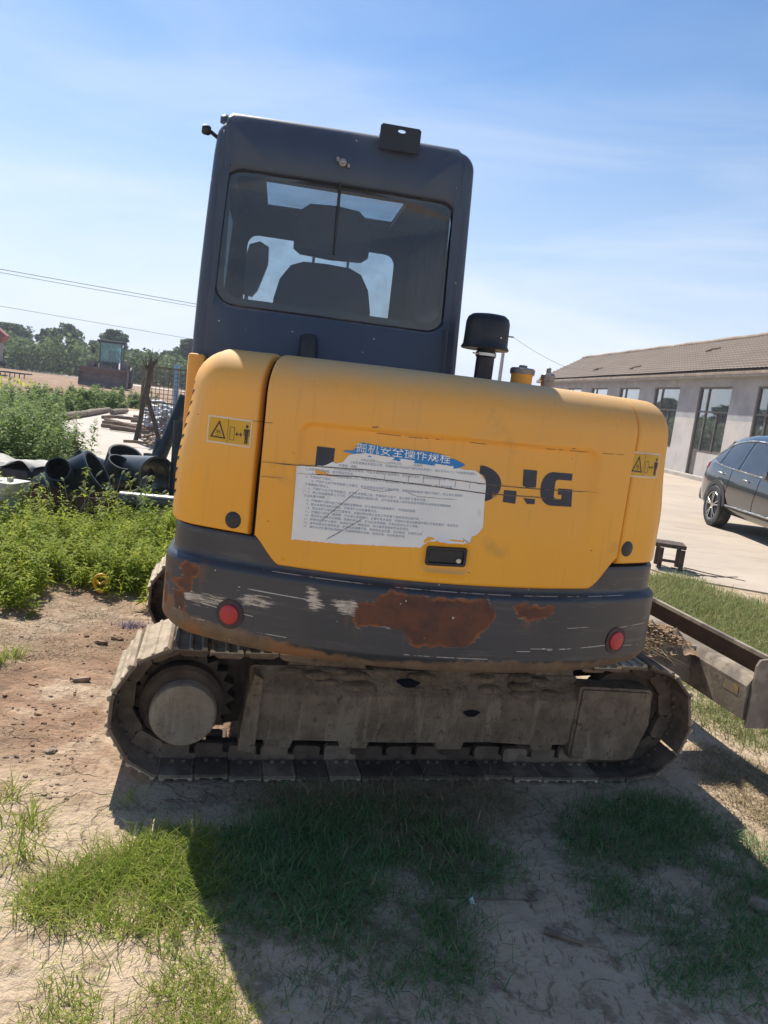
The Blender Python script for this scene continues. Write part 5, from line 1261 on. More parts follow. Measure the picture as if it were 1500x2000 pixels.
for k in range(1100):
    if k < 950:
        p = G(rnd.uniform(-20, 300), rnd.uniform(1195, 1560))
    else: p = G(rnd.uniform(1300, 1480), rnd.uniform(1100, 1150))
    if bed_d(p.x, p.y) < 0.02: continue
    rr = 0.0015+0.008*rnd.random()**4; r = bmesh.ops.create_icosphere(bm, subdivisions=1, radius=rr)
    for v in r['verts']: v.co *= 1+0.5*noise.noise(v.co*60+Vector((k, 0, 0)))
    xf(bm, r['verts'], Matrix.Translation((p.x, p.y, gz(p.x, p.y)+rr*0.25)) @ Matrix.Diagonal((rnd.uniform(.8, 1.6), rnd.uniform(.8, 1.4), 0.7, 1)))
tag(obj('soil_crumbs', bm, M_dirt, None, 40, 'stuff'), 'crumbled soil scattered beside the crawler and on the yard', 'soil')
# broken crust plates by the left crawler
bm = bmesh.new()
for k in range(7):
    p = G(rnd.uniform(20, 240), rnd.choice([rnd.uniform(1225, 1260), rnd.uniform(1310, 1345), rnd.uniform(1210, 1500)]))
    if bed_d(p.x, p.y) < 0.05: continue
    L = rnd.uniform(0.02, 0.06); n = rnd.randint(5, 7); a0 = rnd.random()*6
    vt = [bm.verts.new((p.x+L*rnd.uniform(.6, 1.1)*math.cos(a0+2*PI*i/n), p.y+L*0.7*rnd.uniform(.6, 1.1)*math.sin(a0+2*PI*i/n), gz(p.x, p.y)+0.012+rnd.uniform(-.008, .01))) for i in range(n)]
    f = bm.faces.new(vt); r = bmesh.ops.extrude_face_region(bm, geom=[f]); bmesh.ops.translate(bm, verts=[v for v in r['geom'] if isinstance(v, bmesh.types.BMVert)], vec=(0, 0, -0.016))
bmesh.ops.recalc_face_normals(bm, faces=bm.faces)
tag(obj('crust_plates', bm, M_dirt, None, None, 'stuff'), 'broken plates of dried crust left of the crawler', 'soil')
M_wood = mat('grey_brown_wood', (0.22, 0.16, 0.11), 0.9, col2=(0.14, 0.10, 0.07), scale=14, bmp=0.4, bscale=60)
def stick(px0, py0, px1, py1, r, label, cat='stick', group=None, m=None, z0=None, z1=None, name='stick', wob=0.02):
    a, b_ = G(px0, py0, 0), G(px1, py1, 0)
    a.z = (gz(a.x, a.y)+r*0.8) if z0 is None else z0; b_.z = (gz(b_.x, b_.y)+r*0.8) if z1 is None else z1
    n = 7; pts = []; L = (b_-a).length
    for i in range(n):
        q = a.lerp(b_, i/(n-1)); k = math.sin(PI*i/(n-1)); s_ = px0*0.013
        pts.append(q+Vector((noise.noise(q*3+Vector((s_, 0, 0))), noise.noise(q*3+Vector((0, s_, 0))), 0))*wob*L*k)
    bm = bmesh.new(); tube(bm, pts, [r*(1-0.35*i/(n-1)) for i in range(n)], 7)
    o = obj(name, bm, m or M_wood, None, 60); return tag(o, label, cat, group)
stick(1062, 1822, 1138, 1848, 0.010, 'pale short stick lying on the shaded bare track')
stick(860, 1752, 1050, 1758, 0.004, 'thin twig across the shaded bare track')
p = G(918, 1765); bm = bmesh.new(); f = bm.faces.new([bm.verts.new((p.x+a, p.y+b_, gz(p.x, p.y)+c)) for a, b_, c in ((-0.010, 0, 0.008), (0.003, -0.008, 0.005), (0.012, -0.012, 0.010), (0.006, 0.008, 0.018), (-0.004, 0.006, 0.012))])
r = bmesh.ops.extrude_face_region(bm, geom=[f]); bmesh.ops.translate(bm, verts=[v for v in r['geom'] if isinstance(v, bmesh.types.BMVert)], vec=(0.001, 0.001, 0.001))
tag(obj('paper_scrap', bm, M_paper, None), 'small white paper scrap at the edge of the shaded grass', 'scrap')
for i, q in enumerate(((1335, 1112, 1455, 1138), (1340, 1128, 1440, 1130), (1310, 1112, 1400, 1132))):
    stick(*q, 0.016, ('longest dark twig on the concrete yard behind the blade', 'middle dark twig on the concrete yard behind the blade', 'dark twig nearest the trestle on the concrete yard')[i], 'twig', 'dark twigs on the yard', mat('dark_twig%d' % i, (0.07, 0.05, 0.035), 0.9), wob=0.10, name='twig')
stick(1300, 1056, 1418, 1080, 0.010, 'thin dark twig lying across the yard towards the car', 'twig', None, mat('dark_twig3', (0.09, 0.065, 0.045), 0.9), wob=0.06, name='twig')
# soil heap lying on the blade arm
tw = lambda u, v, z: Vector((TO.x+u*math.cos(PH)-v*math.sin(PH), TO.y+u*math.sin(PH)+v*math.cos(PH), z))
bm = bmesh.new()
for k in range(900):
    u = rnd.gauss(2.36, 0.13); v_ = 0.50+rnd.gauss(0, 0.055)-(u-2.36)*0.15
    u = min(max(u, 2.02), 2.56)
    if u > 2.48: u = 2.48-rnd.random()*0.3
    zt = 0.44+0.10*(u-2.02)/0.5+0.085*max(0, 1-abs(u-2.35)/0.30)*max(0, 1-abs(v_-0.5)/0.14)*rnd.random()**0.5
    rr = 0.002+0.008*rnd.random()**2; r = bmesh.ops.create_icosphere(bm, subdivisions=1, radius=rr)
    for q in r['verts']: q.co *= 1+0.5*noise.noise(q.co*50+Vector((k, 0, 0)))
    xf(bm, r['verts'], Matrix.Translation(tw(u, v_, zt)) @ Matrix.Diagonal((1.3, 1.1, 0.8, 1)))
hg = []
for i in range(46):
    row = []
    for j in range(24):
        u = 2.03+0.56*i/45; v_ = 0.36+0.30*j/23; base_ = 0.425+0.07*sstep(2.0, 2.4, u)
        h_ = 0.115*math.exp(-((u-2.33)/0.17)**2-((v_-0.50)/0.075)**2)+0.05*math.exp(-((u-2.50)/0.09)**2-((v_-0.47)/0.08)**2)
        nz_ = noise.noise(Vector((u*16, v_*16, 0)))*0.5+noise.noise(Vector((u*45, v_*45, 3)))*0.4+noise.noise(Vector((u*110, v_*110, 7)))*0.25
        row.append(bm.verts.new(tw(u, v_, base_-0.03+h_*(1+0.8*nz_)+0.012*nz_)))
    hg.append(row)
for i in range(45):
    for j in range(23): bm.faces.new((hg[i][j], hg[i+1][j], hg[i+1][j+1], hg[i][j+1]))
heap = tag(obj('soil_heap', bm, M_clod, None, 40, 'stuff'), 'dry soil and roots heaped on the dozer blade arm', 'soil')
rp_ = np.array([tw(2.22+rnd.gauss(0, 0.10), 0.48+rnd.gauss(0, 0.05), 0)[:2] for _ in range(260)])
blades('root_tangle', rp_, 0.10, 0.0022, 2.2, 'pale dry roots tangled in the soil on the blade arm', 'roots', M_dry, 301, zf=0.50)
# small yellow plastic ring in the weeds
p = G(195, 1160); bm = bmesh.new()
tube(bm, [p+Vector((0.045*math.cos(a), 0.012*math.sin(2*a), 0.075+0.06*math.sin(a))) for a in [2*PI*k/16 for k in range(17)]], 0.011, 8, False); tube(bm, [p+Vector((-0.03, 0, 0.09)), p+Vector((0.0, -0.01, 0.07)), p+Vector((0.03, 0, 0.095))], 0.008, 8)
tag(obj('plastic_ring', bm, mat('yellow_plastic', (0.72, 0.42, 0.01), 0.35, col2=(0.6, 0.33, 0.01)), None, 60), 'small bright yellow plastic ring at the edge of the weeds', 'ring')
pp = G(258, 1222); Pp = np.stack([pp.x+rng.normal(0, 0.05, 160), pp.y+rng.normal(0, 0.03, 160)], 1)
blades('purple_tuft', Pp, 0.045, 0.003, 0.9, 'small purple grey tuft beside the far crawler', 'plant', leaf_mat('purple_grey', (0.25, 0.20, 0.24), (0.38, 0.31, 0.36)), 311)
# ================================================================== TRESTLE
M_rusty = mat('rusty_dark_steel', (0.045, 0.034, 0.028), 0.8, col2=(0.10, 0.062, 0.042), scale=12, dlo=0.5)
p = G(1318, 1113); tr = thing('steel_trestle', 'low dark steel trestle standing on the yard right of the hood', 'trestle', p, math.radians(-12))
bm = newbox(-0.36, 0.06, -0.14, 0.16, 0.262, 0.305, 0.006); obj('trestle_top', bm, M_rusty, tr)
for x in (-0.20, 0.03):
    for y in (-0.14, 0.14): obj('leg', newbox(x-0.022, x+0.022, y-0.018, y+0.018, -0.01, 0.255), M_rusty, tr)
obj('stretcher', newbox(-0.177, 0.007, -0.15, -0.135, 0.10, 0.13), M_rusty, tr)
# ================================================================== PIPE FITTINGS AND SCRAP ON THE LEFT
M_pipe = mat('black_pipe', (0.009, 0.017, 0.020), 0.42, col2=(0.013, 0.022, 0.026), dirt=(0.06, 0.06, 0.055), dscale=4, dlo=0.6, dhi=0.85, spec=0.35)
M_pipeg = mat('grey_pipe', (0.15, 0.16, 0.17), 0.4, col2=(0.11, 0.12, 0.13), dirt=(0.24, 0.22, 0.19), dlo=0.55, dhi=0.75)
M_rimp = mat('scuffed_pipe_rim', (0.020, 0.032, 0.036), 0.5, col2=(0.035, 0.045, 0.048), scale=9)
PG = 'plastic pipe fittings piled left of the excavator'
def fitting(name, label, segs, m=M_pipe, group=PG):
    """segs: (p0, p1, outer radius); each is a hollow piece with a collar at its mouth"""
    t = thing(name, label, 'pipe fitting', (segs[0][1].x, segs[0][1].y, 0), 0, group)
    for i, (a, b_, r) in enumerate(segs):
        bm = bmesh.new(); o_ = Vector((segs[0][1].x, segs[0][1].y, 0)); pipe(bm, a-o_, b_-o_, r, r*0.90, 36)
        body = obj('pipe_body' if i == 0 else 'branch', bm, m, t, 40)
        bm = bmesh.new(); d = (a-b_).normalized(); pipe(bm, a-o_+d*0.002, a-o_-d*0.018, r*1.012, r*0.898, 36); obj('collar', bm, M_rimp if m is M_pipe else m, body, 40)
    return t
n_ = Vector((0.84, 0.06, 0.54)).normalized(); o1 = AY(191, 919, 7.5)
br0 = AY(113, 916, 7.0)
fitting('pipe_wye', 'big black pipe wye with wide mouth turned right and small side branch', [(o1, o1-n_*0.62, 0.225), (br0, o1-n_*0.36+Vector((-0.05, 0.05, 0.05)), 0.115)])
n2 = Vector((0.35, -0.35, 0.86)).normalized(); o2 = AY(246, 888, 9.0)
fitting('pipe_ring', 'wide black pipe mouth opening upward behind the big wye', [(o2, o2-n2*0.45, 0.21)])
n3 = Vector((0.42, -0.25, 0.87)).normalized(); o3 = AY(236, 902, 8.0)
fitting('pipe_elbow', 'dark upright pipe branch between the big wye and the open pipe', [(o3, o3-n3*0.62, 0.135), (AY(262, 938, 7.9), o3-n3*0.30, 0.10)])
n4 = Vector((0.72, -0.68, 0.12)).normalized(); o4 = AY(308, 930, 7.9)
fitting('open_pipe', 'wide open black pipe facing the camera next to the hood', [(o4, o4-n4*0.75, 0.215)])
a5, b5 = AY(236, 974, 7.2), AY(345, 984, 7.2)
fitting('lying_pipe', 'grey topped black pipe lying level in the weeds', [(a5, b5, 0.075)], mat('dusty_pipe', (0.05, 0.055, 0.06), 0.4, col2=(0.035, 0.04, 0.045), dirt=(0.12, 0.115, 0.105), dlo=0.4, dhi=0.7))
a6, b6 = AY(362, 775, 8.6), AY(308, 905, 8.4)
fitting('leaning_pipe', 'long black pipe leaning up to the right beside the hood', [(a6, b6, 0.07)])
a7, b7 = AY(352, 822, 8.0), AY(340, 1000, 7.9)
fitting('upright_pipe', 'black upright pipe closest to the yellow hood', [(a7, b7, 0.068)])
a8, b8 = AY(318, 860, 8.5), AY(298, 950, 8.4)
fitting('cut_pipe', 'short black pipe cut off below the leaning pipe', [(a8, b8, 0.085)])
a9, b9 = AY(290, 886, 9.2), AY(286, 940, 9.2)
fitting('pipe_stub', 'small dark pipe stub behind the wide pipe mouth', [(a9, b9, 0.06)])
a10, b10 = AY(150, 893, 9.3), AY(215, 920, 9.6)
fitting('pale_pipe', 'dusty grey pipe lying behind the big wye', [(a10, b10, 0.11)], M_pipeg)
a11, b11 = AY(42, 944, 7.6), AY(105, 952, 7.9)
fitting('pale_pipe', 'smooth grey pipe lying right of the white pail', [(a11, b11, 0.085)], M_pipeg)
a12, b12 = AY(36, 969, 7.0), AY(58, 964, 7.1)
fitting('pale_pipe', 'short white pipe offcut at the foot of the pail', [(a12, b12, 0.035)], mat('white_pipe', (0.62, 0.62, 0.6), 0.4))
# rusty steel box under the wye
p = G(150, 1020); M_rustbox = mat('rust_brown', (0.095, 0.045, 0.028), 0.85, col2=(0.060, 0.032, 0.022), scale=7, dirt=(0.14, 0.08, 0.05), dlo=0.5, dhi=0.65)
rb = thing('rusty_trough', 'rust brown steel trough below the big wye', 'trough', (p.x, 7.05, 0), math.radians(4))
for q, nm in (((-0.40, 0.32, -0.18, -0.165, 0.0, 0.30), 'front_plate'), ((-0.40, 0.32, 0.165, 0.18, 0.0, 0.30), 'back_plate'), ((-0.415, -0.401, -0.18, 0.18, 0.0, 0.34), 'end_plate'), ((0.321, 0.335, -0.18, 0.18, 0.0, 0.28), 'end_plate'), ((-0.40, 0.32, -0.164, 0.164, 0.01, 0.025), 'bottom_plate')):
    obj(nm, newbox(*q), M_rustbox, rb)
# white pail with lettering
p = AY(12, 960, 6.6); pl = thing('plastic_pail', 'white square plastic pail with faded lettering at the left edge', 'pail', (p.x, 6.6, 0), math.radians(-8))
M_pail = mat('dirty_white_plastic', (0.46, 0.44, 0.40), 0.5, col2=(0.38, 0.36, 0.32), dirt=(0.28, 0.24, 0.18), dlo=0.52, dhi=0.7)
zt = p.z+0.10
def frus(w0, w1, z0, z1, rr=0.03):
    bm = bmesh.new(); rings = []
    for z, w in ((z0, w0), (z1, w1)):
        rings.append([bm.verts.new((max(-(w-rr), min(w-rr, 9*math.cos(a)))+rr*math.cos(a), max(-(w-rr), min(w-rr, 9*math.sin(a)))+rr*math.sin(a), z)) for a in [2*PI*(k+0.5)/24 for k in range(24)]])
    for k in range(24): bm.faces.new((rings[0][k], rings[0][(k+1) % 24], rings[1][(k+1) % 24], rings[1][k]))
    bm.faces.new(rings[0][::-1]); bm.faces.new(rings[1]); return bm
obj('pail_body', frus(0.115, 0.13, 0.0, zt-0.10), mat('grey_label', (0.24, 0.27, 0.28), 0.5, col2=(0.34, 0.36, 0.35), scale=20), pl, 40)
obj('lid', frus(0.148, 0.150, zt-0.099, zt), M_pail, pl, 40)
obj('cap', newbox(0.02, 0.065, -0.03, 0.015, zt+0.001, zt+0.035, 0.008), M_pail, pl, 40)
tb = text_bm('TYON', 0.06, 0, 0)
for v in tb.verts: v.co = Vector((v.co.x-0.075, -0.1285, zt-0.21+v.co.z))
obj('lettering', tb, M_ink, pl)
# black crate with a pale sheet thrown over it
p = AY(25, 915, 7.6); ck = thing('covered_crate', 'black crate with a pale sheet over its top at the left edge', 'crate', (p.x-0.02, 7.75, 0), math.radians(-6))
M_crate = mat('black_sheet', (0.024, 0.021, 0.022), 0.55, dirt=(0.10, 0.085, 0.07), dlo=0.55, dhi=0.75)
obj('crate_body', newbox(-0.50, 0.30, -0.30, 0.25, 0.0, p.z+0.02, 0.02), M_crate, ck, 40)
bm = bmesh.new(); n = 26; grid = []
for i in range(n):
    row = []
    for j in range(14):
        x = -0.53+0.86*i/(n-1); y = -0.28+0.56*j/13
        z = p.z+0.05+0.05*math.sin(i*0.35+0.6)*(1 if j < 5 else 0.4)+0.03*noise.noise(Vector((x*5, y*5, 3)))
        if j == 0: z -= 0.02+0.015*math.sin(i*0.8)
        row.append(bm.verts.new((x, y, z)))
    grid.append(row)
for i in range(n-1):
    for j in range(13): bm.faces.new((grid[i][j], grid[i+1][j], grid[i+1][j+1], grid[i][j+1]))
r = bmesh.ops.extrude_face_region(bm, geom=bm.faces[:]); bmesh.ops.translate(bm, verts=[v for v in r['geom'] if isinstance(v, bmesh.types.BMVert)], vec=(0, 0, 0.006))
bmesh.ops.recalc_face_normals(bm, faces=bm.faces); obj('cover_sheet', bm, [mat('pale_sheet', (0.36, 0.34, 0.30), 0.7, col2=(0.26, 0.245, 0.215))], ck, 60)
p = AY(85, 930, 8.3); lump('plastic_sack', (p.x, 8.3, p.z-0.10), 0.20, (1.2, 0.8, 0.8), mat('grey_sack', (0.45, 0.43, 0.42), 0.6, col2=(0.3, 0.28, 0.28), scale=14, bmp=0.8, bscale=14, bdist=0.03), 2.0, 'crumpled grey sack behind the smooth grey pipe', 'sack')
# ================================================================== TIMBER, STICKS, MESH RACK
M_pole = mat('weathered_pole', (0.26, 0.20, 0.14), 0.9, col2=(0.17, 0.13, 0.09), scale=10, bmp=0.3)
def log(px0, py0, px1, py1, r, label, group=None, lift=0.0, name='timber', m=None):
    a, b_ = G(px0, py0), G(px1, py1); a.z = b_.z = r+lift+0.016
    bm = bmesh.new(); tube(bm, [a, a.lerp(b_, .33)+Vector((0, 0, 0.01)), a.lerp(b_, .66), b_], [r, r*1.05, r*0.95, r*0.85], 9); return tag(obj(name, bm, m or M_pole, None, 50), label, 'timber', group)
log(78, 829, 165, 815, 0.10, 'long weathered timber along the edge of the concrete pad, left half'); log(166, 815, 212, 806, 0.09, 'long weathered timber along the edge of the concrete pad, right half'); log(218, 811, 247, 808, 0.085, 'short weathered timber lying alone on the concrete pad')
SG = 'brown sticks heaped on the concrete pad'
for i, q in enumerate(((198, 838, 262, 846, 0.05), (200, 833, 275, 842, 0.045), (205, 829, 285, 850, 0.04), (230, 827, 300, 836, 0.045), (215, 842, 290, 852, 0.05), (240, 838, 318, 843, 0.04), (255, 832, 325, 838, 0.05), (200, 828, 238, 826, 0.05), (262, 818, 330, 832, 0.045), (225, 835, 300, 848, 0.05))):
    log(*q[:4], q[4], ('lowest stick at the left end of the brown stick heap', 'thin stick sticking out left from the brown stick heap', 'slanting thin stick crossing the brown stick heap', 'stick along the back of the brown stick heap', 'front stick of the brown stick heap', 'long thin stick reaching right in the brown stick heap', 'stick at the right end of the brown stick heap by the prop', 'short stick lying apart at the back left of the stick heap', 'rearmost long stick of the heap below the wire mesh rack', 'topmost stick in the middle of the brown stick heap')[i], SG, 0.02+0.03*(i % 4), 'stick', mat('stick%d' % i, (0.20+0.02*(i % 3), 0.14, 0.095), 0.9, col2=(0.12, 0.085, 0.06)))
for i, q in enumerate(((282, 866, 318, 856), (285, 871, 322, 858), (290, 875, 326, 860), (280, 862, 312, 853), (288, 880, 330, 868), (240, 873, 300, 878))):
    log(*q, 0.03, ('upper left thin stick in the small stack before the wooden prop', 'second thin stick down in the small stack before the prop', 'third thin stick down in the small stack before the prop', 'topmost thin stick of the small stack before the prop', 'lowest thin stick of the small stack before the prop', 'thin stick lying level left of the small stack')[i], 'thin sticks by the wooden prop', 0.01+0.012*i, 'stick', mat('thin_stick%d' % i, (0.26, 0.18, 0.11), 0.9, col2=(0.16, 0.11, 0.07)))
# forked wooden prop
M_prop = mat('dark_old_wood', (0.085, 0.060, 0.045), 0.9, col2=(0.055, 0.040, 0.030), scale=10, bmp=0.3)
base = G(284, 868); wp = thing('wooden_prop', 'dark forked wooden prop standing before the wire mesh rack', 'post', base)
def rel(v): return Vector(v)-base
top = AY(296, 705, base.y)
for a_, b_, r0, r1, nm in ((Vector((-0.22, 0, 0)), rel(AY(282, 770, base.y)), 0.05, 0.05, 'leg'), (Vector((0.28, 0.1, 0)), rel(AY(283, 772, base.y))+Vector((0.03, 0, 0)), 0.045, 0.05, 'leg'), (rel(AY(282, 785, base.y)), rel(top), 0.065, 0.055, 'upright')):
    bm = bmesh.new(); tube(bm, [a_, a_.lerp(b_, 0.5)+Vector((0.02, 0, 0)), b_], [r0, (r0+r1)/2, r1], 9); obj(nm, bm, M_prop, wp, 50)
# wire mesh rack
c0 = AY(272, 860, 16.6); c0.z = 0; mr = thing('wire_mesh_rack', 'rusty wire mesh rack with a frame behind the wooden prop', 'rack', (c0.x, 16.6, 0), math.radians(6))
M_wire = mat('rusty_wire', (0.10, 0.075, 0.055), 0.8, col2=(0.18, 0.14, 0.10))
Wd, Ht = 2.2, 1.62
for x in (0.0, Wd): obj('corner_post', newbox(x-0.03, x+0.03, -0.03, 0.03, 0, Ht), M_wire, mr)
for z in (0.05, 0.85, Ht): obj('rail', newbox(0.031, Wd-0.031, -0.02, 0.02, z-0.02, z+0.02), M_wire, mr)
bm = bmesh.new()
for k in range(1, 24): tube(bm, [(Wd*k/24, 0.025, 0.05), (Wd*k/24+0.01*math.sin(k), 0.028, Ht)], 0.007, 4)
for k in range(1, 17): tube(bm, [(0.03, 0.034, Ht*k/17), (Wd-0.03, 0.036, Ht*k/17)], 0.007, 4)
obj('wire_mesh', bm, M_wire, mr, None, 'stuff')
bp_ = AY(345, 790, 17.2); bm = bmesh.new(); tube(bm, [(bp_.x, 17.2, 0), (AY(346, 712, 17.2).x, 17.2, AY(346, 712, 17.2).z)], 0.06, 10); tag(obj('blue_post', bm, mat('light_blue_paint', (0.20, 0.36, 0.55), 0.5, dirt=(0.4, 0.4, 0.4), dlo=0.5, dhi=0.8), None, 50), 'light blue steel post among the scrap behind the mesh rack', 'post')
stick(352, 830, 366, 730, 0.04, 'grey pole leaning behind the light blue post', 'pole', None, mat('grey_pole', (0.3, 0.27, 0.24), 0.8), 0.0, 2.0, 'leaning_pole', 0.0) if False else None
bm = bmesh.new()
for k in range(420):
    px = rnd.uniform(285, 400); y = 18.2+rnd.uniform(0, 1.8); q = AY(px, 800, y); hmax = 0.75+0.5*noise.noise(Vector((q.x*0.8, 0, 0)))
    z = rnd.uniform(0.02, max(0.1, hmax)); s_ = rnd.uniform(0.04, 0.11)
    r = bmesh.ops.create_icosphere(bm, subdivisions=1, radius=s_); xf(bm, r['verts'], Matrix.Translation((q.x, y, z)) @ Matrix.Rotation(rnd.random()*6, 4, 'Z') @ Matrix.Diagonal((rnd.uniform(.6, 2.4), 0.8, rnd.uniform(.3, .9), 1)))
tag(obj('scrap_heap', bm, mat('bluish_scrap', (0.26, 0.27, 0.31), 0.5, col2=(0.58, 0.6, 0.64), scale=4, lo=0.45, hi=0.55), None, 40, 'stuff'), 'heap of bluish white scrap behind the wire mesh rack', 'scrap heap')
bm = bmesh.new()
for k in range(16):
    a = AY(294, 712, base.y); q = Vector((a.x+rnd.gauss(0, 0.05), a.y, a.z-0.1)); e = q+Vector((rnd.gauss(0, 0.14), rnd.gauss(0, 0.14), rnd.uniform(0.1, 0.45)))
    tube(bm, [q, q.lerp(e, .5)+Vector((0, 0, 0.03)), e], [0.012, 0.008, 0.003], 4)
tag(obj('dry_branches', bm, M_prop, None, None, 'stuff'), 'bare dry branches tied to the top of the wooden prop', 'branches')
# ================================================================== WHEEL LOADER
lp = AY(205, 757, 50.5); lp.z = 0
ld_ = thing('wheel_loader', 'old brown wheel loader with wide bucket parked on the red earth', 'wheel loader', lp, math.radians(-77))
M_lbrown = mat('faded_brown_paint', (0.13, 0.092, 0.085), 0.8, col2=(0.18, 0.13, 0.11), scale=3); M_ldark = mat('loader_dark', (0.035, 0.036, 0.038), 0.7); M_lgreen = mat('loader_cab_paint', (0.055, 0.085, 0.082), 0.6, col2=(0.09, 0.11, 0.10))
# x forward
bm = bmesh.new(); prism(bm, [(0.55, 0.25), (1.25, 0.05), (1.30, 0.15), (0.75, 0.42), (0.70, 0.80), (1.05, 1.25), (1.0, 1.32), (0.45, 1.15), (0.40, 0.5)], 'y', -1.5, 1.5); lbk = obj('loader_bucket', bm, M_lbrown, ld_, 30)
for y in (-1.51, 1.49): obj('bucket_cheek', newprism([(0.45, 0.25), (1.28, 0.06), (1.15, 0.8), (1.05, 1.28), (0.42, 1.12)], 'y', y, y+0.025), M_lbrown, lbk)
for y in (-0.55, 0.45): obj('lift_arm', newprism([(0.5, 0.55), (0.5, 0.8), (-0.5, 1.55), (-1.4, 1.75), (-1.4, 1.5), (-0.5, 1.25)], 'y', y, y+0.10), M_lbrown, ld_)
bm = bmesh.new(); tube(bm, [(0.45, 0.9, 1.15), (-0.7, 0.75, 1.9)], 0.06, 8); obj('tilt_cylinder', bm, mat('pale_rod', (0.5, 0.48, 0.45), 0.5), ld_, 50)
obj('front_frame', newbox(-1.6, -0.2, -0.5, 0.34, 0.55, 1.5, 0.05), M_lbrown, ld_, 40)
for x in (-1.0, -3.9):
    for y in (-1.05, 1.05):
        bm = bmesh.new(); lathe(bm, [(0.40, -0.22), (0.66, -0.24), (0.74, -0.16), (0.75, 0.0), (0.74, 0.16), (0.66, 0.24), (0.40, 0.22)], (x, y, 0.75), (0, 1, 0), 24); w_ = obj('wheel', bm, M_rubber, ld_, 40)
        bm = bmesh.new(); lathe(bm, [(0.40, -0.18), (0.40, 0.18)], (x, y, 0.75), (0, 1, 0), 20); obj('rim', bm, M_lbrown, w_, 40)
for y in (-1.32, 0.80): obj('fender', newprism([(-1.85, 1.30), (-1.7, 1.62), (-0.4, 1.62), (-0.2, 1.35), (-0.2, 1.42), (-0.38, 1.70), (-1.75, 1.70), (-1.93, 1.34)], 'y', y, y+0.52), M_lbrown, ld_)
obj('engine_hood', newbox(-4.9, -2.9, -0.75, 0.75, 0.9, 2.0, 0.08), M_lbrown, ld_, 40)
for y in (-0.75, 0.67):
    for x in (-2.85, -1.75): obj('cab_pillar', newbox(x-0.05, x+0.05, y, y+0.08, 1.5, 3.05), M_lgreen, ld_)
obj('cab_base', newbox(-2.9, -1.7, -0.75, 0.75, 1.1, 1.75, 0.03), M_lgreen, ld_)
obj('cab_roof', newbox(-3.05, -1.5, -0.9, 0.9, 3.05, 3.2, 0.04), M_ldark, ld_, 40)
M_lglass = glass_mat('loader_glass', (0.55, 0.80, 0.80), 1.5, 0.12, (0.30, 0.50, 0.52))
obj('windscreen', newbox(-1.72, -1.71, -0.66, 0.66, 1.76, 3.03), M_lglass, ld_); obj('rear_window', newbox(-2.87, -2.86, -0.66, 0.66, 1.76, 3.03), M_lglass, ld_)
for y in (-0.72, 0.70): obj('side_window', newbox(-2.79, -1.81, y, y+0.01, 1.76, 3.03), M_lglass, ld_)
bm = bmesh.new(); tube(bm, [(-1.7, -0.85, 2.4), (-1.55, -1.1, 2.4)], 0.02, 6); box(bm, -1.58, -1.53, -1.22, -1.02, 2.2, 2.6); obj('mirror', bm, M_ldark, ld_)
obj('operator_seat', newbox(-2.6, -2.3, -0.25, 0.25, 1.76, 2.5, 0.05), M_ldark, ld_)
# ================================================================== RED MACHINE AT THE EDGE
rp0 = G(-37, 727); rm = thing('farm_trailer', 'red and grey farm trailer cut off by the left edge', 'trailer', rp0, math.radians(20))
M_fred = mat('faded_red', (0.30, 0.055, 0.045), 0.6, col2=(0.22, 0.05, 0.04)); M_fgrey = mat('trailer_grey', (0.32, 0.31, 0.29), 0.7)
obj('side_panel', newbox(-3.0, 1.2, -0.9, 0.9, 0.9, 2.2, 0.05), M_fgrey, rm); obj('red_hopper', newprism([(-3.1, 2.2), (1.25, 2.2), (1.6, 2.7), (0.5, 3.6), (-3.1, 3.6)], 'y', -1.0, 1.0), M_fred, rm)
obj('chassis', newbox(-3.0, 1.6, -0.5, 0.5, 0.6, 0.9), M_ldark, rm)
for x in (-2.0, 0.6):
    for y in (-0.85, 0.85):
        bm = bmesh.new(); lathe(bm, [(0.2, -0.12), (0.42, -0.13), (0.45, 0), (0.42, 0.13), (0.2, 0.12)], (x, y, 0.45), (0, 1, 0), 18); obj('wheel', bm, M_rubber, rm, 40)
fp = G(30, 737); ft = thing('harrow', 'small dark harrow lying on the far grass', 'harrow', fp)
for y in (-0.4, 0.4): obj('beam', newbox(-0.9, 0.9, y-0.05, y+0.05, 0.25, 0.33), M_ldark, ft)
for k in range(6):
    bm = bmesh.new(); tube(bm, [(-0.8+0.32*k, -0.4, 0.3), (-0.8+0.32*k, -0.42, 0.0)], 0.03, 6); obj('tine', bm, M_ldark, ft)
for x in (-0.7, 0.7): obj('crossbar', newbox(x-0.05, x+0.05, -0.349, 0.349, 0.26, 0.34), M_ldark, ft)
# ================================================================== TREES AND SCRUB
M_bark = mat('bark', (0.12, 0.09, 0.065), 0.9); M_crown = leaf_mat('tree_leaves', (0.055, 0.090, 0.045), (0.120, 0.165, 0.080), transl=0.45); M_scrub = leaf_mat('scrub_leaves', (0.075, 0.120, 0.045), (0.165, 0.215, 0.085), transl=0.45)
def leaf_cloud(C_, S, n, seed, flat=False):
    r = np.random.default_rng(seed); c = C_[:n]; a = r.normal(0, 1, (n, 3)); a /= np.linalg.norm(a, axis=1)[:, None]; b = np.cross(a, r.normal(0, 1, (n, 3))); b /= np.linalg.norm(b, axis=1)[:, None]
    s = S*(0.5+r.random(n))[:, None]
    V = np.stack([c-a*s*.5, c+b*s*.35, c+a*s*.5, c-b*s*.35], 1).reshape(-1, 3); i = (np.arange(n)*4)[:, None]
    T_ = np.concatenate([i+np.array([[0, 1, 2]]), i+np.array([[0, 2, 3]])]); return V, T_, np.repeat(r.random(n), 4)
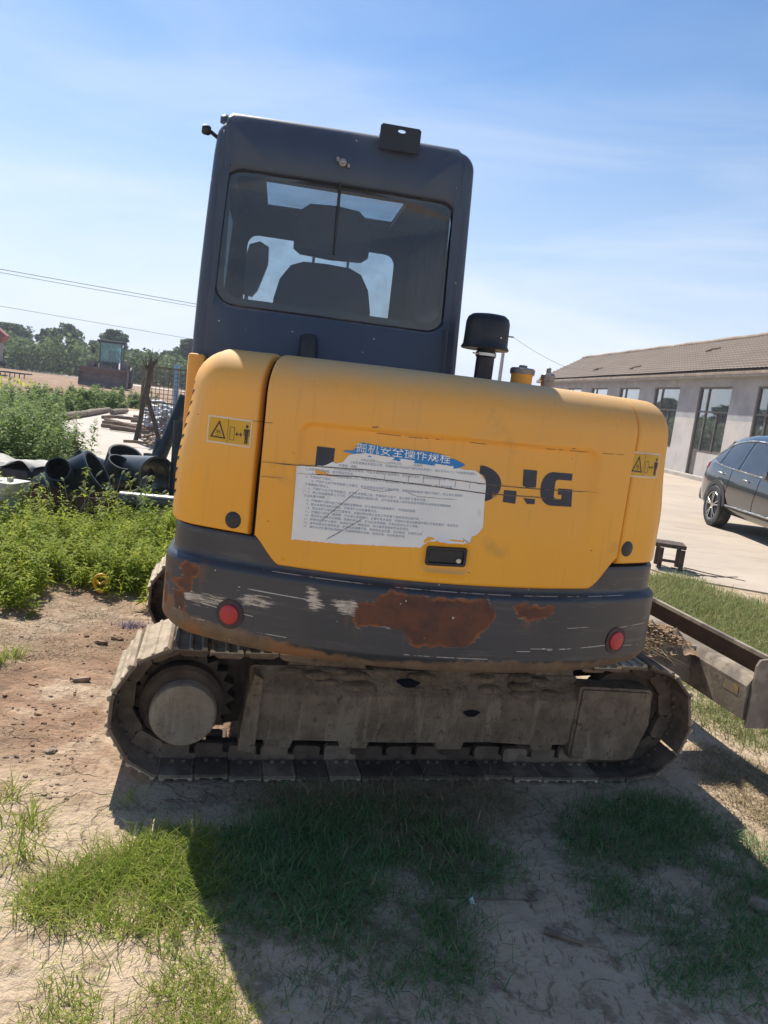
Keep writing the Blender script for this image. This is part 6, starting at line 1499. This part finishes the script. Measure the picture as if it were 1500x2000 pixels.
def tree(px, ptop, y, rw, label, seed, name='tree', trunk_h=0.35):
    b0 = AY(px, 720, y); b0.z = 0; H = AY(px, ptop, y).z
    t = thing(name, label, 'tree', b0, 0, 'trees beyond the red earth')
    r = np.random.default_rng(seed); bm = bmesh.new()
    tube(bm, [(0, 0, 0), (0.05, 0, H*0.3), (0, 0.05, H*0.8)], [0.14, 0.11, 0.03], 8)
    clumps = []
    for k in range(26):
        a = r.random()*2*PI; hh = H*(trunk_h+(0.97-trunk_h)*r.random()**0.8); q = (hh/H-trunk_h)/(1-trunk_h); rad = rw*math.sqrt(max(0.05, 1-(2*q-0.9)**2))*r.random()**0.6
        c = Vector((math.cos(a)*rad, math.sin(a)*rad, hh)); clumps.append((c, rw*(0.22+0.22*r.random())))
        if k < 9: tube(bm, [(0, 0, hh*0.55), tuple(c*0.6+Vector((0, 0, hh*0.3))), tuple(c)], [0.06, 0.035, 0.012], 5)
    obj('trunk', bm, M_bark, t, 50)
    P_ = []
    for c, q in clumps:
        m_ = 150; d = r.normal(0, 1, (m_, 3)); d /= np.linalg.norm(d, axis=1)[:, None]; P_.append(np.array(c)+d*q*(r.random(m_)**0.45)[:, None]*np.array([1, 1, 0.8]))
    P_ = np.concatenate(P_); P_[:, 2] = np.minimum(P_[:, 2], H)
    V, T_, ti = leaf_cloud(P_, 0.30, len(P_), seed+1); obj('crown', tri_mesh('crown', V, T_, ti), M_crown, t)
tree(22, 633, 98, 3.0, 'broad tree at the left edge behind the scrub', 1); tree(92, 641, 96, 1.5, 'small dark tree close beside the larger dark one', 2); tree(128, 633, 94, 2.1, 'largest dark tree left of the wheel loader', 3)
tree(222, 645, 92, 1.6, 'slim tree standing directly above the loader cab', 4, trunk_h=0.6); tree(188, 667, 100, 1.9, 'low round tree left of the loader cab', 5); tree(366, 663, 88, 1.9, 'tree cut off by the excavator cab', 6); tree(255, 684, 96, 1.7, 'low tree just right of the loader', 7); tree(300, 690, 99, 1.6, 'low tree above the wire mesh rack', 8); tree(330, 686, 102, 1.5, 'low tree between mesh rack and excavator', 9)
def scrub(name, x0, x1, y0, y1, hmax, n, seed, label, leaf=0.32):
    r = np.random.default_rng(seed); x = x0+(x1-x0)*r.random(n); y = y0+(y1-y0)*r.random(n)+0.0
    h = np.array([hmax*(0.55+0.45*noise.noise(Vector((a*0.22, b*0.22, seed)))+0.25*noise.noise(Vector((a*0.9, b*0.9, seed)))) for a, b in zip(x, y)])
    z = h*r.random(n)**0.7; P_ = np.stack([x, y, np.maximum(z, 0.05)], 1); V, T_, ti = leaf_cloud(P_, leaf, n, seed+1)
    return tag(obj(name, tri_mesh(name, V, T_, ti), M_scrub, None, None, 'stuff'), label, 'scrub')
scrub('far_scrub', -85, -12, 74, 92, 4.6, 60000, 31, 'green scrub in a long band behind the wheel loader', 0.42)
scrub('far_scrub', -30, 60, 120, 135, 5.0, 16000, 33, 'distant pale tree line on the horizon', 0.7)
# ================================================================== BUILDING
bl = thing('farm_building', 'long grey rendered building with brown tiled roof and tall windows', 'building', (8.85, 46.5, 0), math.atan2(-0.995, 0.0995))
BL, BD, EV, RZ = 38.0, 4.6, 3.9, 5.35
def wall_mat():
    m, t, b = nt('rendered_wall'); tc = N(t, 'ShaderNodeTexCoord'); tc.name = 'TC'; p = N(t, 'ShaderNodeSeparateXYZ', {0: tc.outputs['Object']})
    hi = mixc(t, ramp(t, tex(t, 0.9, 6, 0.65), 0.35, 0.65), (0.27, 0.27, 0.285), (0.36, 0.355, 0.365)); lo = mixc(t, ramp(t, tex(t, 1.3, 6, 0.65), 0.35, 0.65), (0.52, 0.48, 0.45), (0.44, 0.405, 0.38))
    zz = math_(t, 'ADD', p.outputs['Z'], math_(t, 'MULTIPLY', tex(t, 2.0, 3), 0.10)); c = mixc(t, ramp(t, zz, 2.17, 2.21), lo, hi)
    c = mixc(t, ramp(t, tex(t, 3.0, 6, 0.7, stretch=(3, 3, 0.4)), 0.56, 0.72, 0, 0.35), c, (0.24, 0.22, 0.21))
    t.links.new(c, b.inputs['Base Color']); b.inputs['Roughness'].default_value = 0.92; bump(t, b, tex(t, 25, 6, 0.65), 0.2, 0.01); return m
M_wall = wall_mat()
units = [15.65-3.65*k for k in range(4, -1, -1)] + [15.65+3.65*k for k in range(1, 6)]
units = sorted(u for u in units if u > 0.6); UW, WT, WS = 2.15, 3.26, 0.95
bm = bmesh.new(); th_ = 0.24
def wbox(x0, x1, z0, z1): box(bm, x0, x1, 0, th_, z0, z1)
xp = 0.0
for u in units:
    wbox(xp, u, 0, EV); wbox(u+0.002, u+UW-0.002, WT, EV); wbox(u+0.60, u+UW-0.002, 0, WS); xp = u+UW
wbox(xp, BL, 0, EV)
bmesh.ops.remove_doubles(bm, verts=bm.verts, dist=0.0005)
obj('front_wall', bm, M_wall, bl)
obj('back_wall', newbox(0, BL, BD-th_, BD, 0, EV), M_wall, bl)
for x in (0.0, BL-th_): obj('gable_wall', newprism([(th_+0.002, 0), (BD-th_-0.002, 0), (BD-th_-0.002, EV), (BD/2, RZ-0.12), (th_+0.002, EV)], 'x', x, x+th_), M_wall, bl)
obj('plinth', newbox(-0.05, BL+0.05, -0.45, -0.003, 0, 0.14), mat('plinth_concrete', (0.45, 0.40, 0.35), 0.9, col2=(0.36, 0.32, 0.28)), bl)
M_frame = mat('brown_window_frame', (0.105, 0.088, 0.078), 0.5, col2=(0.13, 0.11, 0.10)); M_pane = glass_mat('window_pane', (0.30, 0.38, 0.37), 5.0, 0.10, (0.4, 0.42, 0.4))
M_inner = mat('dim_room', (0.10, 0.11, 0.11), 0.9)
for u in units:
    # frame bars, then panes as their own pieces
    w_ = obj('window', newbox(u+0.001, u+0.06, 0.05, 0.13, 0.15, WT-0.001), M_frame, bl)
    for q in ((u+0.061, u+UW-0.061, WT-0.07, WT-0.001), (u+UW-0.06, u+UW-0.003, WS+0.001, WT-0.001), (u+0.60, u+UW-0.061, WS+0.001, WS+0.07), (u+0.55, u+0.62, WS+0.071, WT-0.071), (u+0.061, u+0.549, 2.36, 2.42), (u+0.621, u+UW-0.061, 2.36, 2.42), (u+1.36, u+1.41, WS+0.071, 2.359)):
        obj('frame_bar', newbox(q[0], q[1], 0.05, 0.13, q[2], q[3]), M_frame, w_)
    for q in ((u+0.062, u+0.548, 2.421, WT-0.072), (u+0.622, u+UW-0.062, 2.421, WT-0.072), (u+0.622, u+1.359, WS+0.072, 2.358), (u+1.411, u+UW-0.062, WS+0.072, 2.358), (u+0.062, u+0.548, 1.05, 2.358)):
        obj('pane', newbox(q[0], q[1], 0.085, 0.092, q[2], q[3]), M_pane, w_)
    obj('door_panel', newbox(u+0.062, u+0.548, 0.075, 0.11, 0.15, 1.048), M_frame, w_)
obj('room_partition', newbox(th_+0.05, BL-th_-0.05, 1.8, 1.85, 0.01, EV-0.05), M_inner, bl)
# tiled roof: real courses and rolls on the slope that faces the yard
M_tile = mat('brown_roof_tiles', (0.30, 0.225, 0.165), 0.85, col2=(0.22, 0.165, 0.125), scale=1.2, dirt=(0.38, 0.31, 0.24), dscale=3, dlo=0.5, dhi=0.7)
sl = math.hypot(BD/2+0.45, RZ-EV+0.25); ncr = 14; V = []; F = []; nx = int((BL+0.6)/0.055)
xsn = np.linspace(-0.3, BL+0.3, nx); roll = 0.022*np.abs(np.sin(xsn*PI/0.22))
rows = []
for k in range(ncr):
    for q, lift in ((0.0, 0.075), (1.0, 0.010)):
        s_ = (k+q*1.02)/ncr; y = -0.45+(BD/2+0.45)*s_; z = EV-0.20+(RZ-EV+0.20)*s_
        rows.append(np.stack([xsn, np.full(nx, y), z+lift+roll+0.012*np.sin(xsn*0.7+k*1.9)*0.5], 1))
Vt = np.concatenate(rows); T_ = []
for r_ in range(len(rows)-1):
    i = np.arange(nx-1)+r_*nx; T_.append(np.stack([i, i+1, i+nx+1], 1)); T_.append(np.stack([i, i+nx+1, i+nx], 1))
def tile_mat():
    m, t, b = nt('weathered_tiles'); tc = N(t, 'ShaderNodeTexCoord'); tc.name = 'TC'; s = N(t, 'ShaderNodeSeparateXYZ', {0: tc.outputs['Object']})
    c = mixc(t, ramp(t, tex(t, 0.8, 6, 0.65), 0.35, 0.65), (0.33, 0.255, 0.19), (0.25, 0.19, 0.145)); c = mixc(t, ramp(t, tex(t, 9, 5, 0.6), 0.5, 0.7, 0, 0.5), c, (0.17, 0.13, 0.10))
    k = math_(t, 'FRACT', math_(t, 'MULTIPLY', math_(t, 'ADD', s.outputs['Y'], 0.45), ncr/(BD/2+0.45)))       # shadow gap under each course, painted as a dark band
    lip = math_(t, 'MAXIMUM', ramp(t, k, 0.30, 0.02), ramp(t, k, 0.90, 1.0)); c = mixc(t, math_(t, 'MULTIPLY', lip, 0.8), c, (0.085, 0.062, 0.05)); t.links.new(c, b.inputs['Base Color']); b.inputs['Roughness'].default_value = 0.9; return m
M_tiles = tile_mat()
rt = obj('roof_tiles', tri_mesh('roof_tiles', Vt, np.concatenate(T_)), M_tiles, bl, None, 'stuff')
rf = obj('roof', newprism([(-0.44, EV-0.22), (BD/2, RZ-0.03), (BD+0.44, EV-0.22), (BD+0.44, EV-0.30), (BD/2, RZ-0.11), (-0.44, EV-0.30)], 'x', -0.28, BL+0.28), M_tile, bl)
bm = bmesh.new(); tube(bm, [(x, BD/2, RZ+0.05+0.012*math.sin(x*2)) for x in np.linspace(-0.3, BL+0.3, 90)], 0.10, 8); obj('ridge_cap', bm, M_tile, rf, 60)
obj('eaves_board', newbox(-0.28, BL+0.28, -0.42, -0.005, EV-0.36, EV-0.302), mat('eaves_grey', (0.36, 0.33, 0.31), 0.9), bl)
bm = bmesh.new()
for k in range(3):
    x = (7.5, 12.5, 16.8)[k]; s_ = (0.25, 0.2, 0.62)[k]; y = -0.45+(BD/2+0.45)*s_; z = EV-0.20+(RZ-EV+0.20)*s_+0.08
    bm = bmesh.new(); tube(bm, [(x, y, z), (x+0.3, y+0.12, z+0.10), (x+0.75, y+0.16, z+0.12)], [0.05, 0.06, 0.03], 6)
    o = obj('roof_branch', bm, M_wood, None, 50); o.matrix_world = Matrix.Translation((8.85, 46.5, 0)) @ Matrix.Rotation(math.atan2(-0.995, 0.0995), 4, 'Z')
    tag(o, ('dark branch lying low on the roof near its far end', 'dark branch lying low in the middle of the roof', 'dark branch lying high up on the tiled roof')[k], 'branch')
# ================================================================== UTILITY POLE AND CABLES
M_cable = mat('dark_cable', (0.10, 0.10, 0.105), 0.6)
pb = AY(967, 802, 46); up = thing('utility_pole', 'slim concrete utility pole behind the air precleaner', 'utility pole', (pb.x, 46, 0))
bm = bmesh.new(); tube(bm, [(0, 0, 0), (0, 0, 6.4)], [0.14, 0.09], 12); obj('shaft', bm, mat('pole_concrete', (0.42, 0.42, 0.41), 0.85), up, 50)
obj('crossarm', newbox(-0.5, 0.5, -0.04, 0.04, 6.0, 6.08), M_cable, up)
def cable(a, b_, sag, label, r=0.012):
    a, b_ = Vector(a), Vector(b_); bm = bmesh.new(); tube(bm, [a.lerp(b_, i/24)-Vector((0, 0, sag*4*(i/24)*(1-i/24))) for i in range(25)], r, 5)
    tag(obj('power_cable', bm, M_cable, None, 60), label, 'cable', 'overhead cables')
pt = Vector((pb.x, 46, 6.05))
def far_end(px0, py0, px1, py1, y0): return AY(px0, py0, y0)
A = AY(-160, 497, 34); Bq = AY(378, 593, 41); k = (46-34)/(41-34); cable(A, A+(Bq-A)*1.12, 0.0, 'upper of the close pair of cables crossing the left sky', 0.013)
A = AY(-160, 503, 34); Bq = AY(378, 598, 41); cable(A, A+(Bq-A)*1.12, 0.03, 'lower of the close pair of cables crossing the left sky', 0.011)
A = AY(-160, 570, 38); Bq = AY(378, 663, 44); cable(A, A+(Bq-A)*1.12, 0.0, 'single faint cable low in the left sky', 0.010)
cable(pt+Vector((0.45, 0, 0)), (10.3, 44.5, 4.35), 0.15, 'cable running from the pole to the building roof', 0.010)
# ================================================================== CAR
car = thing('parked_car', 'dark blue green crossover car parked on the concrete yard', 'car', (6.62, 12.94, 0.016), math.radians(-91.2))
def car_paint():
    m, t, b = nt('dark_teal_car_paint'); c = mixc(t, ramp(t, tex(t, 1.5, 3), 0.3, 0.7), (0.005, 0.010, 0.016), (0.007, 0.012, 0.018)); c = mixc(t, ramp(t, tex(t, 4, 7, 0.65), 0.5, 0.8, 0, 0.05), c, (0.3, 0.27, 0.23)); t.links.new(c, b.inputs['Base Color'])
    b.inputs['Metallic'].default_value = 0.2; b.inputs['Roughness'].default_value = 0.25; b.inputs['Coat Weight'].default_value = 1.0; b.inputs['Coat Roughness'].default_value = 0.03; return m
M_car = car_paint(); M_clad = mat('car_cladding', (0.028, 0.028, 0.027), 0.6, dirt=(0.12, 0.10, 0.08), dlo=0.5, dhi=0.75); M_cglass = mat('car_glass', (0.030, 0.036, 0.050), 0.06, spec=0.8)
kx = [-1.02, -0.96, -0.80, -0.5, -0.1, 0.4, 0.9, 1.5, 2.0, 2.5, 3.0, 3.4, 3.65]
tabs = dict(sill=[.50, .36, .31, .29, .28, .28, .28, .28, .28, .28, .28, .33, .45], hw=[.70, .80, .88, .915, .925, .925, .925, .925, .925, .92, .90, .83, .68], bz=[.98, 1.02, 1.07, 1.09, 1.07, 1.04, 1.02, 1.0, .98, .95, .92, .84, .70],
            bw=[.66, .74, .82, .86, .875, .88, .88, .88, .88, .87, .84, .77, .62], rz=[1.0, 1.05, 1.22, 1.45, 1.60, 1.66, 1.665, 1.62, 1.42, 1.06, .99, .90, .74], rw=[.58, .60, .60, .60, .61, .62, .62, .62, .66, .76, .76, .70, .58])
xc = list(np.linspace(-1.02, 3.65, 64))
cv = {k_: np.interp(xc, kx, v) for k_, v in tabs.items()}
for k_ in cv:   # ease the corners of the profile tables
    a = cv[k_]; b_ = a.copy(); b_[2:-2] = (a[:-4]+a[1:-3]*2+a[2:-2]*3+a[3:-1]*2+a[4:])/9; cv[k_] = b_
def ring_at(i):
    s_, h_, bz, bw, rz, rw = (float(cv[k_][i]) for k_ in ('sill', 'hw', 'bz', 'bw', 'rz', 'rw'))
    return [(0, s_), (h_*.88, s_), (h_*.97, s_+.10), (h_, .58+.0*s_), (h_*.985, .82*bz/1.04), (bw, bz), (bw*.97+rw*.03, bz+.02*(rz-bz)), (rw*.55+bw*.45, bz+(rz-bz)*.55), (rw+.02, rz-.07*(rz-bz)/.6), (rw-.05, rz-.02), (rw*.5, rz+.012), (0, rz+.018)]
bm = bmesh.new(); rg = []
for i, x in enumerate(xc):
    h_ = ring_at(i); full = h_+[(-y, z) for y, z in h_[-2:0:-1]]; rg.append([bm.verts.new((x, y, z)) for y, z in full])
for a, b_ in zip(rg, rg[1:]):
    m_ = len(a)
    for k in range(m_): bm.faces.new((a[k], a[(k+1) % m_], b_[(k+1) % m_], b_[k]))
bm.faces.new(rg[0]); bm.faces.new(rg[-1][::-1]); bmesh.ops.recalc_face_normals(bm, faces=bm.faces)
body = obj('body', bm, M_car, car, 35)
def side(x, t_, lift, sg):
    """point on the side: t from sill 0 .. belt 1 .. roof edge 2"""
    i = np.interp(x, xc, range(len(xc))); i0 = int(min(len(xc)-2, i)); f = i-i0; r0, r1 = ring_at(i0), ring_at(i0+1)
    keys = [(0.0, 2), (0.5, 3), (0.8, 4), (1.0, 5), (1.03, 6), (1.55, 7), (2.0, 8)]
    for (ta, ka), (tb_, kb) in zip(keys, keys[1:]):
        if t_ <= tb_ or tb_ == 2.0:
            w = (t_-ta)/(tb_-ta); y = (r0[ka][0]*(1-w)+r0[kb][0]*w)*(1-f)+(r1[ka][0]*(1-w)+r1[kb][0]*w)*f; z = (r0[ka][1]*(1-w)+r0[kb][1]*w)*(1-f)+(r1[ka][1]*(1-w)+r1[kb][1]*w)*f
            return Vector((x, sg*(y+lift), z+lift*0.3))
def sidepatch(bot, top, x0, x1, lift, n=24, m_=6, sg=-1):
    bm = bmesh.new(); pr = None
    for i in range(n+1):
        x = x0+(x1-x0)*i/n; a, b_ = lerp_tab(bot, x), lerp_tab(top, x); col = [bm.verts.new(side(x, a+(b_-a)*k/m_, lift, sg)) for k in range(m_+1)]
        if pr:
            for k in range(m_): bm.faces.new((pr[k], col[k], col[k+1], pr[k+1]))
        pr = col
    return bm
for sg in (-1, 1):
    topw = [(-0.62, 1.36), (-0.3, 1.66), (0.1, 1.80), (0.6, 1.86), (1.4, 1.86), (1.8, 1.8), (2.2, 1.2)]; botw = [(-0.62, 1.34), (-0.45, 1.16), (-0.2, 1.06), (0.1, 1.04), (2.2, 1.04)]
    for x0, x1 in ((-0.60, -0.16), (-0.11, 0.62), (0.72, 1.75)):
        obj('side_glass', sidepatch(botw, topw, x0, x1, 0.006, sg=sg), M_cglass, car, 60)
    bm = bmesh.new(); pts = [side(x, lerp_tab(topw, x)+0.04, 0.008, sg) for x in np.linspace(1.9, -0.60, 30)]+[side(-0.66, 1.35, 0.008, sg)]+[side(x, lerp_tab(botw, x)-0.03, 0.008, sg) for x in np.linspace(-0.58, 2.0, 30)]
    tube(bm, pts, 0.013, 6); obj('window_trim', bm, M_chrome, car, 60)
    bm = bmesh.new(); tube(bm, [side(x, 0.10+0.02*x, 0.012, sg) for x in np.linspace(0.42, 2.2, 12)], 0.016, 6); obj('sill_trim', bm, M_chrome, car, 60)
    obj('sill_cladding', sidepatch([(-1, 0.0), (3, 0.0)], [(-1, 0.14), (3, 0.14)], 0.40, 2.2, 0.008, sg=sg), M_clad, car, 60)
    for x in (0.05, 1.05):
        bm = bmesh.new(); tube(bm, [side(x-0.09, 0.885, 0.004, sg), side(x-0.07, 0.89, 0.03, sg), side(x+0.07, 0.89, 0.03, sg), side(x+0.09, 0.885, 0.004, sg)], 0.014, 8); obj('door_handle', bm, M_chrome, car, 60)
    for x in (-0.17+0.55, 1.42):     # shut lines of the doors
        bm = bmesh.new(); tube(bm, [side(x+0.1*(t_-0.5), t_, 0.0015, sg) for t_ in np.linspace(0.12, 1.02, 10)], 0.004, 4); obj('door_gap', bm, M_clad, car, 60)
    bm = bmesh.new(); pr = []
    for x, t_ in ((-0.99, 0.84), (-0.70, 0.90), (-0.62, 1.01), (-0.80, 1.05), (-0.99, 1.02)): pr.append(bm.verts.new(side(x, t_, 0.012, sg)))
    f_ = bm.faces.new(pr); r = bmesh.ops.extrude_face_region(bm, geom=[f_]); bmesh.ops.translate(bm, verts=[v for v in r['geom'] if isinstance(v, bmesh.types.BMVert)], vec=(0, -sg*0.03, 0)); bmesh.ops.recalc_face_normals(bm, faces=bm.faces); obj('tail_lamp', bm, mat('tail_lamp_red%d' % sg, (0.55, 0.03, 0.05), 0.2), car)
    bm = bmesh.new(); lathe(bm, [(0.03, 0), (0.085, 0.03), (0.09, 0.10), (0.06, 0.15)], side(1.86, 1.12, 0.02, sg), (0.0, sg, 0.1), 12); obj('door_mirror', bm, M_car, car, 50)
    for x in (0.0, 2.72):
        bm = bmesh.new(); n = 30     # arch cladding ring
        for r0, r1, y0 in ((0.375, 0.455, 0.936),):
            for k in range(n+1):
                a = math.radians(6+168*k/n); bm.verts.new((x+r0*math.cos(a), sg*y0, 0.36+r0*math.sin(a))); bm.verts.new((x+r1*math.cos(a), sg*(y0-0.004), 0.36+r1*math.sin(a)))
        bm.verts.ensure_lookup_table()
        for k in range(n): bm.faces.new((bm.verts[2*k], bm.verts[2*k+1], bm.verts[2*k+3], bm.verts[2*k+2]))
        r = bmesh.ops.extrude_face_region(bm, geom=bm.faces[:]); bmesh.ops.translate(bm, verts=[v for v in r['geom'] if isinstance(v, bmesh.types.BMVert)], vec=(0, -sg*0.05, 0)); bmesh.ops.recalc_face_normals(bm, faces=bm.faces)
        obj('arch_cladding', bm, M_clad, car)
        bm = bmesh.new(); lathe(bm, [(0.378, 0.0), (0.378, 0.01)], (x, sg*0.918, 0.37), (0, sg, 0), 30); obj('wheel_well', bm, mat('well_black%d%d' % (sg, x), (0.008, 0.008, 0.008), 0.9), car)
        bm = bmesh.new(); lathe(bm, [(0.245, -0.02), (0.262, 0.006), (0.30, 0.012), (0.345, 0.0), (0.362, -0.03), (0.362, -0.20), (0.33, -0.23), (0.24, -0.22)], (x, sg*0.945, 0.36), (0, sg, 0), 40, False); ty = obj('tyre', bm, M_rubber, car, 40)
        bm = bmesh.new(); lathe(bm, [(0.252, -0.01), (0.244, 0.0), (0.232, -0.006), (0.225, -0.06)], (x, sg*0.945, 0.36), (0, sg, 0), 40, False); obj('rim_ring', bm, M_chrome, ty, 40)
        bm = bmesh.new(); lathe(bm, [(0.226, -0.07), (0.0, -0.065)], (x, sg*0.945, 0.36), (0, sg, 0), 30, False); obj('brake_disc', bm, M_clad, ty)
        for k in range(5):
            for dk in (-0.17, 0.17):
                a = 2*PI*k/5+0.3; c0 = Vector((math.cos(a), 0, math.sin(a)))*0.05; c1 = Vector((math.cos(a+dk), 0, math.sin(a+dk)))*0.236; o_ = Vector((x, sg*0.938, 0.36))
                bm = bmesh.new(); tube(bm, [o_+c0, o_+c0.lerp(c1, .5)+Vector((0, sg*0.004, 0)), o_+c1], [0.016, 0.013, 0.011], 6); obj('spoke', bm, M_chrome, ty, 60)
        bm = bmesh.new(); lathe(bm, [(0.055, -0.03), (0.05, 0.0), (0.0, 0.004)], (x, sg*0.942, 0.36), (0, sg, 0), 16, False); obj('hub_cap', bm, M_chrome, ty, 40)
obj('rear_bumper', newbox(-1.06, -0.86, -0.80, 0.80, 0.36, 0.62, 0.06), M_clad, car, 40)
bm = bmesh.new(); prism(bm, [(-0.86, 1.20), (-0.84, 1.23), (-0.46, 1.50), (-0.44, 1.47)], 'y', -0.56, 0.56); obj('rear_glass', bm, M_cglass, car)
bm = bmesh.new(); prism(bm, [(1.66, 1.63), (2.42, 1.10), (2.45, 1.12), (1.68, 1.655)], 'y', -0.60, 0.60); obj('windscreen', bm, M_cglass, car)
# ================================================================== HAZE
bm = bmesh.new(); box(bm, -160, 160, -30, 260, -1.0, 12.0)
hm = bpy.data.materials.new('air_haze'); hm.use_nodes = True; ht = hm.node_tree; ht.nodes.clear()
hv = N(ht, 'ShaderNodeVolumePrincipled', {'Color': (0.80, 0.87, 1.0, 1), 'Density': 0.0009, 'Anisotropy': 0.3}); ho = N(ht, 'ShaderNodeOutputMaterial'); ht.links.new(hv.outputs[0], ho.inputs['Volume'])
haze = obj('haze', bm, hm, None, None, 'stuff'); tag(haze, 'pale dusty summer haze over the whole yard', 'haze')
